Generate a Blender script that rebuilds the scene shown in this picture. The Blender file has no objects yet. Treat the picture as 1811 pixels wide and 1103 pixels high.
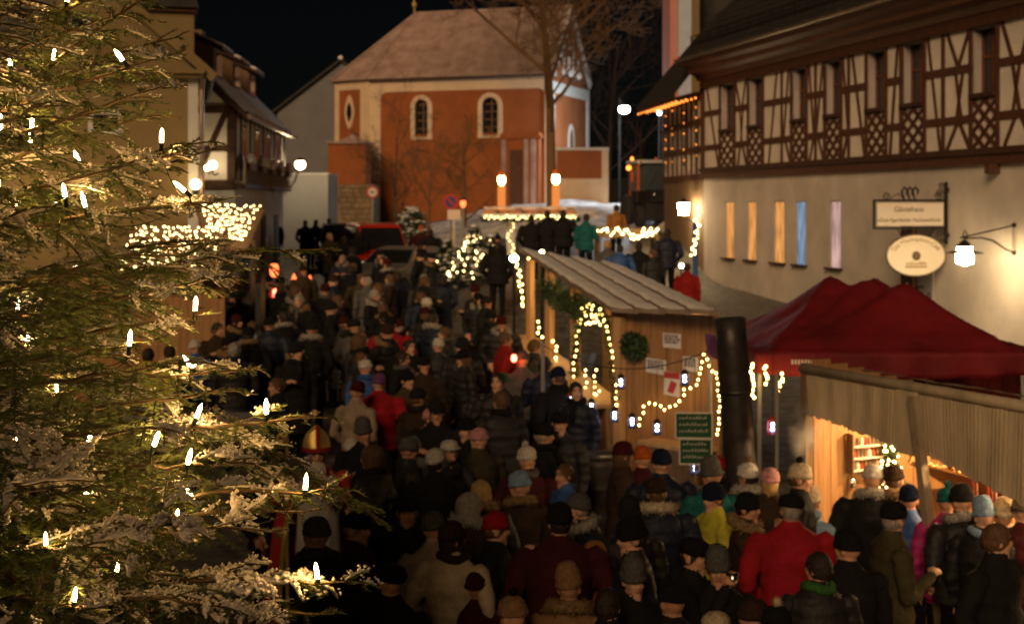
import bpy, bmesh, math, random
import numpy as np
from mathutils import Matrix, Vector, noise as mnoise
from mathutils.kdtree import KDTree
R = math.radians
random.seed(7); rng = np.random.default_rng(7)
SC = bpy.context.scene
COL = SC.collection

# ------------------------------------------------------------------ camera, sky, sun, exposure
F = 2515.0; PX0 = 905.5; HOR = 364.0; CH = 4.0        # focal length in photo pixels, principal column, horizon row, camera height
cam_d = bpy.data.cameras.new('camera'); cam = bpy.data.objects.new('camera', cam_d); COL.objects.link(cam)
cam.location = (0, 0, CH); cam.rotation_euler = (R(90), 0, 0)
cam_d.sensor_width = 36; cam_d.lens = 50; cam_d.shift_y = -187.5 / 1811; cam_d.clip_end = 1000; cam_d.clip_start = .05
cam_d.dof.use_dof = True; cam_d.dof.focus_distance = 4.7; cam_d.dof.aperture_fstop = 4.2; cam_d.dof.aperture_blades = 9
SC.camera = cam
W = bpy.data.worlds.new('World'); SC.world = W; W.use_nodes = True
wn = W.node_tree; bg = wn.nodes['Background']
sky = wn.nodes.new('ShaderNodeTexSky'); sky.sky_type = 'NISHITA'; sky.sun_disc = False
SUN_EL, SUN_AZ = R(24), R(197)                        # light of the lit square comes from behind the camera, a little left
sky.sun_elevation = SUN_EL; sky.sun_rotation = SUN_AZ
wn.links.new(sky.outputs[0], bg.inputs[0]); bg.inputs[1].default_value = 0.0002
sd = bpy.data.lights.new('sun', 'SUN'); sun = bpy.data.objects.new('sun', sd); COL.objects.link(sun)
sd.energy = 1.15; sd.angle = R(24); sd.color = (1.0, 0.64, 0.34)
sdir = Vector((math.sin(SUN_AZ) * math.cos(SUN_EL), math.cos(SUN_AZ) * math.cos(SUN_EL), math.sin(SUN_EL)))
sun.rotation_euler = sdir.to_track_quat('Z', 'Y').to_euler(); sun.location = sdir * 40
SC.view_settings.view_transform = 'Standard'; SC.view_settings.look = 'None'
SC.view_settings.exposure = 1.0; SC.view_settings.gamma = 1.0; SC.view_settings.use_curve_mapping = False
SC.render.engine = 'CYCLES'
cy = SC.cycles
cy.use_denoising = True; cy.denoiser = 'OPENIMAGEDENOISE'; cy.sample_clamp_indirect = 2.5; cy.max_bounces = 5
cy.diffuse_bounces = 3; cy.glossy_bounces = 2; cy.transmission_bounces = 3; cy.transparent_max_bounces = 6; cy.volume_bounces = 0
cy.caustics_reflective = False; cy.caustics_refractive = False; cy.use_light_tree = True

# ------------------------------------------------------------------ helpers
def at(px, py, Y): return Vector(((px - PX0) / F * Y, Y, CH - (py - HOR) / F * Y))
def zpx(py, Y): return CH - (py - HOR) / F * Y
def ss(a, b, x):
    t = min(1, max(0, (x - a) / (b - a))); return t * t * (3 - 2 * t)
def G(x, y):
    g = .05 * min(max(0, y - 14), 62)
    b = ss(30, 38, y) * ss(-5 if y > 50 else -3, 1, x) * (1 - ss(3.6, 5, x) * (1 - ss(44, 50, y)))
    return g + .95 * b

class MB:
    def __init__(s): s.v = []; s.f = []; s.m = []
    def add(s, vs, fs, M=None, mi=0):
        o = len(s.v)
        if M is not None: vs = [M @ Vector(v) for v in vs]
        s.v += [tuple(v) for v in vs]; s.f += [tuple(i + o for i in f) for f in fs]; s.m += [mi] * len(fs); return s
    def box(s, x0, x1, y0, y1, z0, z1, M=None, mi=0):
        vs = [(x0, y0, z0), (x1, y0, z0), (x1, y1, z0), (x0, y1, z0), (x0, y0, z1), (x1, y0, z1), (x1, y1, z1), (x0, y1, z1)]
        return s.add(vs, [(3, 2, 1, 0), (4, 5, 6, 7), (0, 1, 5, 4), (1, 2, 6, 5), (2, 3, 7, 6), (3, 0, 4, 7)], M, mi)
    def prism(s, poly, y0, y1, M=None, mi=0):           # polygon in xz, extruded along y
        n = len(poly); vs = [(x, y0, z) for x, z in poly] + [(x, y1, z) for x, z in poly]
        fs = [tuple(range(n)), tuple(range(2 * n - 1, n - 1, -1))] + [((i + 1) % n, i, i + n, (i + 1) % n + n) for i in range(n)]
        return s.add(vs, fs, M, mi)
    def slab(s, poly, z0, z1, M=None, mi=0):            # polygon in xy, extruded along z
        n = len(poly); vs = [(x, y, z0) for x, y in poly] + [(x, y, z1) for x, y in poly]
        fs = [tuple(range(n - 1, -1, -1)), tuple(range(n, 2 * n))] + [(i, (i + 1) % n, (i + 1) % n + n, i + n) for i in range(n)]
        return s.add(vs, fs, M, mi)
    def tube(s, pts, rad, n=8, M=None, mi=0, cap=True):
        pts = [Vector(p) for p in pts]; k = len(pts)
        if not hasattr(rad, '__len__'): rad = [rad] * k
        vs = []; up = None
        for i, p in enumerate(pts):
            d = (pts[min(i + 1, k - 1)] - pts[max(i - 1, 0)])
            d = d.normalized() if d.length > 1e-9 else Vector((0, 0, 1))
            if up is None: up = Vector((0, 0, 1)) if abs(d.z) < .9 else Vector((0, 1, 0))
            a = d.cross(up)
            if a.length < 1e-4: a = d.cross(Vector((1, 0, .3)))
            a.normalize(); b = a.cross(d); up = b
            for j in range(n):
                t = 2 * math.pi * j / n; vs.append(p + rad[i] * (math.cos(t) * a + math.sin(t) * b))
        fs = [(i * n + j, i * n + (j + 1) % n, (i + 1) * n + (j + 1) % n, (i + 1) * n + j) for i in range(k - 1) for j in range(n)]
        if cap: fs += [tuple(range(n - 1, -1, -1)), tuple(range((k - 1) * n, k * n))]
        return s.add(vs, fs, M, mi)
    def lathe(s, prof, n=16, M=None, mi=0):             # (radius, z) profile round z
        vs = []; fs = []; k = len(prof)
        for r, z in prof:
            for j in range(n):
                t = 2 * math.pi * j / n; vs.append((r * math.cos(t), r * math.sin(t), z))
        for i in range(k - 1):
            for j in range(n): fs.append((i * n + j, i * n + (j + 1) % n, (i + 1) * n + (j + 1) % n, (i + 1) * n + j))
        fs += [tuple(range(n - 1, -1, -1)), tuple(range((k - 1) * n, k * n))]
        return s.add(vs, fs, M, mi)
    def ball(s, c, r, n=10, k=6, M=None, mi=0):
        c = Vector(c); r = (r, r, r) if not hasattr(r, '__len__') else r
        vs = [c + Vector((0, 0, -r[2]))]; fs = []
        for i in range(1, k):
            p = -math.pi / 2 + math.pi * i / k
            for j in range(n):
                t = 2 * math.pi * j / n
                vs.append(c + Vector((r[0] * math.cos(p) * math.cos(t), r[1] * math.cos(p) * math.sin(t), r[2] * math.sin(p))))
        vs.append(c + Vector((0, 0, r[2]))); L = len(vs) - 1
        for j in range(n): fs.append((0, 1 + (j + 1) % n, 1 + j)); fs.append((L, L - n + j, L - n + (j + 1) % n))
        for i in range(k - 2):
            for j in range(n):
                a = 1 + i * n; fs.append((a + j, a + (j + 1) % n, a + n + (j + 1) % n, a + n + j))
        return s.add(vs, fs, M, mi)
    def bar(s, a, b, w, d, up=(0, 0, 1), M=None, mi=0):  # squared bar from a to b, w across, d along 'up'
        a, b, up = Vector(a), Vector(b), Vector(up); t = (b - a).normalized(); x = t.cross(up)
        if x.length < 1e-4: x = t.cross(Vector((1, 0, 0)))
        x.normalize(); y = x.cross(t)
        vs = [p + sx * w / 2 * x + sy * d / 2 * y for p in (a, b) for sx, sy in ((-1, -1), (1, -1), (1, 1), (-1, 1))]
        return s.add(vs, [(3, 2, 1, 0), (4, 5, 6, 7), (0, 1, 5, 4), (1, 2, 6, 5), (2, 3, 7, 6), (3, 0, 4, 7)], M, mi)
    def grid(s, fn, nu, nv, M=None, mi=0):
        vs = [fn(i / nu, j / nv) for j in range(nv + 1) for i in range(nu + 1)]
        fs = [(j * (nu + 1) + i, j * (nu + 1) + i + 1, (j + 1) * (nu + 1) + i + 1, (j + 1) * (nu + 1) + i) for j in range(nv) for i in range(nu)]
        return s.add(vs, fs, M, mi)
    def mesh(s, name, smooth=False):
        me = bpy.data.meshes.new(name); me.from_pydata(s.v, [], s.f); me.validate()
        if any(s.m): me.polygons.foreach_set('material_index', s.m[:len(me.polygons)])
        bm = bmesh.new(); bm.from_mesh(me); bmesh.ops.recalc_face_normals(bm, faces=bm.faces); bm.to_mesh(me); bm.free()
        if smooth: me.polygons.foreach_set('use_smooth', [True] * len(me.polygons))
        return me

def link(name, me, mats, parent=None, M=None):
    o = bpy.data.objects.new(name, me); COL.objects.link(o)
    if mats is not None:
        for m in (mats if isinstance(mats, (list, tuple)) else [mats]):
            me.materials.append(MAT[m] if isinstance(m, str) else m)
    if parent is not None: o.parent = parent
    if M is not None: o.matrix_local = M
    return o
def obj(name, mb, mats, parent=None, smooth=False, M=None): return link(name, mb.mesh(name, smooth), mats, parent, M)
def inst(name, me, parent=None, M=None): return link(name, me, None, parent, M)
def tag(o, label, cat, group=None):
    o['label'] = label; o['category'] = cat
    if group: o['group'] = group
    return o
def thing(name, label, cat, loc=(0, 0, 0), rz=0, group=None):
    o = bpy.data.objects.new(name, None); COL.objects.link(o); o.location = loc; o.rotation_euler = (0, 0, rz); o.empty_display_size = .2
    return tag(o, label, cat, group)
def struct(o, label=None):
    o['kind'] = 'structure'
    if label: o['label'] = label
    return o
def stuff(o): o['kind'] = 'stuff'; return o
def XF(loc=(0, 0, 0), rx=0, ry=0, rz=0, s=1):
    sc = Matrix.Diagonal((s, s, s, 1)) if not hasattr(s, '__len__') else Matrix.Diagonal((*s, 1))
    return Matrix.Translation(loc) @ Matrix.Rotation(rz, 4, 'Z') @ Matrix.Rotation(ry, 4, 'Y') @ Matrix.Rotation(rx, 4, 'X') @ sc

# ------------------------------------------------------------------ materials
MAT = {}
def mat(name, col, rough=.75, var=.22, scale=6, bump=0, bscale=40, metal=0, spec=.3, stretch=None, emit=None, es=0, kind='noise', col2=None, sub=0, trans=0):
    m = bpy.data.materials.new(name); m.use_nodes = True; nt = m.node_tree; N = nt.nodes; L = nt.links
    b = N['Principled BSDF']; b.inputs['Roughness'].default_value = rough; b.inputs['Metallic'].default_value = metal
    b.inputs['Specular IOR Level'].default_value = spec
    tc = N.new('ShaderNodeTexCoord'); mp = N.new('ShaderNodeMapping'); L.new(tc.outputs['Object'], mp.inputs[0])
    if stretch: mp.inputs['Scale'].default_value = stretch
    if kind == 'noise':
        n = N.new('ShaderNodeTexNoise'); n.inputs['Scale'].default_value = scale; n.inputs['Detail'].default_value = 6; n.inputs['Roughness'].default_value = .6
        fac = n.outputs['Fac']
    elif kind == 'voronoi':
        n = N.new('ShaderNodeTexVoronoi'); n.inputs['Scale'].default_value = scale; fac = n.outputs['Distance']
    elif kind == 'wave':
        n = N.new('ShaderNodeTexWave'); n.inputs['Scale'].default_value = scale; n.inputs['Distortion'].default_value = 6; n.inputs['Detail'].default_value = 3; fac = n.outputs['Fac']
    L.new(mp.outputs[0], n.inputs['Vector'])
    r = N.new('ShaderNodeValToRGB'); L.new(fac, r.inputs[0])
    c1 = [max(0, c * (1 - var)) for c in col]; c2 = [min(1, c * (1 + var)) for c in (col2 or col)]
    r.color_ramp.elements[0].position = .3; r.color_ramp.elements[1].position = .7
    r.color_ramp.elements[0].color = (*c1, 1); r.color_ramp.elements[1].color = (*c2, 1)
    L.new(r.outputs[0], b.inputs['Base Color'])
    if bump:
        n2 = N.new('ShaderNodeTexNoise'); n2.inputs['Scale'].default_value = bscale; n2.inputs['Detail'].default_value = 5; L.new(mp.outputs[0], n2.inputs['Vector'])
        bp = N.new('ShaderNodeBump'); bp.inputs['Strength'].default_value = bump; bp.inputs['Distance'].default_value = .02
        L.new(n2.outputs['Fac'], bp.inputs['Height']); L.new(bp.outputs[0], b.inputs['Normal'])
    if emit: b.inputs['Emission Color'].default_value = (*emit, 1); b.inputs['Emission Strength'].default_value = es
    if sub: b.inputs['Subsurface Weight'].default_value = sub; b.inputs['Subsurface Radius'].default_value = (.05, .03, .02)
    if trans: b.inputs['Transmission Weight'].default_value = trans
    MAT[name] = m; return m
def glow(name, col, s, sample=True):
    m = bpy.data.materials.new(name); m.use_nodes = True; nt = m.node_tree; nt.nodes.clear()
    e = nt.nodes.new('ShaderNodeEmission'); o = nt.nodes.new('ShaderNodeOutputMaterial'); e.inputs[0].default_value = (*col, 1); e.inputs[1].default_value = s
    nt.links.new(e.outputs[0], o.inputs[0])
    m.cycles.emission_sampling = 'FRONT' if sample else 'NONE'
    MAT[name] = m; return m

mat('cobble', (.045, .04, .034), .6, .5, 5, .6, 9, kind='noise', col2=(.11, .10, .09))
mat('snow', (.72, .71, .70), .8, .14, 3, .35, 22, sub=.0)
mat('tree_snow', (.74, .69, .61), .9, .15, 30, .8, 160)
mat('trodden_snow', (.28, .26, .25), .8, .4, 2.2, .5, 12, col2=(.58, .56, .54))
mat('hill_dark', (.012, .013, .015), .95, .4, .4, .3, 2)
mat('timber', (.075, .030, .016), .7, .4, 6, .3, 30, stretch=(3, 3, .6))
mat('timber_dark', (.05, .022, .013), .7, .4, 6, .3, 30)
mat('cornice_wood', (.135, .052, .022), .5, .35, 3, .2, 20, stretch=(.4, 3, 3))
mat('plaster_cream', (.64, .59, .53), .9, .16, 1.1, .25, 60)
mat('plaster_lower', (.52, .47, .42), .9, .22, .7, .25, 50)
mat('reveal_grey', (.33, .30, .30), .8, .1, 3)
mat('roof_dark', (.022, .02, .018), .7, .5, 4, .5, 16)
mat('slate', (.03, .027, .025), .7, .3, 5)
mat('gutter_metal', (.20, .15, .11), .35, .3, 5, metal=.7)
mat('glass_dark', (.012, .013, .016), .08, .2, 3, spec=.6)
mat('iron', (.03, .027, .025), .5, .3, 20, metal=.6)
mat('sign_white', (.62, .56, .48), .5, .05, 4)
mat('sign_cream', (.72, .66, .54), .5, .05, 4)
mat('lettering', (.09, .06, .04), .6, .1)
mat('lettering_gold', (.30, .21, .10), .6, .1)
mat('church_orange', (.25, .078, .023), .9, .16, .9, .2, 30)
mat('church_white', (.56, .42, .28), .9, .10, 1.3, .2, 30)
mat('church_roof', (.26, .17, .145), .85, .16, 1.4, .4, 18, col2=(.34, .25, .22))
mat('stone_wall', (.16, .11, .06), .9, .45, 3.2, .8, 7, kind='voronoi')
mat('mortar', (.10, .075, .045), .95, .2, 9)
mat('stone_block', (.19, .135, .075), .9, .4, 2.5, .5, 14)
mat('yellow_wall', (.17, .125, .058), .9, .1, 1.2, .2, 40)
mat('grey_wall', (.15, .15, .16), .9, .12, 1, .2, 40)
mat('white_wall', (.42, .42, .42), .9, .08, 1.2, .2, 40)
mat('pink_wall', (.48, .22, .18), .9, .08, 2)
mat('blue_white_wall', (.40, .46, .60), .9, .08, 2)
mat('plank_wood', (.31, .165, .068), .65, .28, 4, .2, 24, stretch=(6, 6, .5))
mat('plank_pale', (.47, .29, .13), .65, .25, 4, .2, 24, stretch=(6, 6, .5))
mat('old_wood', (.16, .10, .055), .8, .3, 5, .3, 24, stretch=(4, 4, .6))
mat('grey_wood', (.26, .20, .14), .8, .3, 5, .3, 24)
mat('paper', (.62, .58, .54), .8, .08, 6)
mat('paper_print', (.16, .13, .12), .8, .2, 20)
mat('red_print', (.42, .05, .05), .7, .1)
mat('tent_red', (.125, .005, .009), .7, .45, 1.3, .6, 7)
mat('cloth_purple', (.34, .03, .30), .7, .2, 5)
mat('burlap', (.47, .38, .26), .95, .28, 1.6, .5, 40, stretch=(3, 3, .8))
mat('pipe_steel', (.055, .05, .048), .45, .5, 4, .2, 16, metal=.6)
mat('barrel_steel', (.06, .05, .045), .5, .4, 5, .2, 16, metal=.4)
mat('board_green', (.008, .055, .022), .55, .2, 3)
mat('chalk', (.45, .45, .42), .9, .2, 30)
mat('frame_white', (.55, .52, .46), .6, .1)
mat('car_red', (.42, .022, .012), .25, .08, 2, spec=.5)
mat('car_dark', (.02, .022, .025), .25, .1, 2, spec=.5)
mat('car_silver', (.22, .22, .225), .3, .08, 2, metal=.5)
mat('tyre', (.02, .02, .02), .85, .2)
mat('chrome', (.6, .6, .6), .2, .05, metal=1)
mat('orange_paint', (.60, .11, .01), .4, .1, 3)
mat('machine_dark', (.014, .014, .014), .6, .3)
mat('cab_glass', (.10, .13, .14), .1, .2, 2, spec=.6)
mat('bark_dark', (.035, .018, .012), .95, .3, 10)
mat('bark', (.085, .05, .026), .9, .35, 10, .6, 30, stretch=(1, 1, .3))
mat('bark_lit', (.15, .085, .035), .9, .3, 10, .5, 30)  # lighter copy of the bark, warm lamplight put into its colour
mat('needles', (.045, .070, .016), .5, .45, 3.5, spec=.4, col2=(.095, .125, .030))
mat('fir_bark', (.10, .065, .03), .9, .3, 12)
mat('cable', (.012, .018, .010), .5, .1)
mat('socket', (.01, .02, .01), .4, .1)
mat('leaf_green', (.03, .055, .02), .7, .4, 5)
mat('bush_snowy', (.12, .12, .10), .9, .9, 4)
mat('sign_red', (.45, .03, .03), .5, .05)
mat('sign_blue', (.05, .05, .16), .5, .05)
mat('pole_grey', (.30, .29, .27), .5, .1, 6, metal=.3)
mat('white_cloth', (.20, .195, .19), .8, .08, 3)
mat('gold', (.60, .42, .12), .4, .2, 8, metal=.5)
mat('beard', (.62, .58, .50), .9, .15, 30, .6, 60)
mat('robe_red', (.33, .02, .015), .7, .15, 4)
mat('ceramic', (.62, .56, .46), .4, .06)
mat('candle_wood', (.60, .28, .11), .6, .15, 3)
mat('lantern_glass', (.25, .3, .4), .1, .1, trans=.6)
mat('food_brown', (.36, .16, .05), .45, .5, 18, .6, 30, spec=.6, col2=(.6, .36, .14))
mat('heart_red', (.30, .04, .02), .6, .3, 6)
mat('candy_pink', (.65, .32, .26), .6, .2, 20)
SKINS = []
for i, c in enumerate([(.50, .27, .17), (.56, .32, .21), (.44, .23, .14)]):
    SKINS.append(mat('skin_%d' % i, c, .55, .10, 8, spec=.35).name)
CO = dict(black=(.010, .010, .011), charcoal=(.015, .015, .016), navy=(.009, .013, .032), maroon=(.045, .008, .009), brown=(.034, .020, .012), olive=(.048, .040, .020),
          grey=(.085, .082, .08), beige=(.26, .20, .145), cream=(.46, .37, .26), red=(.27, .010, .018), darkred=(.20, .010, .010), teal=(.012, .10, .105), yellow=(.40, .37, .04), blue=(.03, .085, .27),
          lightblue=(.20, .30, .42), tan=(.24, .14, .07), magenta=(.34, .02, .14), orange=(.42, .09, .02), green=(.04, .12, .03), white=(.48, .45, .41), pink=(.45, .22, .24),
          rust=(.30, .13, .035), purple=(.13, .05, .15), denim=(.025, .035, .06), jet=(.006, .006, .006))
for k, c in CO.items():
    m = mat('cloth_' + k, c, .85, .25, 7, .5, 26, spec=.15)
    if k in ('navy', 'cream', 'charcoal', 'blue', 'lightblue', 'magenta'):     # quilted, slightly shiny jackets
        nt = m.node_tree; b = nt.nodes['Principled BSDF']; b.inputs['Roughness'].default_value = .6; b.inputs['Specular IOR Level'].default_value = .3
        wv = nt.nodes.new('ShaderNodeTexWave'); wv.bands_direction = 'Z'; wv.inputs['Scale'].default_value = 3.4; wv.inputs['Distortion'].default_value = 1.6; wv.inputs['Detail Scale'].default_value = 2.5
        tc = [n for n in nt.nodes if n.type == 'TEX_COORD'][0]; nt.links.new(tc.outputs['Object'], wv.inputs['Vector']); bp = nt.nodes.new('ShaderNodeBump'); bp.inputs['Strength'].default_value = .22; bp.inputs['Distance'].default_value = .03
        old = [n for n in nt.nodes if n.type == 'BUMP' and n != bp][0]; nt.links.new(old.outputs[0], bp.inputs['Normal']); nt.links.new(wv.outputs['Fac'], bp.inputs['Height']); nt.links.new(bp.outputs[0], b.inputs['Normal'])
for k in ('blue', 'black', 'grey', 'white', 'maroon', 'navy', 'pink', 'lightblue', 'cream', 'red', 'brown', 'charcoal', 'teal', 'green', 'orange', 'tan', 'purple', 'rust'):
    m = mat('knit_' + k, CO[k], .95, .35, 40, 1.0, 55, spec=.1)
for k, c in dict(dark=(.02, .012, .008), brown=(.09, .045, .018), blond=(.38, .24, .09), grey=(.25, .23, .20)).items():
    mat('hair_' + k, c, .6, .4, 30, .7, 60, spec=.4)
mat('fur_tan', (.20, .13, .065), .95, .5, 30, 1.0, 50); mat('fur_grey', (.28, .26, .23), .95, .5, 30, 1.0, 50); mat('fur_cream', (.5, .42, .30), .95, .4, 30, 1.0, 50)
mat('eye_dark', (.02, .012, .01), .4, .1); mat('lip', (.30, .09, .07), .6, .1)
glow('candle_glow', (1.0, .55, .18), 165)
glow('bulb_warm', (1.0, .58, .15), 9)
glow('bulb_net', (1.0, .64, .24), 7)
glow('bulb_orange', (1.0, .27, .04), 2.2)
glow('lamp_warm', (1.0, .74, .40), 26)
glow('lamp_warm_soft', (1.0, .72, .38), 64)
glow('lamp_inside', (1.0, .62, .24), 150)
glow('lamp_white', (.80, .90, 1.0), 600)
glow('lamp_gold', (1.0, .66, .28), 24)
glow('lamp_street', (1.0, .74, .42), 70)
glow('shaft_lamplight', (1.0, .30, .06), .45)  # faint orange emission put in for lamplight falling on the wooden shaft
glow('candle_red', (1.0, .30, .07), 36)
glow('led_white', (.62, .74, 1.0), 26)
glow('led_halo', (.16, .30, 1.0), 2.2)
glow('red_lamp', (1.0, .08, .04), 12)
for nm_, c_, s_ in (('win_warm', (1.0, .42, .11), .44), ('win_blue', (.42, .60, .82), .26), ('win_pink', (.86, .52, .46), .36)):
    m_ = glow(nm_, c_, s_); nt_ = m_.node_tree; n_ = nt_.nodes.new('ShaderNodeTexNoise'); n_.inputs['Scale'].default_value = 2.2; n_.inputs['Detail'].default_value = 3      # lit curtains
    mp_ = nt_.nodes.new('ShaderNodeMapping'); tc_ = nt_.nodes.new('ShaderNodeTexCoord'); mp_.inputs['Scale'].default_value = (5, 1, .6); nt_.links.new(tc_.outputs['Object'], mp_.inputs[0]); nt_.links.new(mp_.outputs[0], n_.inputs['Vector'])
    r_ = nt_.nodes.new('ShaderNodeMapRange'); r_.inputs[1].default_value = .3; r_.inputs[2].default_value = .7; r_.inputs[3].default_value = s_ * .35; r_.inputs[4].default_value = s_ * 1.35
    nt_.links.new(n_.outputs['Fac'], r_.inputs[0]); nt_.links.new([n for n in nt_.nodes if n.type == 'EMISSION'][0].inputs[1], r_.outputs[0])
glow('fire', (1.0, .13, .035), 2.2)
# ------------------------------------------------------------------ ground
def ground_part():
    xs = list(np.linspace(-400, -30, 8)) + list(np.linspace(-26, 26, 60)) + list(np.linspace(30, 400, 8))
    ys = list(np.linspace(-60, -2, 5)) + list(np.linspace(0, 84, 85)) + list(np.linspace(90, 500, 10))
    mb = MB(); nx = len(xs)
    vs = [(x, y, G(x, y) + (.03 * mnoise.noise((x * .7, y * .7, 0)) if 0 <= y <= 84 else 0)) for y in ys for x in xs]
    fs = [(j * nx + i, j * nx + i + 1, (j + 1) * nx + i + 1, (j + 1) * nx + i) for j in range(len(ys) - 1) for i in range(nx - 1)]
    mb.add(vs, fs); o = obj('ground', mb, 'cobble', smooth=True); struct(o, 'dark trodden cobbled market square rising towards the church')
    # snow cover lying below the church
    mb = MB()
    def sn(u, v):
        x = -7 + 17 * u; y = 52 + 24 * v
        e = min(u, 1 - u, v, 1 - v) * 8
        h = .10 * min(1, e) + (.55 * ss(0, .5, u) * ss(0, .3, v) * (1 - ss(.75, 1, v)) * (.55 + .9 * max(0, mnoise.noise((x * .45, y * .45, 3)))))
        h += .06 * mnoise.noise((x * 1.6, y * 1.6, 1))
        if 4.0 < x < 6 and y < 60: h *= .3
        return (x, y, G(x, y) - .08 + h)
    mb.grid(sn, 60, 50); o = obj('snow_slope', mb, 'trodden_snow', smooth=True); struct(o, 'grey trodden snow on the slope below the church')
    # dark hill far behind
    mb = MB()
    def hl(u, v):
        x = -130 + 300 * u; y = 112 + 90 * v
        return (x, y, 2 + 9 * math.sin(math.pi * v * .5) * (.45 + .8 * ss(.35, .8, u)) + 1.2 * mnoise.noise((x * .05, y * .05, 2)))
    mb.grid(hl, 60, 12); struct(obj('hill', mb, 'hill_dark', smooth=True), 'dark wooded hill behind the church')
ground_part()

# ------------------------------------------------------------------ the half-timbered guest house
FX, FS = 16.9, .2326
def fY(px): return FX / ((px - PX0) / F + FS)
def fu(px): return (46 - fY(px)) / .9744
UX = Vector((.2266, -.974, 0)).normalized()
def guest_house():
    th = thing('guest_house', 'half-timbered guest house with cream infill above a pale rendered ground floor', 'house', (FX - FS * 46, 46, 0), math.atan2(UX.y, UX.x))
    UE = 27.0
    # ground floor wall pieces round the slit windows
    slits = [(1282, 1298), (1321, 1337), (1368, 1387), (1407, 1425), (1467, 1487)]
    us = [(fu(a), fu(b)) for a, b in slits]; z0, z1, zt = 2.4, 4.14, 4.86
    mb = MB(); p = 0.0
    for a, b in us + [(UE, UE)]: mb.box(p, a, 0, .4, 0, zt); p = b
    for a, b in us: mb.box(a, b, 0, .4, 0, z0); mb.box(a, b, 0, .4, z1, zt)
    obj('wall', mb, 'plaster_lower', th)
    for i, (a, b) in enumerate(us):
        w = MB(); w.box(a + .002, b - .002, .05, .33, z0 + .002, z1 - .002)
        o = obj('window', w, ['win_warm', 'win_warm', 'win_warm', 'win_blue', 'win_pink'][i], th)
        obj('sill', MB().box(a - .12, b + .12, -.12, .05, z0 - .05, z0 + .0), 'timber_dark', o)
        obj('frame', MB().box(a + .003, a + .035, .01, .049, z0 + .002, z1 - .002).box(b - .035, b - .003, .01, .049, z0 + .002, z1 - .002).box(a + .036, b - .036, .01, .049, z1 - .04, z1 - .002), 'reveal_grey', o)
    obj('jetty_beam', MB().box(-.05, UE, -.10, .35, 4.86, 5.22), 'timber', th)
    obj('jetty_moulding', MB().box(-.05, UE, -.16, -.102, 5.08, 5.20), 'timber_dark', th)
    for u in (fu(1765), 22.5): obj('beam_end', MB().box(u - .09, u + .09, -.26, .1, 4.66, 4.857), 'timber', th)
    zb, zr1, zr2, ztop = 5.22, 5.86, 6.95, 7.78
    def beam(a, b, w=.15, nm='beam', d=.05, y=0):
        obj(nm, MB().bar((a[0], y - d / 2 + .02, a[1]), (b[0], y - d / 2 + .02, b[1]), w, d, up=(0, 1, 0)), 'timber', th)
    wins = [(1275, 1299), (1325, 1349), (1402, 1426), (1461, 1487), (1535, 1566), (1597, 1634), (1721, 1763)]
    wu = [(fu(a), fu(b)) for a, b in wins]
    u = wu[-1][1]
    while u < UE - 3: wu.append((u + 1.55, u + 2.6)); u += 2.6
    bays = []; p = .0
    for a, b in wu: bays.append((p, a)); p = b
    bays.append((p, UE))
    mids = {2: .66, 3: .5, 4: .32, 6: .42}
    for i, (a, b) in enumerate(bays):
        obj('infill_panel', MB().box(a, b, 0, .3, zb, ztop), 'plaster_cream', th)
        beam((a, zr1), (b, zr1), .17, 'rail', .055); beam((a, zr2), (b, zr2), .17, 'rail', .055)
        beam((a + .06, zb), (a + .06, ztop), .12, 'post', .06); beam((b - .06, zb), (b - .06, ztop), .12, 'post', .06)
        w = b - a; P = lambda f, z: (a + w * f, z)
        T, B = ztop, zb
        if i in mids: beam(P(mids[i], B), P(mids[i], T), .13, 'post', .052)
        if i == 0: L = [((.22, T), (.9, B))]
        elif i == 1: L = [((.12, T), (.42, zr2)), ((.82, T), (.55, zr2)), ((.4, zr2), (.56, zr1)), ((.62, zr2), (.44, zr1)), ((.42, zr1), (.25, B)), ((.55, zr1), (.85, B))]
        elif i == 2: L = [((.52, T), (.2, B)), ((.9, T), (.74, zr1)), ((.74, zr1), (.95, B))]
        elif i == 3: L = [((.15, T), (.42, zr1)), ((.88, T), (.55, zr1)), ((.4, zr1), (.2, B)), ((.6, zr1), (.88, B))]
        elif i == 4: L = [((.08, T), (.28, zr1)), ((.45, T), (.9, B)), ((.26, zr1), (.12, B))]
        elif i == 5: L = [((.75, T), (.3, B))]
        elif i == 6: L = [((.12, T), (.36, B)), ((.5, T), (.72, zr2)), ((.92, T), (.72, zr2)), ((.66, zr2), (.78, zr1)), ((.80, zr2), (.66, zr1)), ((.72, zr1), (.52, B)), ((.72, zr1), (.92, B))]
        else: L = [((.15, T), (.4, zr2)), ((.85, T), (.58, zr2)), ((.4, zr2), (.58, zr1)), ((.58, zr2), (.4, zr1)), ((.45, zr1), (.22, B)), ((.55, zr1), (.85, B))]
        for (f0, q0), (f1, q1) in L: beam(P(f0 + random.uniform(-.03, .03), q0), P(f1 + random.uniform(-.03, .03), q1), random.uniform(.09, .115), 'brace', .045)
    zs = 6.38
    for a, b in wu:
        obj('window_parapet', MB().box(a, b, .02, .3, zb, zs - .12), 'plaster_cream', th)
        n = 3; h = (zs - .14 - zb) / n; w = b - a
        la = MB()
        for k in range(n):
            for s0 in (0, .5):
                for (x0, x1) in ((s0, s0 + .5), (s0 + .5, s0)):
                    q = zb + k * h; la.bar((a + w * x0, .0, q), (a + w * x1, .0, q + h), .075, .05, up=(0, 1, 0))
        obj('lattice', la, 'timber', th)
        rv = MB().box(a, a + .03, .02, .26, zs, ztop).box(b - .03, b, .02, .26, zs, ztop).box(a + .03, b - .03, .02, .26, ztop - .03, ztop)
        wd = obj('window', rv, 'reveal_grey', th)
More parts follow.
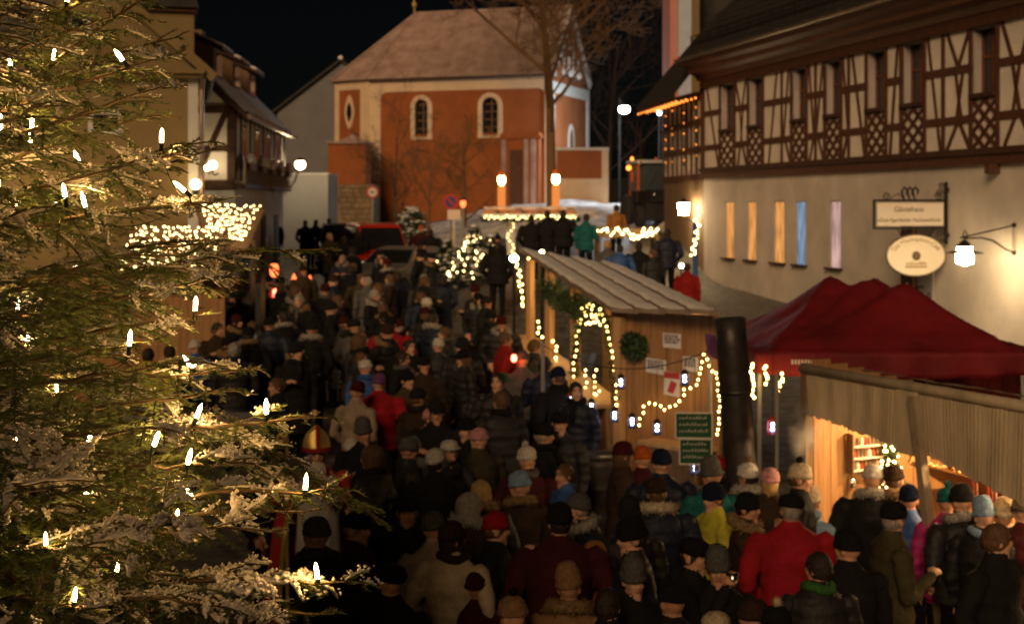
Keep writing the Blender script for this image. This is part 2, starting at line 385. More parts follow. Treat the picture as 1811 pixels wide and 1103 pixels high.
        obj('pane', MB().box(a + .03, b - .03, .22, .255, zs, ztop - .03), 'glass_dark', wd)
        fr = MB(); m = (a + b) / 2
        for x in (a + .06, m, b - .06): fr.box(x - .03, x + .03, .185, .218, zs, ztop - .03)
        fr.box(a + .09, b - .09, .182, .217, zs + .75, zs + .80)
        obj('frame', fr, 'cornice_wood', wd)
        obj('sill', MB().box(a - .05, b + .02, -.09, .23, zs - .10, zs - .002), 'timber_dark', wd)
    # eaves: purlin, boarded cornice in steps, gutter
    obj('purlin', MB().box(-.15, UE, -.09, .3, 7.78, 8.05), 'timber', th)
    co = [(0, 8.05), (-.12, 8.05), (-.2, 8.2), (-.42, 8.28), (-.46, 8.42), (-.66, 8.5), (-.70, 8.66), (0, 8.66)]
    mb = MB(); mb.add([(-.3, y, z) for y, z in co] + [(UE, y, z) for y, z in co], [tuple(range(8)), tuple(range(15, 7, -1))] + [((i + 1) % 8, i, i + 8, (i + 1) % 8 + 8) for i in range(8)])
    obj('cornice', mb, 'cornice_wood', th)
    gt = MB()
    def gut(u, v):
        t = math.pi * (1 + v); return (-.4 + (UE + .4) * u, -.80 + .085 * math.cos(t), 8.72 + .085 * math.sin(t))
    gt.grid(gut, 40, 8); go = obj('gutter', gt, 'gutter_metal', th, smooth=True)
    so = go.modifiers.new('thick', 'SOLIDIFY'); so.thickness = .006
    for k in range(14): obj('gutter_bracket', MB().box(k * 1.9, k * 1.9 + .04, -.90, -.69, 8.76, 8.775), 'gutter_metal', th)
    # roof with rows of tiles, snow guard
    rs = 1.05
    def rp(d): return (-.74 + d * .69, 8.70 + d * .72)
    rows = 26
    mb = MB()
    mb.add([(-.45, *rp(0)), (UE, *rp(0)), (UE, *rp(8.6)), (-.45, *rp(8.6))], [(0, 1, 2, 3)])
    ro = obj('roof', mb, 'roof_dark', th)
    for k in range(rows):
        y0, q0 = rp(k * .33); y1, q1 = rp(k * .33 + .36)
        obj('tile_row', MB().add([(-.45, y0, q0 + .05), (UE, y0, q0 + .05), (UE, y1, q1 + .012), (-.45, y1, q1 + .012), (-.45, y0, q0 + .01), (UE, y0, q0 + .01)], [(0, 1, 2, 3), (4, 5, 1, 0)]), 'roof_dark', ro)
    sg = MB(); y, q = rp(.55)
    for z in (.12, .24, .36): sg.bar((-.2, y - .0, q + z), (UE, y - .0, q + z), .03, .03)
    for k in range(34): sg.bar((-.2 + k * .8, y, q), (-.2 + k * .8, y, q + .4), .03, .03, up=(1, 0, 0))
    obj('snow_guard', sg, 'iron', th)
    # gable end closing wall
    obj('end_wall', MB().prism([(.01, 4.86), (6, 4.86), (6, 8.6), (5.4, 12), (.01, 8.6)], -.02, .02, Matrix.Rotation(math.pi / 2, 4, 'Z')), 'plaster_cream', th)
    # pale handrail on the wall
    h = thing('handrail', 'pale sloping handrail fixed to the ground floor wall behind the chalet roof', 'handrail', (FX - FS * 46, 46, 0), math.atan2(UX.y, UX.x))
    a, b = fu(1246), fu(1325)
    obj('rail_board', MB().bar((a, -.12, zpx(519, fY(1246))), (b, -.12, zpx(562, fY(1325))), .06, .13), 'plank_pale', h)
    for k in range(3):
        t = (k + .3) / 3; u = a + (b - a) * t; z = zpx(519, fY(1246)) * (1 - t) + zpx(562, fY(1325)) * t
        obj('bracket', MB().box(u - .02, u + .02, -.10, .02, z - .12, z - .06), 'iron', h)
    return th
guest_house()

def wing():
    A = Vector((6.2, 46.02)); B = Vector((5.57, 52.0)); d = (A - B).normalized()      # wall from the far end B to the corner A
    th = thing('half_timbered_wing', 'narrow half-timbered wing with orange lights under its eaves beside the guest house', 'house', (B.x, B.y, 0), math.atan2(d.y, d.x))
    L = (A - B).length - .03
    z = lambda q: q
    obj('wall', MB().box(0, L, .0, 3.5, 0, 4.85), 'old_wood', th)
    obj('infill_panel', MB().box(0, L, .0, 3.5, 5.05, 7.6), 'plaster_cream', th)
    for q, nm in ((4.95, 'sill_beam'), (5.85, 'rail'), (6.75, 'rail'), (7.55, 'rail')):
        obj(nm, MB().box(-.02, L - .01, -.05, .01, q - .10, q + .10), 'timber', th)
    for k in range(9):
        x = .08 + (L - .2) * k / 8; obj('post', MB().box(x - .07, x + .07, -.06, .012, 5.06, 7.44), 'timber', th)
    for k in range(4):
        x = .75 + k * 1.45; o = obj('window', MB().box(x - .25, x + .25, -.045, .01, 5.97, 6.64), 'glass_dark', th)
        obj('frame', MB().box(x - .02, x + .02, -.062, -.046, 5.97, 6.64), 'frame_white', o)
    def rp(dd): return (-.95 + dd * .62, 7.62 + dd * .78)
    mb = MB().add([(-.5, *rp(0)), (L + .1, *rp(0)), (L + .1, *rp(4.2)), (1.2, *rp(4.2)), (-.5, -.95, 7.50), (L + .1, -.95, 7.50), (L + .1, .0, 7.75), (-.5, .0, 7.75)],
                  [(0, 1, 2, 3), (4, 5, 1, 0), (4, 7, 6, 5), (0, 3, 7, 4)])
    obj('roof', mb, 'roof_dark', th)
    for k in range(9): obj('rafter', MB().bar((k * .72, -.93, 7.46), (k * .72, 0, 7.66), .08, .10), 'cornice_wood', th)
    st = thing('eaves_light_rope', 'orange light ropes glowing under the eaves of the half-timbered wing', 'string lights', (B.x, B.y, 0), math.atan2(d.y, d.x))
    for r in range(3):
        y = -.88 + r * .32; q = 7.40 + r * .06
        obj('cable', MB().tube([(-.4, y, q), (L, y, q)], .012, 5), 'cable', st)
        for k in range(12): bulb(st, (-.4 + (L + .3) * k / 11, y, q - .03), 'bulb_orange', .03)
    for px, nm in ((1183, 0), (1195, 1), (1216, 2), (1238, 3)):
        s2 = thing('vertical_light_string', ['orange and green light string on the outer post of the wing', 'orange light string on the second post of the wing', 'light string on the third post of the half-timbered wing', 'light string on the corner post between wing and guest house'][nm], 'string lights', (B.x, B.y, 0), math.atan2(d.y, d.x), 'light strings on the wing posts')
        # intersect with the wall
        t = (px - PX0) / F; den = (d.x - t * d.y); x = (t * B.y - B.x) / den
        obj('cable', MB().tube([(x, -.10, 7.3), (x + .03, -.10, 6), (x, -.10, 5.2)], .012, 5), 'cable', s2)
        gar = MB()
        for k in range(60):
            q = random.uniform(5.3, 7.3); v = Vector((random.uniform(-1, 1), random.uniform(-1, 0), random.uniform(-1, 1))) * .10
            gar.add([(x, -.1, q), (x + v.x, -.1 + v.y, q + v.z), (x + v.x * .6 + .02, -.1 + v.y, q + v.z + .03)], [(0, 1, 2)])
        stuff(obj('garland', gar, 'leaf_green', s2))
        for k in range(5): bulb(s2, (x + random.uniform(-.04, .04), -.13, 7.25 - k * .42 + random.uniform(-.12, .12)), 'bulb_orange', .02)
BULB = {}
def bulb(parent, loc, m='bulb_warm', r=.013):
    if (m, r) not in BULB:
        mb = MB().ball((0, 0, 0), (r, r, r * 1.15), 6, 4); me = mb.mesh('bulb', True); me.materials.append(MAT[m]); BULB[(m, r)] = me
    return inst('bulb', BULB[(m, r)], parent, Matrix.Translation(loc))
wing()

def far_tower():
    Y = 60.0
    x = lambda px: (px - PX0) / F * Y
    th = thing('town_tower', 'tall pale tower with pink and ochre corner strips behind the guest house roof', 'tower', (x(1210), Y, G(x(1210), Y)))
    X0 = x(1210); g = G(X0, Y); zz = 22
    obj('shaft', MB().box(x(1187) - X0, x(1234) - X0, .05, 3, 0, zz), 'blue_white_wall', th)
    obj('corner_strip', MB().box(x(1185) - X0, x(1199) - X0, -.02, 3.04, 0, zz), 'pink_wall', th)
    obj('corner_strip', MB().box(x(1223) - X0, x(1237) - X0, -.02, .4, 0, zz), 'yellow_wall', th)
    th = thing('slate_house', 'dark slate-clad house wall rising behind the guest house roof', 'house', (x(1340), 62, G(8, 62)))
    obj('wall', MB().box(x(1238) - x(1340), x(1500) - x(1340), -.05, 6, 0, 16), 'slate', th)
    for k in range(8): obj('slate_course', MB().box(x(1238) - x(1340) - .02, x(1500) - x(1340), -.09, -.052, 8 + k, 8.9 + k), 'slate', th)
far_tower()

# ------------------------------------------------------------------ signs and lamp on the guest house
def text_mesh(s, size, arc=None):
    cu = bpy.data.curves.new('txt', 'FONT'); cu.body = s; cu.size = size; cu.align_x = 'CENTER'; cu.extrude = .004
    o = bpy.data.objects.new('txt', cu); COL.objects.link(o); dg = bpy.context.evaluated_depsgraph_get(); dg.update()
    me = bpy.data.meshes.new_from_object(o.evaluated_get(dg)); bpy.data.objects.remove(o)
    if arc:
        a, b = arc                                     # ellipse radii: baseline wraps over the top
        for v in me.vertices:
            t = math.pi / 2 - v.co.x / a; r = 1 + v.co.y / ((a + b) / 2)
            v.co.x, v.co.y = a * r * math.cos(t), b * r * math.sin(t)
    return me
WALLA = math.atan2(UX.y, UX.x)
def scroll(mb, cx, cz, r, s=1, turns=1.5, M=None):
    pts = []
    for k in range(22):
        t = k / 21 * turns * 2 * math.pi; q = r * (1 - .8 * k / 21); pts.append((cx + s * (q * math.cos(t) - r), 0, cz + q * math.sin(t)))
    mb.tube(pts, .012, 5)
def signs():
    # frame: local x runs out from the wall (to the left in the picture), z up; built at the wall
    px = 1678; Y = fY(px); base = Vector((FX - FS * Y, Y, 0)); out = Vector((-.974, -.2266, 0))
    ang = math.atan2(-out.y, -out.x)                   # local -x is outward
    FR = Matrix.Rotation(R(90), 4, 'X')
    z = lambda py: zpx(py, Y)
    th = thing('guest_house_sign', 'white rectangular guest house sign in a scrolled iron frame', 'sign', base, ang)
    obj('wall_bar', MB().box(-.10, -.04, -.03, .03, z(432), z(322)).box(-.05, .02, -.025, .025, z(420), z(412)).box(-.05, .02, -.025, .025, z(340), z(332)), 'iron', th)
    x0, x1 = -1.82, -.12; zt, zb = z(355), z(403)
    fr = MB().box(x0, -.10, -.02, .02, zt - .02, zt + .03).box(x0, -.10, -.02, .02, zb - .03, zb + .02).box(x0, x0 + .045, -.021, .021, zb, zt)
    obj('frame', fr, 'iron', th)
    pl = obj('panel', MB().box(x0 + .09, x1 - .02, -.015, .015, zb + .05, zt - .05), 'sign_white', th)
    xm = (x0 + x1) / 2
    for s_, yy, sz in (('Gästehaus', zt - .24, .17), ('»Zum Egerländer Fachwerkhof«', zt - .46, .118)):
        ws = [text_mesh(w_, sz) for w_ in s_.split()]; wd = [max(v.co.x for v in me.vertices) - min(v.co.x for v in me.vertices) for me in ws]; xx = xm - (sum(wd) + sz * .35 * (len(ws) - 1)) / 2
        for me, w_ in zip(ws, wd): link('lettering', me, 'lettering', pl, Matrix.Translation((xx + w_ / 2, -.018, yy)) @ FR); xx += w_ + sz * .35
    sc = MB()
    for (cx, cz, r, s_) in ((xm - .45, zt + .09, .09, 1), (xm + .62, zt + .09, .09, -1), (-.14, zt + .17, .09, 1), (-.12, zt + .33, .07, 1), (-.14, zb - .14, .08, 1), (-.12, zb - .30, .06, 1)): scroll(sc, cx, cz, r, s_)
    sc.tube([(xm - .5, 0, zt + .02), (xm - .25, 0, zt + .16), (xm - .1, 0, zt + .02)], .012, 5)
    obj('scrollwork', sc, 'iron', th, smooth=True)
    em = MB()
    for dx in (-.13, 0, .13): em.tube([(xm + .02 + dx, 0, zt + .02), (xm + dx - .03, .02, zt + .2), (xm + dx + .03, 0, zt + .30), (xm + dx + .1, 0, zt + .22), (xm + dx + .07, 0, zt + .12)], [.02, .03, .025, .03, .01], 7)
    obj('emblem', em, 'iron', th, smooth=True)
    # oval sign
    zc = z(451); a, b = .70, .45
    th = thing('oval_cafe_sign', 'cream oval café sign hanging below the rectangular sign', 'sign', base, ang)
    xc = -.80 - .0
    el = [(xc + a * math.cos(t), zc + b * math.sin(t)) for t in np.linspace(0, 2 * math.pi, 48, endpoint=False)]
    pl = obj('panel', MB().prism(el, -.02, .02), 'sign_cream', th)
    rg = MB().tube([(x, 0, q) for x, q in el] + [(el[0][0], 0, el[0][1])], .026, 6); obj('rim', rg, 'gutter_metal', th, smooth=True)
    me = text_mesh('Das Marktplatz-Café', .155, (a * .74, b * .70)); link('lettering', me, 'lettering_gold', pl, Matrix.Translation((xc, -.026, zc)) @ FR)
    lo = MB().lathe([(.0, 0), (.10, 0), (.10, .006), (0, .006)], 20, XF((xc, -.023, zc - .01), rx=R(90))); obj('emblem', lo, 'lettering', pl)
    lo = MB().tube([(xc - .02, -.034, zc - .06), (xc - .03, -.034, zc + .03), (xc + .02, -.034, zc + .05), (xc + .03, -.034, zc - .03), (xc - .01, -.034, zc - .04)], .008, 5); obj('emblem_mark', lo, 'lettering_gold', pl)
    bx = MB().box(xc - .26, xc + .26, -.024, -.0201, zc - .27, zc - .235); obj('bar', bx, 'lettering_gold', pl)
    wr = MB(); x = xc - .25
    while x < xc + .24:
        w = random.uniform(.015, .03); wr.box(x, x + w, -.024, -.0201, zc - .215, zc - .215 + random.choice((.05, .05, .075))); x += w + .014
    obj('small_lettering', wr, 'lettering_gold', pl)
    obj('hanger', MB().tube([(xc - .45, 0, zb - .02), (xc - .32, 0, zc + b * .88)], .012, 5).tube([(xc + .45, 0, zb - .02), (xc + .32, 0, zc + b * .88)], .012, 5), 'iron', th)
    # café board on the wall behind, dark downpipe
    H = (FX - FS * 46, 46, 0)
    th = thing('cafe_wall_board', 'grey wall board with large letters behind the oval sign', 'sign', H, WALLA)
    a_, b_ = fu(1626), fu(1653); pb = obj('panel', MB().box(a_, b_, -.05, -.004, 1.6, 3.55), 'reveal_grey', th)
    for ch, dx in (('C', -.2), ('a', .2)): link('letter', text_mesh(ch, .55), 'lettering', pb, Matrix.Translation(((a_ + b_) / 2 + dx, -.058, zpx(535, fY(1640)))) @ FR)
    th = thing('dark_wall_board', 'narrow dark board on the wall beside the café board', 'board', H, WALLA)
    a_, b_ = fu(1597), fu(1622); obj('panel', MB().box(a_, b_, -.06, -.004, 1.6, 3.6), 'timber_dark', th)
    obj('lath', MB().box(a_ + .6, a_ + .68, -.085, -.0605, 1.6, 3.6), 'plank_wood', th)
    # wall lamp
    px = 1795; Yl = fY(px); base = Vector((FX - FS * Yl, Yl, 0)); z = lambda py: zpx(py, Yl)
    th = thing('wall_lamp', 'iron wall lamp with a wide brim glowing beside the oval sign', 'lamp', base, ang)
    xl = -1.13
    ar = MB().tube([(0, 0, z(398)), (xl - .1, 0, z(420))], .018, 6)
    ar.tube([(.0, 0, z(447)), (-.2, 0, z(441)), (-.5, 0, z(425)), (-.75, 0, z(420)), (xl, 0, z(421))], .02, 6).tube([(-.05, 0, z(398)), (-.05, 0, z(447))], .008, 5)
    for q in (398, 447): ar.lathe([(.05, -.05), (.05, .0), (.02, .05)], 8, XF((-.03, 0, z(q)), ry=R(-90)))
    ar.tube([(xl + .05, 0, z(420)), (xl + .04, 0, z(410)), (xl, 0, z(407)), (xl - .03, 0, z(412)), (xl - .02, 0, z(425))], .014, 6)
    obj('arm', ar, 'iron', th, smooth=True)
    q = z(434)
    obj('cap', MB().lathe([(.01, .12), (.05, .11), (.16, .0), (.17, -.02), (.01, -.021)], 16, XF((xl, 0, q))), 'iron', th, smooth=True)
    obj('neck_glass', MB().lathe([(.145, -.022), (.15, -.09)], 16, XF((xl, 0, q))), 'lamp_warm_soft', th)
    obj('brim', MB().lathe([(.16, -.091), (.38, -.14), (.38, -.148), (.15, -.11)], 24, XF((xl, 0, q))), 'iron', th, smooth=True)
    obj('shade', MB().lathe([(.13, -.112), (.165, -.15), (.175, -.28), (.16, -.35), (.05, -.37), (.03, -.40)], 16, XF((xl, 0, q))), 'lamp_warm_soft', th, smooth=True)
signs()

# unseen house added behind the camera to keep the main light off the square
def shading_house():
    th = thing('shade_house', 'unseen plain house added behind the viewpoint to shade the square', 'house', (-15.5, -3.0, 0))
    obj('wall', MB().box(-9, 11.0, -10, 0, 0, 11.0), 'plaster_lower', th)
    obj('roof', MB().add([(-9.4, .4, 10.9), (11.4, .4, 10.9), (11.4, -10.4, 10.9), (-9.4, -10.4, 10.9), (-9.4, -5, 13.7), (11.4, -5, 13.7)], [(0, 1, 5, 4), (2, 3, 4, 5), (0, 4, 3), (1, 2, 5), (3, 2, 1, 0)]), 'roof_dark', th)
    for k in range(4):
        for j in range(3):
            w = obj('window', MB().box(-8 + k * 3.5, -6.9 + k * 3.5, -.02, .05, 1.2 + j * 3.4, 2.8 + j * 3.4), 'frame_white', th); obj('pane', MB().box(-7.9 + k * 3.5, -7.0 + k * 3.5, .0505, .056, 1.3 + j * 3.4, 2.7 + j * 3.4), 'glass_dark', w)
shading_house()
# ------------------------------------------------------------------ church
def church():
    Lp = Vector((-7.81, 78.4)); e = Vector((.946, -.324)).normalized(); n = Vector((-e.y, e.x)); ang = math.atan2(e.y, e.x)
    th = thing('church', 'orange plastered church with white bands and a snow-dusted steep roof', 'church', (Lp.x, Lp.y, 0), ang)
    def lx(px):
        t = (px - PX0) / F; return (t * Lp.y - Lp.x) / (e.x - t * e.y)
    def lz(px, py):
        x = lx(px); return zpx(py, Lp.y + e.y * x)
    LEN = lx(975); D = 7.2; ev = 10.95; g = 2.6; rg = 14.75
    wn_ = [(lx(734), lx(757), lz(745, 238), lz(745, 176)), (lx(853), lx(881), lz(867, 235), lz(867, 172))]
    ap = [(0, 0), (-2.6, .95), (-3.5, 3.6), (-2.6, 6.25), (0, D)]
    # nave walls, window holes as gaps in wall strips
    mb = MB(); p = 0
    for a, b, c, d_ in wn_: mb.box(p, a, 0, .5, g, ev); mb.box(a, b, 0, .5, g, c); mb.box(a, b, 0, .5, d_, ev); p = b
    mb.box(p, LEN, 0, .5, g, ev); mb.box(0, LEN, D - .5, D, g, ev)
    mb.prism([(0.001, g), (D - .001, g), (D - .001, ev), (D / 2, rg), (0.001, ev)], LEN - .45, LEN + .0, Matrix(((0, 1, 0, 0), (1, 0, 0, 0), (0, 0, 1, 0), (0, 0, 0, 1))))
    obj('wall', mb, 'church_orange', th)
    obj('apse_wall', MB().slab(ap + [(.2, D), (.2, 0)], g, ev), 'church_orange', th)
    T = .04
    fz0 = lz(700, 163)
    obj('frieze', MB().box(0, LEN, -T, 0.01, fz0, ev - .02), 'church_white', th)
    obj('corner_pilaster', MB().box(-.02, .62, -T - .01, .01, g, fz0 - .003), 'church_white', th)
    obj('corner_pilaster', MB().box(LEN - .35, LEN + .03, -T - .01, .01, g, fz0 - .003), 'church_white', th)
    # concave corners of the panel
    for x in (.62, LEN - .35):
        s = 1 if x < 3 else -1
        pol = [(x, fz0)] + [(x + s * (.4 - .4 * math.cos(t)), fz0 - .4 + .4 * math.sin(t)) for t in np.linspace(0, math.pi / 2, 7)]
        obj('panel_corner', MB().prism(pol, -T + .006, .01), 'church_white', th)
    for a, b, c, d_ in wn_:
        m = (a + b) / 2; w = (b - a) / 2; rr = .24
        arc = lambda q, zz: [(m + q * math.cos(t), zz + q * math.sin(t)) for t in np.linspace(0, math.pi, 13)]
        zz = d_ - w
        fo = MB(); o_ = arc(w + rr, zz); i_ = arc(w, zz)
        o_ = [(b + rr, c - .15)] + o_ + [(a - rr, c - .15)]; i_ = [(b, c - .15)] + i_ + [(a, c - .15)]
        k = len(o_); vs = [(x, -.07, q) for x, q in o_ + i_] + [(x, .012, q) for x, q in o_ + i_]
        fs = []
        for j in range(k - 1): fs += [(j, j + 1, k + j + 1, k + j), (2 * k + j, 2 * k + j + 1, 3 * k + j + 1, 3 * k + j), (j, j + 1, 2 * k + j + 1, 2 * k + j), (k + j, k + j + 1, 3 * k + j + 1, 3 * k + j)]
        win = obj('window', MB().add(vs, fs).box(a - rr, b + rr, -.09, .012, c - .28, c - .152), 'church_white', th)
        # spandrels over the arch, so that the opening is round-headed
        sp = MB()
        for s in (-1, 1):
            pol = [(m + s * w, zz)] + [(m + s * w * math.cos(t), zz + w * math.sin(t)) for t in np.linspace(0, math.pi / 2, 8)] + [(m + s * w, d_)]
            sp.prism(pol, .003, .4)
        obj('spandrel', sp, 'church_orange', win)
        obj('pane', MB().box(a, b, .30, .33, c - .02, d_), 'glass_dark', win)
        mu = MB()
        for q in np.linspace(c + .3, zz + w * .2, 4): mu.box(a, b, .27, .298, q, q + .05)
        mu.box(m - .03, m + .03, .262, .296, c, d_); obj('muntin', mu, 'old_wood', win)
    # apse facet decoration: white borders and a pointed oval
    f0 = Vector((0, 0)); f1 = Vector((-2.6, .95)); dv = (f0 - f1); fl = dv.length; fa = math.atan2(dv.y, dv.x); FM = Matrix.Translation((f1.x, f1.y, 0)) @ Matrix.Rotation(fa, 4, 'Z')
    bd = MB().box(.0, .35, -T, .01, g, ev - .5, FM).box(fl - .75, fl + .02, -T, .01, g, ev - .5, FM).box(0, fl, -T - .002, .01, ev - .498, ev - .02, FM)
    obj('apse_band', bd, 'church_white', th)
    c = Vector((fl * .44, 9.0)); oo = []
    cx, cz = fl * .42, zpx(199, 79.6)
    def vp(s): return [(cx + s * .38 * math.cos(t) * (1 - .25 * abs(math.sin(t))), cz + s * .95 * math.sin(t)) for t in np.linspace(0, 2 * math.pi, 20, endpoint=False)]
    oc = obj('oculus', MB().prism(vp(1), -.05, .012, FM), 'church_white', th); obj('pane', MB().prism(vp(.55), -.056, -.0505, FM), 'glass_dark', oc)
    # roof
    ov = .35
    apx = [(-ov * .2, -ov), (-2.75, .95 - ov * .8), (-3.8, 3.6), (-2.75, 6.25 + ov * .8), (-ov * .2, D + ov)]
    rx = lx(676) + .4
    v = [(x, y, ev) for x, y in apx] + [(LEN + .12, -ov, ev), (LEN + .12, D + ov, ev), (rx, D / 2, rg + .15), (LEN + .12, D / 2, rg + .15)]
    mb = MB().add(v, [(0, 5, 8, 7), (4, 7, 8, 6), (0, 7, 1), (1, 7, 2), (2, 7, 3), (3, 7, 4), (0, 1, 2, 3, 4, 6, 5)])
    ro = obj('roof', mb, 'church_roof', th)
    # tile courses on the front slope
    run = D / 2 + ov; rise = rg + .15 - ev
    for k in range(26):
        t0, t1 = k / 26, (k + 1.05) / 26
        xl = lambda t: apx[0][0] + (rx - apx[0][0]) * t
        P = lambda t, x, dz: (x, -ov + run * t - .02, ev + rise * t + dz)
        obj('tile_course', MB().add([P(t0, xl(t0), .07), P(t0, LEN + .1, .07), P(t1, LEN + .1, .03), P(t1, xl(t1), .03), P(t0, xl(t0), .0), P(t0, LEN + .1, .0)], [(0, 1, 2, 3), (4, 5, 1, 0)]), 'church_roof', ro)
    obj('ridge_tiles', MB().tube([(rx, D / 2, rg + .2), (LEN + .1, D / 2, rg + .2)], .13, 8).tube([(rx, D / 2, rg + .2), (apx[0][0], apx[0][1], ev + .08)], .10, 6).tube([(rx, D / 2, rg + .2), (apx[1][0], apx[1][1], ev + .08)], .08, 6), 'church_roof', ro)
    obj('eaves_board', MB().box(0, LEN + .05, -ov, -T - .003, ev - .10, ev - .004), 'timber_dark', ro)
    fi = MB().tube([(rx, D / 2, rg + .2), (rx, D / 2, rg + 1.2)], .04, 6).ball((rx, D / 2, rg + .75), .16, 10, 6); obj('finial', fi, 'gold', ro)
    obj('ridge_cross', MB().tube([(LEN - .1, D / 2, rg + .2), (LEN - .1, D / 2, rg + 1.0)], .05, 6).tube([(LEN - .1, D / 2 - .25, rg + .75), (LEN - .1, D / 2 + .25, rg + .75)], .04, 6), 'gutter_metal', ro)
    # west gable ornaments (face at x = LEN, looking right)
    GM = Matrix.Translation((LEN, 0, 0)) @ Matrix.Rotation(math.pi / 2, 4, 'Z')       # local x -> church y, outward -y -> +x
    go = MB().bar((-.15, -.06, ev - .1), (D / 2, -.06, rg + .1), .42, .10, up=(0, 1, 0), M=GM).bar((D + .15, -.06, ev - .1), (D / 2, -.06, rg + .1), .42, .10, up=(0, 1, 0), M=GM)
    obj('gable_verge', go, 'frame_white', th)
    gb = MB().box(0, D, -.05, .01, ev - .95, ev - .35, GM).box(0, .5, -.052, .01, g, ev - .953, GM).box(D - .5, D, -.052, .01, g, ev - .953, GM); obj('gable_band', gb, 'frame_white', th)
    gz = MB()
    for k, (cx_, h) in enumerate(((2.2, 1.1), (3.2, 1.9), (4.0, 1.9), (5.0, 1.1))):
        gz.box(cx_ - .12, cx_ + .12, -.05, .01, ev + .25, ev + .25 + h, GM).ball((cx_, -.03, ev + .3), .22, 8, 5, GM)
    obj('gable_ornament', gz, 'frame_white', th)
    for k in range(7):
        t = (k + .5) / 7; obj('step_block', MB().box(D / 2 * t - .2, D / 2 * t + .22, -.14, .0, ev + (rg - ev) * t - .35, ev + (rg - ev) * t + .22, GM), 'frame_white', th)
    nz = [(3.6 + .55 * math.cos(t), 7.6 + .9 * math.sin(t)) for t in np.linspace(0, math.pi, 11)] + [(3.05, 5.2), (4.15, 5.2)]
    nc = obj('niche', MB().prism(nz, -.05, .01, GM), 'frame_white', th)
    nz = [(3.6 + .36 * math.cos(t), 7.5 + .7 * math.sin(t)) for t in np.linspace(0, math.pi, 11)] + [(3.24, 5.2), (3.96, 5.2)]
    obj('niche_back', MB().prism(nz, -.058, -.0505, GM), 'old_wood', nc)
    # portal
    a, b = lx(893), lx(958); z0, z1 = g, lz(925, 236)
    po = obj('portal', MB().box(a, b, -.5, -.012, z0, z1 - .3).prism([(a - .15, z1 - .3), (b + .15, z1 - .3), (b, z1), (a, z1)], -.6, -.014), 'church_orange', th)
    for x in (a + .12, (a + b) / 2 + .35, b - .3): obj('pillar', MB().box(x - .12, x + .12, -.58, -.503, z0, z1 - .32), 'church_roof', po)
    obj('door', MB().box(a + .45, (a + b) / 2 + .15, -.55, -.502, z0, z1 - .9), 'timber', po)
    # left annex on a rubble base, right garden wall: things beside the church
    Y = 74.0; x = lambda px: (px - PX0) / F * Y; z = lambda py: zpx(py, Y); g0 = G(x(610), Y)
    th = thing('orange_annex', 'small orange annex on a rubble stone base at the left end of the church', 'annex', (x(612), Y, 0)); X0 = x(612)
    obj('wall', MB().box(x(580) - X0, x(646) - X0, 0, 3, z(326), z(254)), 'church_orange', th)
    obj('cap_roof', MB().prism([(x(577) - X0, z(254)), (x(649) - X0, z(254)), (x(649) - X0, z(250)), (x(625) - X0, z(237)), (x(600) - X0, z(250)), (x(577) - X0, z(250))], -.12, 3.1), 'church_roof', th)
    sb = obj('stone_base', MB().box(x(580) - X0 - .05, x(662) - X0, -.12, 3, g0 - .6, z(326) - .003), 'mortar', th)
    zz = g0 - .3; row = 0
    while zz < z(326) - .12:
        hh = random.uniform(.24, .34); xx = x(580) - X0 - .05 - (row % 2) * .2; hh = min(hh, z(326) - .01 - zz)
        while xx < x(662) - X0 - .1:
            w = random.uniform(.3, .6); aa = max(xx, x(580) - X0 - .05); bb = min(xx + w, x(662) - X0)
            if bb - aa > .1:
                j = lambda: random.uniform(-.02, .02)
                pol = [(aa + .02 + j(), zz + .02 + j()), (bb - .02 + j(), zz + .02 + j()), (bb - .02 + j(), zz + hh - .02 + j()), (aa + .02 + j(), zz + hh - .02 + j())]
                obj('stone', MB().prism(pol, -.12 - random.uniform(.03, .07), -.115), 'stone_block', sb)
            xx += w
        zz += hh; row += 1
    Y = 72.0; X0 = x(1030)
    th = thing('orange_garden_wall', 'orange garden wall with white coping at the right end of the church', 'wall', (x(1030), Y, 0))
    obj('wall', MB().box(x(985) - X0, x(1068) - X0, 0, .35, 3, z(266)), 'church_orange', th)
    obj('coping', MB().box(x(983) - X0, x(1077) - X0, -.08, .43, z(266) + .002, z(261)), 'frame_white', th)
    obj('end_pillar', MB().box(x(1064) - X0, x(1076) - X0, -.05, .40, 3, z(266)), 'church_white', th)
    obj('plinth', MB().box(x(985) - X0, x(1064) - X0 - .003, -.06, -.002, 3, z(316)), 'church_white', th)
church()

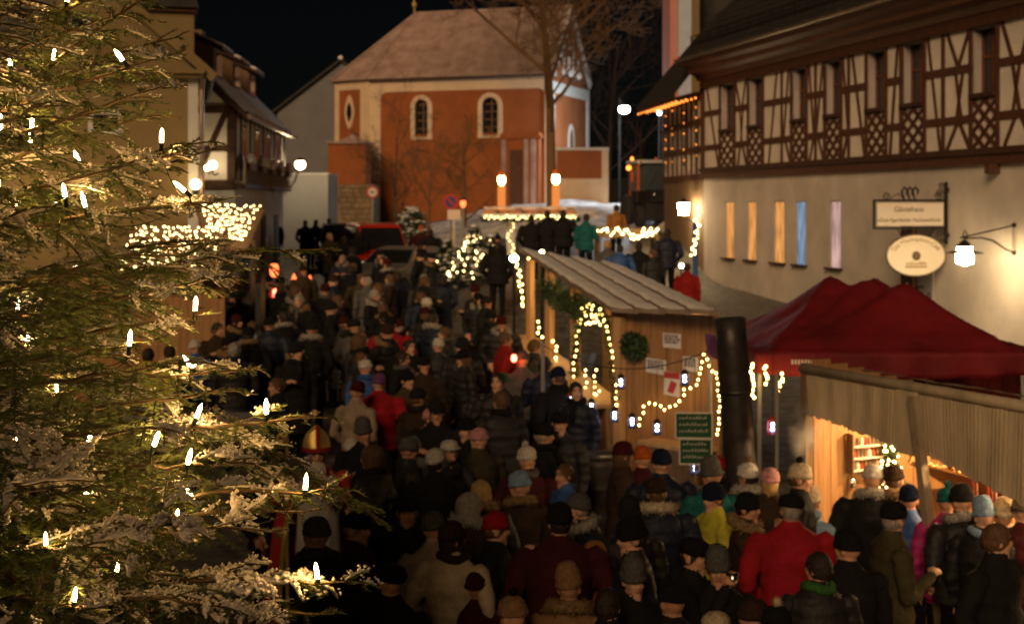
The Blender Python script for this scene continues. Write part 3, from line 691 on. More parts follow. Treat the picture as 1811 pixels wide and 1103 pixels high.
# ------------------------------------------------------------------ houses on the left
def yellow_house():
    Y = 30.0; x = lambda px: (px - PX0) / F * Y; z = lambda py: zpx(py, Y); g = G(-8, Y)
    X0 = x(348)
    th = thing('yellow_house', 'ochre yellow house with a white corner pilaster behind the fir tree', 'house', (X0, Y, g), R(13))
    Z = lambda py: z(py) - g
    wl = x(60) - X0 - 6
    wins = [(x(136) - X0, x(160) - X0, Z(68), Z(38)), (x(172) - X0, x(214) - X0, Z(232), Z(205)), (x(20) - X0, x(70) - X0, Z(240), Z(170))]
    obj('wall', MB().box(wl, 0, 0, 7, -.6, Z(140)), 'yellow_wall', th)
    apex = x(150) - X0; pk = Z(-60)
    obj('gable', MB().prism([(2 * apex, Z(126)), (.0, Z(126)), (apex, pk)], .02, 6.9), 'yellow_wall', th)
    obj('cornice', MB().box(wl, .12, -.30, -.002, Z(140), Z(126)).box(wl, .16, -.42, -.301, Z(133), Z(126)), 'yellow_wall', th)
    obj('corner_pilaster', MB().box(x(333) - X0, .03, -.05, .5, -.6, Z(141)), 'white_wall', th)
    d = Vector((0 - apex, 0, Z(126) - pk)).normalized()
    obj('roof', MB().bar((apex, 3.4, pk + .1), (.35, 3.4, Z(126) - .12), 7.3, .14, up=(d.z, 0, -d.x)).bar((apex, 3.4, pk + .1), (2 * apex - .35, 3.4, Z(126) - .12), 7.3, .14, up=(-d.z, 0, -d.x)), 'roof_dark', th)
    obj('verge_board', MB().bar((apex, -.27, pk + .02), (.36, -.27, Z(126) - .16), .10, .2, up=(0, 0, 1)), 'yellow_wall', th)
    for a, b, c, d_ in wins:
        w = obj('window', MB().box(a - .1, b + .1, -.04, -.003, c - .1, c).box(a - .1, a, -.04, -.003, c, d_).box(b, b + .1, -.04, -.003, c, d_).box(a - .1, b + .1, -.04, -.003, d_, d_ + .1), 'white_wall', th)
        obj('pane', MB().box(a, b, -.02, -.002, c, d_), 'glass_dark', w)
    obj('downpipe', MB().tube([(.12, -.38, Z(128)), (.10, -.12, Z(160)), (.10, -.12, 0)], .05, 8), 'gutter_metal', th)
    # taller block behind
    Y2 = 33.0; q = Y2 / F
    th2 = thing('yellow_tower_house', 'taller ochre block with dark roof edge rising behind the yellow gable', 'house', (x(348), Y2 + 4.2, g), R(14))
    xx = lambda px: (px - PX0) * (Y2 + 4.2) / F - X0; ZZ = lambda py: zpx(py, Y2 + 4.2) - g
    obj('wall', MB().box(xx(150), xx(346), 0, 4, 4, ZZ(26)), 'yellow_wall', th2)
    obj('cornice', MB().box(xx(148), xx(350), -.15, 4.1, ZZ(26) + .002, ZZ(20)), 'cornice_wood', th2)
    rows = obj('roof', MB().prism([(xx(140), ZZ(20) + .003), (xx(354), ZZ(20) + .003), (xx(330), ZZ(-60)), (xx(160), ZZ(-60))], -.3, 4.2), 'roof_dark', th2)
    # lamps on the yellow house
    for px, py, nm in ((336, 326, 'brightest globe lamp on the corner of the yellow house'), (96, 355, 'globe lamp on the yellow house behind the fir branches'), (14, 353, 'globe lamp at the picture edge on the yellow house')):
        p = at(px, py, Y - .55 if px > 300 else 28.0); l = thing('globe_wall_lamp', nm, 'lamp', (p.x, p.y + .5, p.z), R(13), 'globe lamps on the yellow house')
        obj('globe', MB().ball((0, -.45, 0), .10 if px > 300 else .13, 12, 8), 'lamp_gold', l, True)
        obj('arm', MB().tube([(0, 0, -.15), (0, -.25, -.25), (0, -.45, -.22), (0, -.45, -.14)], .02, 6).lathe([(.07, 0), (.07, .03), (.02, .04)], 10, XF((0, 0, -.15), rx=R(90))), 'iron', l)
yellow_house()

def timber_house():
    X = -7.8; Y0, Y1 = 40.0, 52.0; g = G(X, 45); rd = -10.7; ze, zr = 6.8, 9.8
    th = thing('half_timbered_house', 'half-timbered house with snowy roof, dormers and flower balcony left of the church', 'house', (X, Y0, 0), R(2.6))
    obj('ground_wall', MB().box(-6, 0, .0, Y1 - Y0, g - .6, 4.6), 'white_wall', th)
    obj('upper_wall', MB().box(-6, .0, .0, Y1 - Y0, 4.602, ze), 'plaster_cream', th)
    obj('gable', MB().prism([(-6, ze + .002), (0, ze + .002), (rd - X, zr - .1)], 0, Y1 - Y0), 'plaster_cream', th)
    t = lambda a, b, w=.18, nm='beam': obj(nm, MB().bar((a[0], -.02, a[1]), (b[0], -.02, b[1]), w, .06, up=(0, 1, 0)), 'timber_dark', th)
    t((-6, 4.6), (0, 4.6), .26); t((-6, 5.6), (0, 5.6), .16); t((-6, 6.7), (0, 6.7), .2, 'tie_beam'); t((-.1, 4.6), (-.1, 6.8), .22, 'corner_post')
    t((-2.4, 4.6), (-2.4, 6.7), .18, 'post'); t((-1.35, 4.6), (-1.35, 6.7), .16, 'post'); t((-.25, 6.6), (-1.1, 4.7), .15, 'brace'); t((-3.6, 4.6), (-3.6, 9.3), .18, 'post')
    t((-4, 7.7), (-.9, 7.7), .15); t((-1.2, 6.8), (-1.9, 7.7), .15, 'brace'); t((-2.4, 6.7), (-2.4, 9.3), .16, 'post'); t((-.05, 6.85), (rd - X, zr - .1), .26, 'verge_timber')
    # long side: posts, windows, balcony with boxes
    LL = Y1 - Y0
    for k in range(13):
        y = .1 + (LL - .2) * k / 12; obj('post', MB().box(-.01, .045, y - .09, y + .09, 4.72, ze - .02), 'timber_dark', th)
    for k in range(4):
        y = 1.6 + k * 2.75
        w = obj('window', MB().box(-.01, .05, y - .46, y + .46, 5.0, 6.45), 'frame_white', th); obj('pane', MB().box(.0505, .056, y - .38, y - .03, 5.08, 6.37).box(.0505, .056, y + .03, y + .38, 5.08, 6.37), 'glass_dark', w)
    ba = obj('balcony', MB().box(0.003, .28, .0, LL, 4.50, 4.62), 'timber_dark', th)
    obj('handrail', MB().box(.22, .28, .0, LL, 5.30, 5.38), 'grey_wood', ba)
    for k in range(48): obj('baluster', MB().box(.23, .27, .1 + k * .245, .16 + k * .245, 4.621, 5.299), 'grey_wood', ba)
    for k in range(5):
        fb = MB()
        y = 1 + k * 2.4
        fb.box(.281, .42, y - .5, y + .5, 5.02, 5.2)
        o = obj('flower_box', fb, 'old_wood', ba); s = MB()
        for j in range(8): s.ball((.35 + random.uniform(-.05, .05), y - .45 + j * .13, 5.25 + random.uniform(0, .16)), random.uniform(.08, .14), 7, 5)
        obj('snowy_plants', s, 'snow', o, True)
    for y in (2.0, 6.2, 9.6): o = obj('door', MB().box(-.01, .04, y - .5, y + .5, g - .3, g + 2.15), 'timber_dark', th)
    # roof
    sl = Vector((-rd + X - 0, 0)).x
    ex, ez = .38, ze - .25
    def rp(s): return (ex + (rd - X - ex) * s, ez + (zr - ez) * s)
    a, b = rp(0), rp(1)
    mb = MB().add([(a[0], -.5, a[1]), (a[0], LL + .3, a[1]), (b[0], LL + .3, b[1]), (b[0], -.5, b[1]), (a[0], -.5, a[1] - .14), (a[0], LL + .3, a[1] - .14), (b[0], LL + .3, b[1] - .14), (b[0], -.5, b[1] - .14)],
                  [(0, 1, 2, 3), (7, 6, 5, 4), (0, 4, 5, 1), (1, 5, 6, 2), (2, 6, 7, 3), (3, 7, 4, 0)])
    ro = obj('roof', mb, 'timber_dark', th)
    sn = MB()
    def sf(u, v):
        q = rp(.02 + .97 * v); return (q[0], -.45 + (LL + .7) * u, q[1] + .05 + .04 * mnoise.noise((u * 22, v * 9, 4)))
    sn.grid(sf, 50, 16); obj('snow_cover', sn, 'snow', ro, True)
    obj('back_slope', MB().bar((b[0], LL / 2 - .1, b[1] - .07), (b[0] - 3.4, LL / 2 - .1, ez), LL + .8, .14, up=(.6, 0, 1)), 'roof_dark', ro)
    for k in range(3):
        y = 2.2 + k * 3.6; s0, s1 = .36, .86; p0, p1 = rp(s0), rp(s1); zt = p0[1] + .85
        dm = obj('dormer', MB().prism([(p0[0], p0[1] - .05), (p0[0], zt), (p1[0], p1[1] + .02), (p1[0], p1[1] - .1)], y - .8, y + .8), 'old_wood', ro)
        obj('dormer_roof', MB().bar((p0[0] + .3, y, zt - .0), (p1[0] - .1, y, p1[1] + .12), 2.1, .09, up=(0, 0, 1)), 'timber_dark', dm)
        obj('dormer_snow', MB().bar((p0[0] + .28, y, zt + .08), (p1[0] - .1, y, p1[1] + .20), 2.0, .07, up=(0, 0, 1)), 'snow', dm)
        obj('pane', MB().box(p0[0] + .001, p0[0] + .03, y - .55, y + .55, p0[1] + .12, zt - .1), 'glass_dark', dm)
    c = at(362, 75, 47.8); obj('chimney', MB().box(c.x - X - .35, c.x - X + .35, 7.4, 8.1, 8.6, c.z + .35), 'old_wood', ro)
    obj('eave_gutter', MB().tube([(.44, -.4, ez - .06), (.44, LL + .3, ez - .06)], .08, 8), 'gutter_metal', ro)
    # lamps
    for (px, py, Y, r, m, nm) in ((376, 292, 39.1, .11, 'lamp_warm', 'round lamp on the gable end of the half-timbered house'), (531, 291, 52.6, .17, 'lamp_street', 'bright street lamp on a curved arm at the far corner of the half-timbered house')):
        p = at(px, py, Y); l = thing('bracket_lamp', nm, 'lamp', (p.x, p.y, p.z), 0)
        obj('globe', MB().ball((0, 0, 0), r, 12, 8), m, l, True)
        if px < 400: obj('arm', MB().tube([(0, .7, -.2), (0, .35, -.28), (0, .02, -.22), (0, 0, -r)], .025, 6), 'iron', l)
        else: obj('arm', MB().tube([(-.05, -.0, -r), (-.2, -.0, -.6), (-.42, -.2, -1.0), (-.5, -.4, -1.1)], .035, 6).lathe([(.2, r * .6), (.06, r * 1.3), (.01, r * 1.4)], 12), 'iron', l)
    # a smaller neighbour of the first lamp
    p = at(366, 297, 39.4); l = thing('small_bracket_lamp', 'small dim lamp beside the round lamp on the gable end', 'lamp', tuple(p), 0)
    obj('globe', MB().ball((0, 0, 0), .07, 10, 6), 'lamp_warm', l, True); obj('arm', MB().tube([(0, .6, -.1), (0, .3, -.16), (0, 0, -.07)], .02, 6), 'iron', l)
timber_house()

def grey_house():
    Y = 88.0; x = lambda px: (px - PX0) / F * Y; z = lambda py: zpx(py, Y); X0 = x(603)
    th = thing('grey_gable_house', 'plain grey gabled house between the half-timbered house and the church', 'house', (X0, Y, 0))
    e = x(490) - X0
    obj('wall', MB().prism([(e, 2), (-e, 2), (-e, z(197)), (0, z(110)), (e, z(197))], 0, 8), 'grey_wall', th)
    d = Vector((-e, 0, z(197) - z(110))).normalized()
    obj('roof', MB().bar((0, 4, z(110) + .12), (e - .3, 4, z(197) - .10), 8.6, .14, up=(d.z, 0, d.x)).bar((0, 4, z(110) + .12), (-e + .3, 4, z(197) - .10), 8.6, .14, up=(-d.z, 0, d.x)), 'roof_dark', th)
    obj('ridge_cap', MB().tube([(0, -.3, z(108) + .16), (0, 8.2, z(108) + .16)], .14, 8), 'snow', th)
    Y = 55.0; x = lambda px: (px - PX0) / F * 55.0; X0 = x(552)
    th = thing('white_outbuilding', 'low white rendered outbuilding wall left of the church', 'wall', (X0, Y, 0))
    obj('wall', MB().box(x(500) - X0, x(580) - X0, 0, 3, 1.4, zpx(309, Y)), 'white_wall', th)
    obj('coping', MB().box(x(500) - X0, x(582) - X0, -.06, 3, zpx(309, Y) + .002, zpx(306, Y)), 'snow', th)
grey_house()

# ------------------------------------------------------------------ bare trees
def bare_tree(px, Y, zb, H, label, r0, spread, seed, m='bark', levels=5, name='bare_tree', first=.3, n1=9, fl=.008):
    rnd = random.Random(seed); x = (px - PX0) / F * Y
    th = thing(name, label, 'tree', (x, Y, zb))
    tr = MB(); cr = MB()
    def grow(p, d, L, r, lev):
        pts = [p]; k = 5 if lev < 3 else 3; rad = [r]
        for i in range(k):
            d = (d + Vector((rnd.uniform(-1, 1), rnd.uniform(-1, 1), rnd.uniform(-.5, .9))) * (.05 + .07 * lev)).normalized()
            p = p + d * L / k; pts.append(p); rad.append(r * (1 - .75 * (i + 1) / k) if lev else r * (1 - .65 * (i + 1) / k))
        (tr if lev == 0 else cr).tube(pts, [max(q, fl) for q in rad], 8 if lev == 0 else (5 if lev < 3 else 3), cap=False)
        if lev >= levels: return
        nb = n1 if lev == 0 else rnd.randint(3, 5) 
        for j in range(nb):
            t = first + (1 - first) * (j + rnd.random()) / nb if lev == 0 else .25 + .75 * (j + rnd.random()) / nb
            i = min(int(t * k), k - 1); q = pts[i].lerp(pts[i + 1], t * k - i)
            a = rnd.uniform(0, 2 * math.pi); dd = (pts[i + 1] - pts[i]).normalized()
            s = dd.orthogonal().normalized(); s = Matrix.Rotation(a, 3, dd) @ s
            nd = (dd * (1 - spread) + s * spread + Vector((0, 0, .12))).normalized()
            grow(q, nd, L * rnd.uniform(.42, .62), max(rad[i] * .55, .008), lev + 1)
    grow(Vector((0, 0, 0)), Vector((0, 0, 1)), H, r0, 0)
    obj('trunk', tr, m, th, True); obj('crown', cr, m, th, True)
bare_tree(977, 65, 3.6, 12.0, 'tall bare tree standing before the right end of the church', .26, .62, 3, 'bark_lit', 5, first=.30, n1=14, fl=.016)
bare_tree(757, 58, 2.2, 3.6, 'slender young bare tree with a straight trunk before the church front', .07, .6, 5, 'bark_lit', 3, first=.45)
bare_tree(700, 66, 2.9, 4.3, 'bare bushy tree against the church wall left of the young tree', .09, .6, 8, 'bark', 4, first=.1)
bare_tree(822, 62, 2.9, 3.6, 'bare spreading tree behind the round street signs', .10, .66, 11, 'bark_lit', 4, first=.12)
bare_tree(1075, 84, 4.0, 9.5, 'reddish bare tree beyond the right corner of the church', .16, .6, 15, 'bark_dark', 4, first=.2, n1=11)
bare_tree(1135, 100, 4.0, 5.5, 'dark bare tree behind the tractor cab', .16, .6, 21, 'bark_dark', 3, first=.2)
# ------------------------------------------------------------------ light strings
def light_string(name, label, pts, step=11, m='bulb_warm', r=.013, group=None, jit=.5, cat='string lights', cable=True):
    """pts: (px, py, Y) corners; the cord runs between the real points, bulbs evenly along it"""
    P = [at(*p) for p in pts]; th = thing(name, label, cat, tuple(P[0]), 0, group); o = P[0]
    if cable: obj('cable', MB().tube([p - o for p in P], .005, 4), 'cable', th)
    seg = [(Vector((pts[i + 1][0] - pts[i][0], pts[i + 1][1] - pts[i][1]))).length for i in range(len(pts) - 1)]
    T = sum(seg); n = max(2, int(T / step))
    for k in range(n + 1):
        d = T * k / n; i = 0
        while i < len(seg) - 1 and d > seg[i]: d -= seg[i]; i += 1
        p = P[i].lerp(P[i + 1], min(1, d / max(seg[i], 1e-6))) + Vector((random.uniform(-1, 1), random.uniform(-1, 1), random.uniform(-1, 1))) * r * jit * 2
        bulb(th, p - o, m, r)
    return th
def tufts(mb, c, n, rad, ln=.09, seed=0):
    rnd = random.Random(seed + n)
    for k in range(n):
        d = Vector((rnd.gauss(0, 1), rnd.gauss(0, 1), rnd.gauss(0, 1))).normalized(); p = Vector(c) + Vector((d.x * rad[0], d.y * rad[1], d.z * rad[2])) * rnd.random() ** .5
        q = Vector((rnd.gauss(0, 1), rnd.gauss(0, 1), rnd.gauss(0, 1))).normalized() * ln; s = q.orthogonal().normalized() * ln * .22
        mb.add([p - s, p + s, p + q], [(0, 1, 2)])
    return mb

# ------------------------------------------------------------------ middle chalet (hut)
HA, HB = Vector((1.34, 19.0)), Vector((2.6, 17.6))
def wallpt(px):                                         # point on the near plank wall at a picture column
    k = (px - PX0) / F; t = (19 * k - 1.34) / (1.26 + 1.4 * k); return HA + (HB - HA) * t
def sideY(px): return 4.437 / ((px - PX0) / F + .163)
def chalet():
    ang = math.atan2(HB.y - HA.y, HB.x - HA.x); g = G(1.5, 19)
    th = thing('market_chalet', 'long wooden market chalet with a snowy boarded roof in the middle of the square', 'stall', (HA.x, HA.y, g), ang)
    inv = (Matrix.Translation((HA.x, HA.y, g)) @ Matrix.Rotation(ang, 4, 'Z')).inverted()
    w2 = lambda p: inv @ Vector(p)
    W_ = 1.86; n = 13; nw = W_ / n
    for k in range(n):
        x0 = k * nw; d = random.uniform(0, .012)
        obj('plank', MB().box(x0 + .004, x0 + nw - .004, -.03 - d, 0, 0, 2.36 + .03 * (k / n)), 'plank_wood', th)
    obj('backing', MB().box(0, W_, .002, .03, 0, 2.3), 'old_wood', th)
    # roof boards: four snowy strips from far to near, each lapping over the next
    FL, FR, NR, NL = at(918, 441, 26), at(1102, 480, 25.6), at(1268, 563, 17.0), at(1080, 547, 18.7)
    ns = 4
    for k in range(ns):
        a, b = k / ns, (k + 1.12) / ns; dz = .022 * k
        q = [NL.lerp(NR, a), NL.lerp(NR, b), FL.lerp(FR, b), FL.lerp(FR, a)]
        mb = MB(); top = []
        def rf(u, v, q=q, dz=dz, k=k):
            p = q[0].lerp(q[1], u).lerp(q[3].lerp(q[2], u), v); s = .05 + .025 * mnoise.noise((p.x * 3, p.y * 3, 5)) - .04 * (1 if u in (0, 1) or v in (0, 1) else 0)
            return w2((p.x, p.y, p.z + s + dz - (u - .5) * .05))
        mb.grid(rf, 8, 34); sn = obj('roof_snow', mb, 'snow', th, True)
        lo = [w2((p.x, p.y, p.z + dz + .02)) for p in q]; hi = [w2((p.x, p.y, p.z + dz - .03)) for p in q]
        obj('roof_board', MB().add(lo + hi, [(0, 1, 2, 3), (7, 6, 5, 4), (0, 4, 5, 1), (1, 5, 6, 2), (2, 6, 7, 3), (3, 7, 4, 0)]), 'grey_wood', th)
    # open side towards the crowd: posts, counter, inner back wall
    Dp = Vector((.2, 26)); sd = (Dp - HA).normalized(); nr = Vector((-sd.y, sd.x)) * -1
    for i, px in enumerate((1090, 1013, 968, 934)):
        Y = sideY(px); p = Vector((1.34 - .163 * (Y - 19), Y)); gg = G(p.x, Y)
        zt = (1 - (Y - 19) / 7) * 2.55 + (Y - 19) / 7 * 3.15
        a, b = w2((p.x + .04, Y, gg - .1)), w2((p.x + .04, Y, zt)); obj('post', MB().bar(a, b, .11, .11, up=(1, 0, 0)), 'plank_pale', th)
    q0, q1 = HA + nr * 1.5, Dp + nr * 1.5
    a, b = w2((q0.x, q0.y + .4, 1.3)), w2((q1.x, q1.y, 1.3))
    nb = 22
    for k in range(nb):
        p, q = a.lerp(b, k / nb), a.lerp(b, (k + .96) / nb); m = (p + q) / 2
        obj('back_plank', MB().bar((m.x, m.y, -.3), (m.x, m.y, 2.2 + .5 * k / nb), (q - p).length, .03, up=Vector((0, 0, 1)).cross(q - p)), 'plank_pale', th)
    for k in range(3):
        a2, b2 = w2((HA.x - .12, HA.y + .5, 1.15 + .06 * k - .06)), w2((Dp.x - .12, Dp.y, 1.45 + .06 * k - .06))
    a2, b2 = w2((HA.x - .05, HA.y + .3, 1.28)), w2((Dp.x - .05, Dp.y, 1.62)); obj('counter', MB().bar(a2, b2, .5, .05), 'plank_pale', th)
    for k in range(12):
        p, q = a2.lerp(b2, k / 12), a2.lerp(b2, (k + .97) / 12); m = (p + q) / 2; obj('counter_plank', MB().bar((m.x, m.y, -.2), (m.x, m.y, 1.0 + .35 * k / 12), (q - p).length, .03, up=Vector((0, 0, 1)).cross(q - p)), 'plank_wood', th)
    # pale serving shelf on the near wall
    obj('serving_shelf', MB().box(.85, 1.84, -.42, -.045, .72, .77), 'plank_pale', th)
    obj('shelf_front', MB().box(.85, 1.84, -.40, -.37, .0, .715), 'old_wood', th)
    # warm lamps hanging inside
    for i, (Y, dx) in enumerate(((20.2, .8), (22.6, .7), (25.0, .7))):
        x = 1.34 - .163 * (Y - 19) + dx; zz = 2.25 + .5 * (Y - 19) / 7
        l = thing('hanging_lamp', ['warm lamp hanging inside the near end of the chalet', 'warm lamp hanging inside the middle of the chalet', 'warm lamp hanging inside the far end of the chalet'][i], 'lamp', (x, Y, zz), 0, 'lamps inside the chalet')
        obj('globe', MB().ball((0, 0, 0), .05, 10, 6), 'lamp_inside', l, True); obj('cord', MB().tube([(0, 0, .05), (0, 0, .3)], .006, 5), 'cable', l)
    # papers and wreath on the near wall
    for i, (px, py, w, h, m, lab) in enumerate(((1193, 602, 31, 26, 'paper', 'upper white notice tacked to the chalet planks'), (1165, 647, 35, 26, 'paper', 'white notice at mid height below the wreath on the chalet'), (1226, 643, 26, 26, 'paper', 'white notice near the corner of the chalet beside a lantern'), (1193, 678, 27, 42, 'red_print', 'red and white poster on the chalet planks'))):
        p = wallpt(px); s = p.y / F; po = thing('notice' if m == 'paper' else 'poster', lab, 'notice' if m == 'paper' else 'poster', (p.x, p.y, zpx(py, p.y)), ang)
        W2, H2 = w * s / 2 * 1.35, h * s / 2
        sh = obj('sheet', MB().box(-W2, W2, -.054, -.05, -H2, H2, XF(ry=R(random.uniform(-4, 4)))), 'paper', po)
        pr = MB()
        if m == 'paper':
            for r_ in range(3):
                x = -W2 * .8
                while x < W2 * .7: q = random.uniform(.02, .05); pr.box(x, x + q, -.0565, -.0545, H2 * (.45 - .42 * r_), H2 * (.45 - .42 * r_) + .035); x += q + .015
            obj('lettering', pr, 'paper_print', po)
        else:
            obj('red_band', MB().box(-W2, W2, -.0565, -.0545, H2 * .45, H2 * .98), 'red_print', po)
            obj('picture', MB().add([(-W2 * .6, -.0563, -H2 * .7), (W2 * .2, -.0563, -H2 * .8), (W2 * .7, -.0563, .1 * H2), (-W2 * .1, -.0563, .3 * H2)], [(0, 1, 2, 3)]), 'red_print', po)
    p = wallpt(1131); wr = thing('fir_wreath', 'round fir wreath hanging on the chalet planks', 'wreath', (p.x, p.y, zpx(611, p.y)), ang)
    mb = MB()
    for k in range(28):
        t = k / 28 * 2 * math.pi; tufts(mb, (.14 * math.cos(t), -.10, .12 * math.sin(t)), 16, (.08, .05, .07), .10, k)
    stuff(obj('twigs', mb, 'leaf_green', wr))
    obj('ring', MB().tube([(.14 * math.cos(t), -.08, .12 * math.sin(t)) for t in np.linspace(0, 2 * math.pi, 20)], .02, 6), 'old_wood', wr)
    # garland over the open side
    gl = thing('fir_garland', 'fir garland arching over the open side of the chalet', 'garland', (HA.x, HA.y, 2)); mb = MB()
    arch = [(1016, 700), (1016, 640), (1020, 600), (1027, 565), (1042, 540), (1058, 540), (1072, 570), (1081, 610), (1087, 660), (1090, 715)]
    def onside(px, py, off=.06):
        Y = sideY(px); return Vector(((px - PX0) / F * (Y - off), Y - off, zpx(py, Y - off)))
    for i in range(len(arch) - 1):
        for k in range(6):
            px, py = [arch[i][j] + (arch[i + 1][j] - arch[i][j]) * k / 6 for j in (0, 1)]; q = onside(px, py, .02) - Vector((HA.x, HA.y, 2)); tufts(mb, q, 12, (.07, .10, .07), .09, i * 7 + k)
    for px in np.linspace(965, 1030, 14):
        q = onside(px, 512 + (px - 965) * .55, .0) - Vector((HA.x, HA.y, 2)); tufts(mb, q, 60, (.12, .2, .22), .12, int(px))
    stuff(obj('twigs', mb, 'leaf_green', gl))
    S = lambda L: [(a, b, sideY(a) - .08) for a, b in L]
    light_string('arch_light_string', 'warm light string outlining the arch on the side of the chalet', S(arch), 11.5, r=.015)
    light_string('bow_light_string', 'tangle of warm lights like a bow on top of the arch', S([(1022, 567), (1036, 560), (1030, 545), (1047, 535), (1044, 560), (1056, 556), (1064, 546), (1052, 570), (1036, 573), (1066, 566), (1060, 572)]), 8, r=.015)
    light_string('inner_light_string', 'short warm light string hanging inside the arch, nearer the post', S([(1036, 655), (1037, 680), (1033, 705), (1038, 714)]), 9, r=.014, group='strings inside the arch')
    light_string('inner_light_string', 'warm light string hanging inside the arch beside the counter', S([(1053, 655), (1052, 685), (1050, 712), (1060, 690)]), 10, r=.014, group='strings inside the arch')
    light_string('far_post_light_string', 'double warm light string hanging on the far corner post of the chalet', [(911, 450, 26), (914, 470, 26), (916, 500, 25.8), (924, 525, 25.7), (925, 545, 25.6), (922, 500, 25.7), (920, 480, 25.8), (912, 458, 25.9)], 11, r=.02)
    light_string('counter_light_string', 'orange-warm lights and candles along the far counter of the chalet', [(950, 570, 24.5), (953, 590, 24.4), (966, 600, 24.3), (968, 575, 24.3), (985, 620, 23), (984, 640, 23)], 9, r=.02)
    light_string('roof_light_string', 'few warm bulbs lying along the snowy roof edge of the chalet', [(935, 457, 25.2), (948, 461, 24.9), (1054, 479, 24), (1183, 535, 18.8)], 70, r=.02, jit=0)
    Wl = lambda L: [(a, b, wallpt(a).y - .25) for a, b in L]
    light_string('front_light_string', 'warm light string looping across the plank front of the chalet', Wl([(1131, 751), (1136, 730), (1140, 716), (1150, 713), (1159, 715), (1176, 725), (1194, 716), (1206, 704), (1211, 688), (1222, 684), (1232, 678), (1239, 664), (1242, 645), (1245, 628)]), 10.5, r=.014)
    light_string('corner_light_string', 'warm light string falling down the tent pole beside the chalet', [(1252, 636, 15.9), (1258, 655, 15.9), (1269, 662, 15.9), (1271, 690, 15.9), (1273, 720, 15.9), (1272, 745, 15.9), (1269, 768, 15.9)], 9.5, r=.013)
chalet()

def green_boards():
    for i, (px, py, w, h, lab) in enumerate(((1227, 752, 62, 42, 'green chalk board with white frame, the upper of the two boards'), (1230, 798, 54, 42, 'green chalk board with white frame, the lower of the two boards'))):
        Y = 15.7 - i * .05; s = Y / F; p = at(px, py, Y); th = thing('chalk_board', lab, 'sign board', tuple(p), R(-4))
        a, b = w * s / 2, h * s / 2
        pn = obj('panel', MB().box(-a, a, 0, .015, -b, b), 'board_green', th)
        obj('frame', MB().box(-a - .012, a + .012, -.012, .02, b, b + .014).box(-a - .012, a + .012, -.012, .02, -b - .014, -b).box(-a - .014, -a, -.011, .02, -b, b).box(a, a + .014, -.011, .02, -b, b), 'frame_white', th)
        wr = MB()
        for r_ in range(3):
            x = -a * .82
            while x < a * .7:
                q = random.uniform(.012, .03); hh = random.choice((.02, .02, .035)); y0 = b * (.55 - .55 * r_); wr.bar((x, -.003, y0), (x + q * .7, -.003, y0 + hh), .006, .003, up=(0, 1, 0)); wr.bar((x + q * .3, -.003, y0), (x + q, -.003, y0 + hh * .6), .006, .003, up=(0, 1, 0)); x += q + .012
        obj('writing', wr, 'chalk', pn)
        obj('stake', MB().box(-.015, .015, .021, .045, -p.z if i else -.45, b), 'old_wood', th)
green_boards()

def lanterns():
    rope = thing('lantern_rope', 'thin dark rope carrying the row of hanging lanterns', 'rope', tuple(at(960, 610, 18.0)))
    A, B = at(962, 612, 18.2), at(1252, 622, 15.9); o = A.copy()
    def rp(t): return A.lerp(B, t) - Vector((0, 0, .25 * 4 * t * (1 - t)))
    obj('cord', MB().tube([rp(t) - o for t in np.linspace(0, 1, 14)], .006, 4), 'cable', rope)
    obj('pole', MB().tube([(0, 0, .05), (0, 0, -A.z + G(A.x, A.y))], .025, 8), 'pole_grey', rope)
    L = [(978, 687, 'led', 'leftmost blue-white lantern on the rope'), (1009, 707, 'red', 'blue-white lantern with a red base, second on the rope'), (1046, 718, 'led', 'blue-white lantern below the arch lights'), (1087, 733, 'led', 'blue-white jar lantern at the foot of the arch'), (1098, 675, 'led', 'blue-white jar lantern hanging high right of the arch'),
         (1118, 744, 'led', 'violet-blue lantern left of the looping light string'), (1162, 755, 'led', 'lantern with two white bulbs beside the green boards'), (1211, 668, 'led', 'bright blue lantern hanging before the posters'), (1229, 826, 'led', 'lowest lantern, glowing white under the green boards')]
    for px, py, k, lab in L:
        t = min(1, max(0, (px - 962) / 290)); r = rp(t); p = at(px, py, r.y); lantern(p, r.z - p.z, k, lab)
    p = at(1366, 753, 14.2); lantern(p, .75, 'red', 'red framed lantern hanging from the tent edge')
def lantern(p, up, k, lab):
    th = thing('lantern', lab, 'lantern', tuple(p), 0, 'hanging lanterns')
    obj('bulb', MB().ball((0, 0, .015), .017, 8, 6), 'led_white', th, True); obj('bulb', MB().ball((0, 0, -.03), .015, 8, 6), 'led_white', th, True)
    obj('glow_jar', MB().lathe([(.0, -.052), (.026, -.05), (.028, -.046), (.0, -.047)], 12), 'led_halo', th)
    w = MB()
    for j in range(6): a = j * math.pi / 3; w.tube([(.045 * math.cos(a), .045 * math.sin(a), -.07), (.052 * math.cos(a), .052 * math.sin(a), 0), (.04 * math.cos(a), .04 * math.sin(a), .06)], .004, 4)
    obj('cage', w, 'sign_red' if k == 'red' else 'iron', th)
    obj('base', MB().lathe([(.05, -.085), (.052, -.07), (.0, -.069)], 12), 'sign_red' if k == 'red' else 'iron', th)
    obj('lid', MB().lathe([(.05, .06), (.03, .085), (.008, .10)], 12), 'sign_red' if k == 'red' else 'iron', th)
    obj('wire', MB().tube([(0, 0, .10), (0, 0, max(.15, up))], .003, 4), 'cable', th)
lanterns()

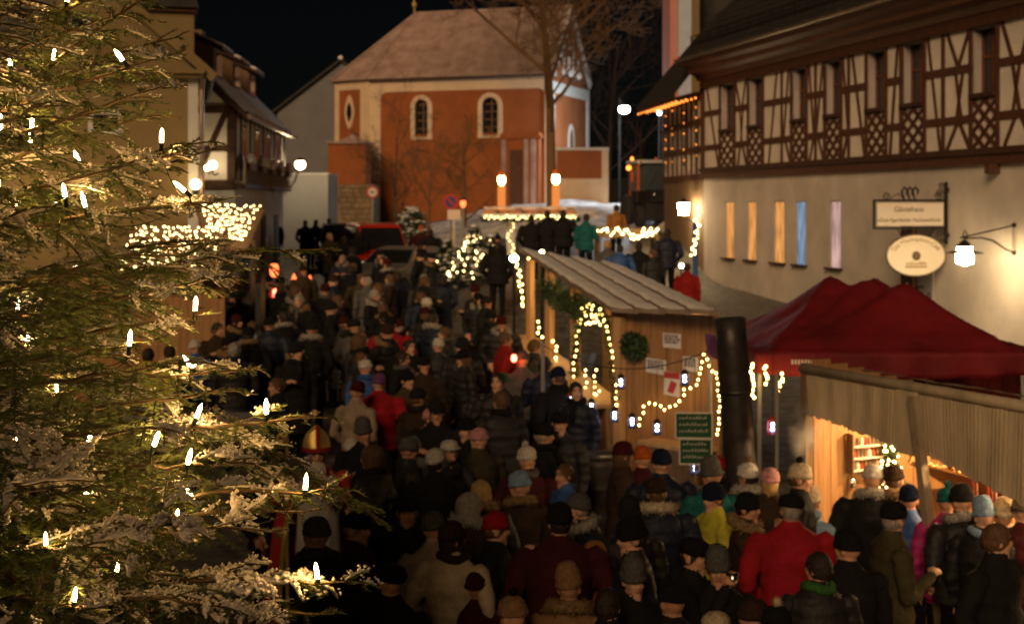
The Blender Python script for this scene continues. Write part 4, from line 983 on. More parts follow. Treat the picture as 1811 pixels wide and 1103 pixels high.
# ------------------------------------------------------------------ oven with tall pipe, barrels
def oven():
    Y = 13.2; b = at(1308, 800, Y); t = at(1291, 562, Y)
    th = thing('chimney_pipe_stove', 'wood-fired stove with a wide leaning dark steel chimney pipe', 'stove', (b.x, Y, 0))
    o = Vector((b.x, Y, 0)); r = .145
    d = (t - b).normalized(); pts = [b - o + d * s for s in np.linspace(-.5, (t - b).length, 8)]
    mb = MB().tube(pts, r, 24, cap=False); po = obj('pipe', mb, 'pipe_steel', th, True); sm = po.modifiers.new('wall', 'SOLIDIFY'); sm.thickness = .012
    rm = MB()
    for s in (.0, .62): rm.tube([t - o - d * (s + .02), t - o - d * (s - .012)], r + .012, 24)
    obj('pipe_collar', MB().tube([t - o - d * .7, t - o - d * .66], r + .012, 24), 'pipe_steel', th, True)
    obj('firebox', MB().box(-.35, .35, -.05, .55, .55, 1.3).box(-.3, .3, -.0, .5, .0, .549), 'pipe_steel', th)
    fo = obj('fire_opening', MB().box(-.2, .12, -.075, -.052, 1.0, 1.28), 'fire', th)
    obj('door_frame', MB().box(-.24, .16, -.09, -.052, 1.28, 1.32).box(-.24, -.2, -.09, -.052, .98, 1.28).box(.12, .16, -.09, -.052, .98, 1.28), 'iron', th)
    for px, py, Y, r, lab in ((1060, 802, 16.3, .25, 'steel barrel standing table in the crowd before the chalet'), (828, 694, 20.8, .235, 'dark barrel standing table in the middle of the crowd')):
        p = at(px, py, Y); g = G(p.x, Y); h = p.z - g
        t_ = thing('barrel_table', lab, 'barrel', (p.x, Y, g), 0, 'barrel tables')
        pr = [(r * .97, 0)]
        for k in range(1, 9): z = h * .97 * k / 9; pr += [(r, z - .02), (r * (1.035 if k % 3 == 0 else 1.0), z), (r, z + .02)]
        pr += [(r, h * .97)]
        obj('drum', MB().lathe(pr, 28), 'barrel_steel', t_, True)
        obj('rim', MB().lathe([(r * 1.04, h * .97), (r * 1.06, h * .985), (r * 1.04, h), (r * .97, h), (r * .96, h - .02)], 28), 'barrel_steel', t_, True)
oven()

# ------------------------------------------------------------------ red tent
def tent():
    x0, x1, y0, y1 = 2.62, 5.75, 15.3, 18.6; ze = 2.42
    th = thing('red_pavilion_tent', 'dark red pavilion tent with three soft peaks before the guest house', 'tent', ((x0 + x1) / 2, (y0 + y1) / 2, G(4, 17)))
    o = Vector(((x0 + x1) / 2, (y0 + y1) / 2, G(4, 17)))
    pk = [at(1466, 487, 17.2), at(1548, 489, 17.8), at(1604, 497, 16.6)]
    ridge = [pk[0].lerp(pk[2], t) - Vector((0, 0, .09 * math.sin(math.pi * t * 2) ** 2)) for t in np.linspace(0, 1, 15)] + [pk[1]]
    def hz(x, y):
        ex = min((x - x0), (x1 - x)) / ((x1 - x0) / 2); ey = min(y - y0, y1 - y) / ((y1 - y0) / 2)
        best = 0
        for p in ridge:
            # distance to the peak relative to the distance to the border in that direction
            dx, dy = x - p.x, y - p.y
            if abs(dx) + abs(dy) < 1e-6: q = 0
            else:
                tx = (x1 - p.x) / dx if dx > 0 else ((x0 - p.x) / dx if dx < 0 else 9e9); ty = (y1 - p.y) / dy if dy > 0 else ((y0 - p.y) / dy if dy < 0 else 9e9); q = 1 / min(tx, ty)
            best = max(best, (p.z - ze) * (1 - q) ** 1.55)
        e = min(max(ex, 0), max(ey, 0))
        return ze + best + .022 * mnoise.noise((x * 2, y * 2, 9)) + .012 * mnoise.noise((x * 6, y * 3, 4)) - .06 * math.sin(math.pi * min(1, e * 4)) * (1 if e < .25 else 0)
    mb = MB(); n = 56
    def rf(u, v):
        x, y = x0 + (x1 - x0) * u, y0 + (y1 - y0) * v; return Vector((x, y, hz(x, y))) - o
    mb.grid(rf, n, n); ro = obj('canopy', mb, 'tent_red', th, True); so = ro.modifiers.new('thick', 'SOLIDIFY'); so.thickness = .008
    for (a, b, nm) in (((x0, y0), (x1, y0), 0), ((x0, y1), (x0, y0), 1), ((x1, y0), (x1, y1), 2), ((x1, y1), (x0, y1), 3)):
        m = MB()
        def vf(u, v, a=a, b=b):
            x, y = a[0] + (b[0] - a[0]) * u, a[1] + (b[1] - a[1]) * u; s = .05 * math.sin(math.pi * u) * 2
            nx, ny = (b[1] - a[1]), -(b[0] - a[0]); L = math.hypot(nx, ny); w = .02 * math.sin(u * 40) * v
            return Vector((x + nx / L * (w + .004), y + ny / L * (w + .004), ze + .006 - .22 * v - s * .6 * v - .02 * v * abs(math.sin(u * 18)))) - o
        m.grid(vf, 60, 5); vo = obj('valance', m, 'tent_red', th, True); so = vo.modifiers.new('thick', 'SOLIDIFY'); so.thickness = .006
    for x, y in ((x0 + .05, y0 + .05), (x1 - .05, y0 + .05), (x0 + .05, y1 - .05), (x1 - .05, y1 - .05)):
        obj('leg', MB().box(x - .02 - o.x, x + .02 - o.x, y - .02 - o.y, y + .02 - o.y, G(x, y) - o.z, ze - .03 - o.z), 'pole_grey', th)
    for p in pk: obj('peak_pole', MB().tube([p - o - Vector((0, 0, .02)), p - o - Vector((0, 0, .75))], .018, 6), 'pole_grey', th)
    m = MB(); m.grid(lambda u, v: Vector((4.8 + .9 * u, y1 - .06 + .02 * math.sin(u * 30), .5 + (ze - .8) * v)) - o, 30, 2); obj('side_wall', m, 'tent_red', th, True)
    m = MB(); m.grid(lambda u, v: Vector((x1 - .06 + .02 * math.sin(u * 30), y0 + .6 + 2.5 * u, .5 + (ze - .8) * v)) - o, 30, 2); obj('side_wall', m, 'tent_red', th, True)
    # small printed patches on the valance
    q = MB()
    for k in range(7): q.box(3.0 + k * .035, 3.02 + k * .035, y0 - .034, y0 - .031, ze - .12, ze - .07)
    obj('printed_label', MB().add([tuple(Vector(v) - o) for v in q.v], q.f), 'frame_white', th)
    # lamp inside
    l = thing('tent_lamp', 'lamp hanging under the red tent roof', 'lamp', (3.3, 16.2, 2.3)); obj('globe', MB().ball((0, 0, 0), .05, 10, 6), 'lamp_inside', l, True); obj('cord', MB().tube([(0, 0, .05), (0, 0, .35)], .006, 5), 'cable', l)
    for i, (px, a, b) in enumerate(((1330, 645, 702), (1354, 648, 676), (1384, 662, 690), (1424, 662, 712))):
        light_string('icicle_light', ['longest icicle light at the left corner of the red tent', 'second icicle light under the red tent edge', 'slanting icicle light under the red tent edge', 'icicle light beside the straw awning corner'][i], [(px, a, 15.2), (px + (-6 if i == 2 else 1), b, 15.2)], 5, r=.016, group='icicle lights on the tent')
    # purple cloth at the corner of the chalet
    p = at(1245, 590, 15.9); c = thing('purple_cloth', 'purple cloth corner hanging between chalet and stove pipe', 'cloth', tuple(p))
    m = MB(); q = [at(1246, 590, 15.9), at(1292, 596, 15.6), at(1292, 642, 15.6), at(1252, 630, 15.9)]
    m.grid(lambda u, v: q[0].lerp(q[1], u).lerp(q[3].lerp(q[2], u), v) - p + Vector((0, .03 * math.sin(u * 9), 0)), 12, 6); co = obj('fabric', m, 'cloth_purple', c, True); so = co.modifiers.new('thick', 'SOLIDIFY'); so.thickness = .006
    tp = thing('tent_pole', 'thin metal pole standing before the chalet front', 'pole', (at(1256, 640, 16).x, 16, 0)); obj('shaft', MB().tube([(0, 0, .05), (0, 0, 2.4)], .022, 8), 'pole_grey', tp); obj('foot', MB().lathe([(.12, .05), (.12, .065), (.03, .08)], 12), 'pole_grey', tp)
    tp = thing('leaning_pole', 'thin pole standing right of the stove pipe under the tent edge', 'pole', (at(1374, 700, 14).x, 14, 0)); obj('shaft', MB().tube([(0, 0, .0), (0, 0, 2.35)], .02, 8), 'pole_grey', tp); obj('foot', MB().lathe([(.1, 0), (.1, .015), (.03, .03)], 12), 'pole_grey', tp)
tent()

# ------------------------------------------------------------------ stall with the straw awning
def straw_stall():
    P0 = Vector((2.82, 13.5)); P1 = Vector((3.97, 11.0)); d = (P1 - P0).normalized(); L = 5.2; ang = math.atan2(d.y, d.x)
    th = thing('straw_awning_stall', 'lit wooden sweets stall under a reed mat awning', 'stall', (P0.x, P0.y, 0), ang)     # local x along the front, +y inward
    nY = lambda x, y: P0 + d * x + Vector((-d.y, d.x)) * y
    zt = 2.44
    # reed mat fascia made of hanging strips in two lengths
    def mat_piece(x0, x1, h0, h1, nm='reed_mat'):
        mb = MB(); n = max(6, int((x1 - x0) / .022)); rnd = random.Random(int(x0 * 100))
        def ff(u, v): return (x0 + (x1 - x0) * u, -.035 + .004 * math.sin(u * (x1 - x0) * 23) + .002 * math.sin(u * n * 2.9) + .03 * v * math.sin(u * 4 + 1), zt - .02 - (h0 + (h1 - h0) * u + (.015 * rnd.uniform(-1, 1) if v == 1 else 0)) * v)
        mb.grid(ff, n, 6); o = obj(nm, mb, 'burlap', th); s = o.modifiers.new('thick', 'SOLIDIFY'); s.thickness = .012
    mat_piece(-.05, 1.42, .40, .50); mat_piece(1.50, 2.8, .50, .72); mat_piece(2.84, L, .72, .74)
    obj('awning_roll', MB().tube([(-.08, -.02, zt + .01), (L, -.02, zt + .01)], .05, 10), 'burlap', th, True)
    def rf(u, v): return (-.1 + (L + .1) * u, -.02 + 2.2 * v, zt + .06 - .55 * v + .012 * mnoise.noise((u * 30, v * 8, 2)))
    mb = MB(); mb.grid(rf, 40, 10); ro = obj('roof_cover', mb, 'grey_wood', th, True); s = ro.modifiers.new('thick', 'SOLIDIFY'); s.thickness = .03
    mb = MB(); mb.grid(lambda u, v: (.6 + 3.6 * u, .05 + .10 * v + .03 * math.sin(u * 17), zt + .085 - .03 * v + .015 * mnoise.noise((u * 20, v, 1))), 40, 3); obj('roof_snow', mb, 'snow', th, True)
    obj('corner_wrap', MB().box(1.34, 1.58, -.08, -.045, zt - .56, zt - .02), 'burlap', th)
    # leaning post in front
    a = inv3(th, at(1616, 700, 12.0)); b = inv3(th, at(1652, 1012, 11.8)); c = a + (b - a) * 1.62
    obj('front_post', MB().bar(a, b, .075, .075, up=(1, 0, 0)), 'grey_wood', th); obj('post_foot', MB().bar(b, Vector((c.x, c.y, 0)), .06, .06, up=(1, 0, 0)), 'old_wood', th)
    # far side wall: planks, seen from inside
    for k in range(10):
        y0 = .05 + k * .2; obj('side_plank', MB().box(-.03, .0 + random.uniform(0, .008), y0 + .003, y0 + .197, 0, 2.55 - .25 * y0), 'plank_wood', th)
    for k in range(24):
        x0 = k * .19; obj('back_plank', MB().box(x0 + .003, x0 + .187, 2.06, 2.09, 0, 2.05), 'plank_wood', th)
    obj('corner_post', MB().box(-.08, .0, -.04, .045, 0, 2.5), 'old_wood', th)
    obj('inner_post', MB().box(.02, .10, 1.30, 1.38, 0, 2.2), 'plank_pale', th)
    obj('counter', MB().box(.55, L, .60, 1.10, .86, .91), 'plank_pale', th)
    for k in range(20): obj('front_plank', MB().box(.55 + k * .2, .745 + k * .2, .60, .625, 0, .858), 'plank_wood', th)
    # bulbs under the roof
    for i, x in enumerate((.6, 1.6, 2.6, 3.6)):
        p = nY(x, .85); l = thing('stall_lamp', ['first bare bulb inside the sweets stall, by the shelf rack', 'second bare bulb inside the sweets stall', 'third bare bulb inside the sweets stall', 'last bare bulb inside the sweets stall'][i], 'lamp', (p.x, p.y, 2.08), 0, 'bulbs inside the sweets stall')
        obj('globe', MB().ball((0, 0, 0), .032, 10, 6), 'stall_glow', l, True); obj('cord', MB().tube([(0, 0, .03), (0, 0, .2)], .005, 5), 'cable', l)
    # spice rack on the far wall (normal +x)
    r = thing('shelf_rack', 'small shelf rack of jars on the side wall of the sweets stall', 'shelf', tuple(nY(0.02, .42)) + (0,), ang)
    z0 = 1.44
    [obj('side_board', MB().box(0, .10, y_, y_ + .015, z0, z0 + .38), 'old_wood', r) for y_ in (0, .42)]
    for k in range(3):
        sh = obj('shelf', MB().box(0, .10, .016, .419, z0 + .02 + k * .115, z0 + .035 + k * .115), 'frame_white', r)
        for j in range(8): obj('jar', MB().lathe([(.018, 0), (.02, .01), (.02, .05), (.012, .055), (.012, .07)], 10, XF((.05, .05 + j * .046, z0 + .036 + k * .115))), ('old_wood', 'heart_red', 'gutter_metal', 'ceramic', 'old_wood')[(j * 3 + k) % 5], sh)
    for i, (y, m) in enumerate(((.05, 'chrome'), (.30, 'ceramic'))):
        p = nY(.04, .42 + y); mg = thing('hanging_cup', ['shiny cup hanging below the shelf rack', 'white cup with dark print below the shelf rack'][i], 'cup', (p.x, p.y, 1.30), ang)
        obj('body', MB().lathe([(.03, 0), (.036, .005), (.036, .09), (.032, .09), (.030, .01)], 14), m, mg, True); obj('handle', MB().tube([(0, .036, .07), (0, .06, .06), (0, .06, .03), (0, .036, .02)], .005, 5), m, mg)
        if i: obj('print', MB().tube([(.037, -.01, .06), (.039, .01, .05), (.038, 0, .035), (.038, .015, .03)], .003, 4), 'lettering', mg)
    # small lit tree of baubles
    p = nY(.21, .80); t = thing('decorated_table_tree', 'small table tree covered with warm lights inside the sweets stall', 'tree', (p.x, p.y, 1.14), ang)
    obj('box_stand', MB().box(-.15, .15, -.15, .15, -.23, -.05), 'plank_pale', t)
    mb = MB()
    for k in range(16): z = k * .05; rr = .17 * (1 - k / 17); [tufts(mb, (rr * .6 * math.cos(a), rr * .6 * math.sin(a), z), 10, (rr * .5, rr * .5, .04), .06, k) for a in np.linspace(0, 6.28, 5)]
    stuff(obj('foliage', mb, 'leaf_green', t)); obj('stem', MB().tube([(0, 0, -.05), (0, 0, .8)], .015, 6), 'bark', t)
    for k in range(44):
        z = random.uniform(.02, .75); rr = .165 * (1 - z / .85); a = random.uniform(0, 6.28); bulb(t, (rr * math.cos(a), rr * math.sin(a), z), 'bulb_table', .011)
    # display case with nuts, hearts and sticks
    p = nY(1.28, .86); ds = thing('sweets_display', 'sloping wooden display full of glistening roasted sweets', 'display', (p.x, p.y, 1.34), ang)
    tilt = XF((0, 0, .18), rx=R(-28))
    obj('tray', MB().box(-.55, .6, -.28, .28, -.02, 0, tilt), 'plank_pale', ds); obj('tray_rim', MB().box(-.58, -.55, -.3, .3, -.03, .06, tilt).box(.6, .63, -.3, .3, -.03, .06, tilt).box(-.55, .6, .28, .31, -.03, .05, tilt), 'plank_pale', ds)
    obj('white_edge', MB().box(-.58, .63, .312, .33, .0, .06, tilt), 'frame_white', ds)
    fm = MB()
    for k in range(260): fm.ball((random.uniform(-.53, .58), random.uniform(-.27, .27), random.uniform(.005, .03)), random.uniform(.016, .028), 5, 4, tilt)
    stuff(obj('roasted_nuts', fm, 'food_brown', ds, True))
    [obj('leg', MB().box(x_, x_ + .05, -.2, .2, -.43, .05), 'plank_pale', ds) for x_ in (-.5, .5)]
    heart = [(0, -.10), (.09, -.01), (.105, .05), (.06, .09), (0, .055), (-.06, .09), (-.105, .05), (-.09, -.01)]
    for i, (x, y, z) in enumerate(((1.58, .30, 1.84),)):
        p = nY(x, y); h = thing('gingerbread_heart', 'dark red gingerbread heart hanging right of the leaning post', 'gingerbread', (p.x, p.y, z), ang)
        obj('body', MB().prism(heart, -.01, .01), 'heart_red', h); obj('icing', MB().tube([(x_ * .8, -.014, z_ * .8) for x_, z_ in heart + heart[:1]], .004, 4), 'candle_wood', h); obj('ribbon', MB().tube([(0, 0, .05), (0, 0, .2)], .004, 4), 'candy_pink', h)
    for i in range(7):
        p = nY(1.98 + i * .11, .20 + .06 * (i % 2)); h = thing('candy_cane_bundle', ['first', 'second', 'third', 'fourth', 'fifth', 'sixth', 'last'][i] + ' candy stick bundle from the leaning post under the awning', 'candy', (p.x, p.y, 1.78 - .05 * (i % 3)), ang, 'hanging candy bundles')
        for j in range(4): obj('stick', MB().tube([(.018 * j - .03, 0, .10), (.018 * j - .03, .01, -.12 - .03 * (j % 2)), (.018 * j - .034, .012, -.2)], .008, 6), 'candy_pink' if j % 2 else 'heart_red', h, True)
        obj('string', MB().tube([(0, 0, .09), (0, 0, .2)], .003, 4), 'cable', h)
def inv3(th, p):
    M = Matrix.Translation(th.location) @ Matrix.Rotation(th.rotation_euler.z, 4, 'Z'); return M.inverted() @ Vector(p)
glow('stall_glow', (1.0, .62, .27), 1300); glow('bulb_table', (1.0, .58, .2), 12)
straw_stall()

# ------------------------------------------------------------------ candle arch, lit firs, upper lights
def small_fir(px, py_top, Y, label, rad=.8, bulbs=40, m='leaf_green', g=None, snow=True):
    p = at(px, py_top, Y); gz = G(p.x, Y) if g is None else g; H = p.z - gz
    th = thing('lit_fir_tree', label, 'tree', (p.x, Y, gz)); mb = MB(); sn = MB()
    rnd = random.Random(int(px))
    for k in range(1500):
        t = rnd.random() ** .8; z = H * (.1 + .9 * t); r = rad * (1 - t) * rnd.uniform(.35, 1.05) + .02; a = rnd.uniform(0, 6.28)
        c = Vector((r * math.cos(a), r * math.sin(a), z - .15 * r)); dd = Vector((math.cos(a), math.sin(a), rnd.uniform(-.4, .25))).normalized() * .2; s = dd.cross(Vector((0, 0, 1))).normalized() * .05
        mb.add([c - s, c + s, c + dd], [(0, 1, 2)])
        if snow and k % 9 == 0: sn.ball(c + Vector((0, 0, .03)), (.09, .09, .035), 6, 4)
    obj('trunk', MB().tube([(0, 0, 0), (0, 0, H * .97)], [.06, .01], 6), 'bark', th); stuff(obj('crown', mb, m, th))
    if snow: stuff(obj('snow', sn, 'snow', th, True))
    for k in range(bulbs):
        t = rnd.random(); z = H * (.1 + .88 * t); r = rad * (1 - t) * 1.0 + .03; a = rnd.uniform(math.pi, 2 * math.pi); bulb(th, (r * math.cos(a), r * math.sin(a), z), 'bulb_net', .022)
small_fir(838, 400, 40, 'snowy fir thick with pale lights left of the candle arch', .85, 60)
small_fir(790, 425, 41, 'low dark fir beside the brightly lit fir', .8, 6)
small_fir(868, 418, 39, 'low lit fir at the foot of the candle arch pillar', .6, 36)
def candle_arch():
    Y = 43.0; x = lambda px: (px - PX0) / F * Y; z = lambda py: zpx(py, Y); X0 = x(942); g = G(X0, Y)
    th = thing('candle_arch', 'garlanded entrance arch with snowy roof carrying two giant candles', 'arch', (X0, Y, g)); Z = lambda py: z(py) - g
    for px in (903, 978): obj('pillar', MB().box(x(px) - X0 - .13, x(px) - X0 + .13, -.13, .13, 0, Z(382)), 'white_wall', th)
    obj('roof', MB().prism([(x(852) - X0, Z(381)), (x(1022) - X0, Z(381)), (x(1016) - X0, Z(371)), (x(858) - X0, Z(371))], -.5, .8), 'candle_wood', th)
    sn = MB(); sn.grid(lambda u, v: (x(856) - X0 + (x(1018) - x(856)) * u, -.52 + 1.3 * v, Z(371) + .03 + .07 * mnoise.noise((u * 9, v * 4, 2)) + .05 * math.sin(math.pi * v)), 30, 6); obj('roof_snow', sn, 'snow', th, True)
    mb = MB(); s2 = MB()
    for px in np.linspace(855, 1020, 34): tufts(mb, (x(px) - X0, -.55, Z(384) + random.uniform(-.05, .05)), 24, (.09, .12, .12), .14, int(px)); s2.ball((x(px) - X0, -.62, Z(380)), (.09, .08, .05), 6, 4)
    stuff(obj('garland', mb, 'leaf_green', th)); stuff(obj('garland_snow', s2, 'snow', th, True))
    for k in range(46): bulb(th, (x(858 + k * 3.5) - X0, -.72, Z(381 + 6 * random.random())), 'bulb_net', .017)
    for px in (903, 978):
        for k in range(12): bulb(th, (x(px) - X0 + .1 * math.sin(k), -.2, Z(390 + k * 6)), 'bulb_net', .017)
    for i, (px, pt, pb) in enumerate(((887, 330, 371), (983, 328, 371))):
        c = thing('giant_candle', ['left giant wooden candle with a glowing lamp on the arch', 'right giant wooden candle with a glowing lamp on the arch'][i], 'candle', (x(px), Y, z(pb)))
        h = z(pt) - z(pb); obj('shaft', MB().lathe([(.13, 0), (.12, .05), (.12, h), (.09, h + .02), (.01, h + .03)], 14), 'shaft_lamplight', c, True)
        obj('flame', MB().ball((0, 0, h + .20), (.115, .115, .17), 12, 8), 'candle_red' if i == 0 else 'lamp_gold2', c, True)
        obj('flame_cap', MB().lathe([(.10, h + .32), (.08, h + .46), (.02, h + .48)], 10), 'orange_paint', c)
glow('lamp_gold2', (1.0, .48, .14), 30)
candle_arch()
for i, (px, py, Y, r, m, lab) in enumerate(((909, 457, 30, .09, 'lamp_warm', 'white globe lamp at the far end of the chalet roof'), (958, 446, 30, .05, 'lamp_warm', 'small white lamp behind the chalet ridge'))):
    p = at(px, py, Y); l = thing('globe_lamp', lab, 'lamp', tuple(p)); obj('globe', MB().ball((0, 0, 0), (r, r, r * .8), 12, 8), m, l, True); obj('post', MB().tube([(0, 0, -r * .8), (0, 0, G(p.x, Y) - p.z)], .03, 8), 'iron', l)
# lit heap of fairy lights on a low stall beyond the chalet
def upper_lights():
    Y = 37.0; x = lambda px: (px - PX0) / F * Y; g = G(x(1110), Y); th = thing('low_canopy_stall', 'low dark canopy stall beyond the chalet wrapped in a light garland', 'stall', (x(1110), Y, g)); X0 = x(1110)
    obj('canopy', MB().prism([(x(1055) - X0, zpx(420, Y) - g), (x(1168) - X0, zpx(420, Y) - g), (x(1160) - X0, zpx(404, Y) - g), (x(1064) - X0, zpx(404, Y) - g)], 0.05, 1.6), 'old_wood', th)
    for px in (1060, 1163):
        for y in (.1, 1.5): obj('leg', MB().box(x(px) - X0 - .04, x(px) - X0 + .04, y - .04, y + .04, 0, zpx(420, Y) - g), 'old_wood', th)
    light_string('canopy_light_garland', 'thick garland of warm lights on the low canopy beyond the chalet', [(1057, 410, Y - .1), (1070, 403, Y - .1), (1080, 415, Y - .1), (1092, 402, Y - .1), (1100, 416, Y - .1), (1108, 404, Y - .1), (1116, 421, Y - .1), (1124, 415, Y - .1), (1130, 422, Y - .1), (1138, 405, Y - .1), (1143, 418, Y - .1), (1150, 402, Y - .1), (1152, 416, Y - .1), (1164, 405, Y - .1), (1120, 424, Y - .1)], 6, r=.026, m='bulb_net')
    light_string('corner_light_garland', 'thick warm light garland hanging at the corner of the guest house', [(1235, 382, 38), (1228, 392, 38), (1238, 398, 38), (1230, 410, 38), (1236, 418, 38), (1226, 425, 38), (1232, 432, 38), (1222, 438, 38), (1230, 446, 38), (1222, 450, 38)], 5.5, r=.026, m='bulb_net')
    p = at(1209, 368, 47); l = thing('square_lantern', 'bright square lantern on the wall of the half-timbered wing', 'lamp', tuple(p)); obj('glass', MB().prism([(-.13, -.22), (.13, -.22), (.18, .16), (-.18, .16)], -.13, .13), 'lamp_warm_soft', l); obj('cap', MB().lathe([(.24, .165), (.16, .22), (.03, .34)], 4, XF(rz=R(45))), 'iron', l); obj('bracket', MB().tube([(0, .1, -.22), (.2, .3, -.4), (.9, .4, -.4)], .03, 6), 'iron', l)
    p = at(1205, 470, 36); l = thing('small_garden_lamp', 'single round bulb on a post below the corner garland', 'lamp', tuple(p)); obj('globe', MB().ball((0, 0, 0), .055, 10, 6), 'lamp_warm', l, True); obj('post', MB().tube([(0, 0, -.05), (0, 0, G(p.x, 36) - p.z)], .02, 6), 'iron', l)
    p = at(1104, 194, 73); l = thing('street_light', 'cold white street light glaring in the dark sky right of the church', 'street lamp', (p.x, p.y, G(p.x, 80)))
    h = p.z - G(p.x, 80); obj('lamp_head', MB().ball((0, 0, h), (.26, .26, .17), 14, 8), 'lamp_white', l, True); obj('hood', MB().lathe([(.30, h + .12), (.22, h + .22), (.05, h + .27)], 14), 'pole_grey', l); obj('pole', MB().tube([(0, 3.2, 0), (0, 3.2, h + .5), (0, 2.6, h + .8), (0, .2, h + .26)], .06, 8), 'iron', l)
    for i, (px, py, Y, r) in enumerate(((1166, 200, 75, .12), (1112, 297, 56, .10))):
        p = at(px, py, Y); l = thing('distant_lamp', ['tiny white lamp on the dark wall beside the wing', 'small orange beacon lamp left of the tractor'][i], 'lamp', tuple(p)); obj('globe', MB().ball((0, 0, 0), r, 10, 6), ['lamp_white2', 'bulb_orange'][i], l, True); obj('pole', MB().tube([(0, 0, -r), (0, 0, G(p.x, Y) - p.z)], .04, 6), 'iron', l)
glow('lamp_white2', (.8, .85, .8), 5)
upper_lights()

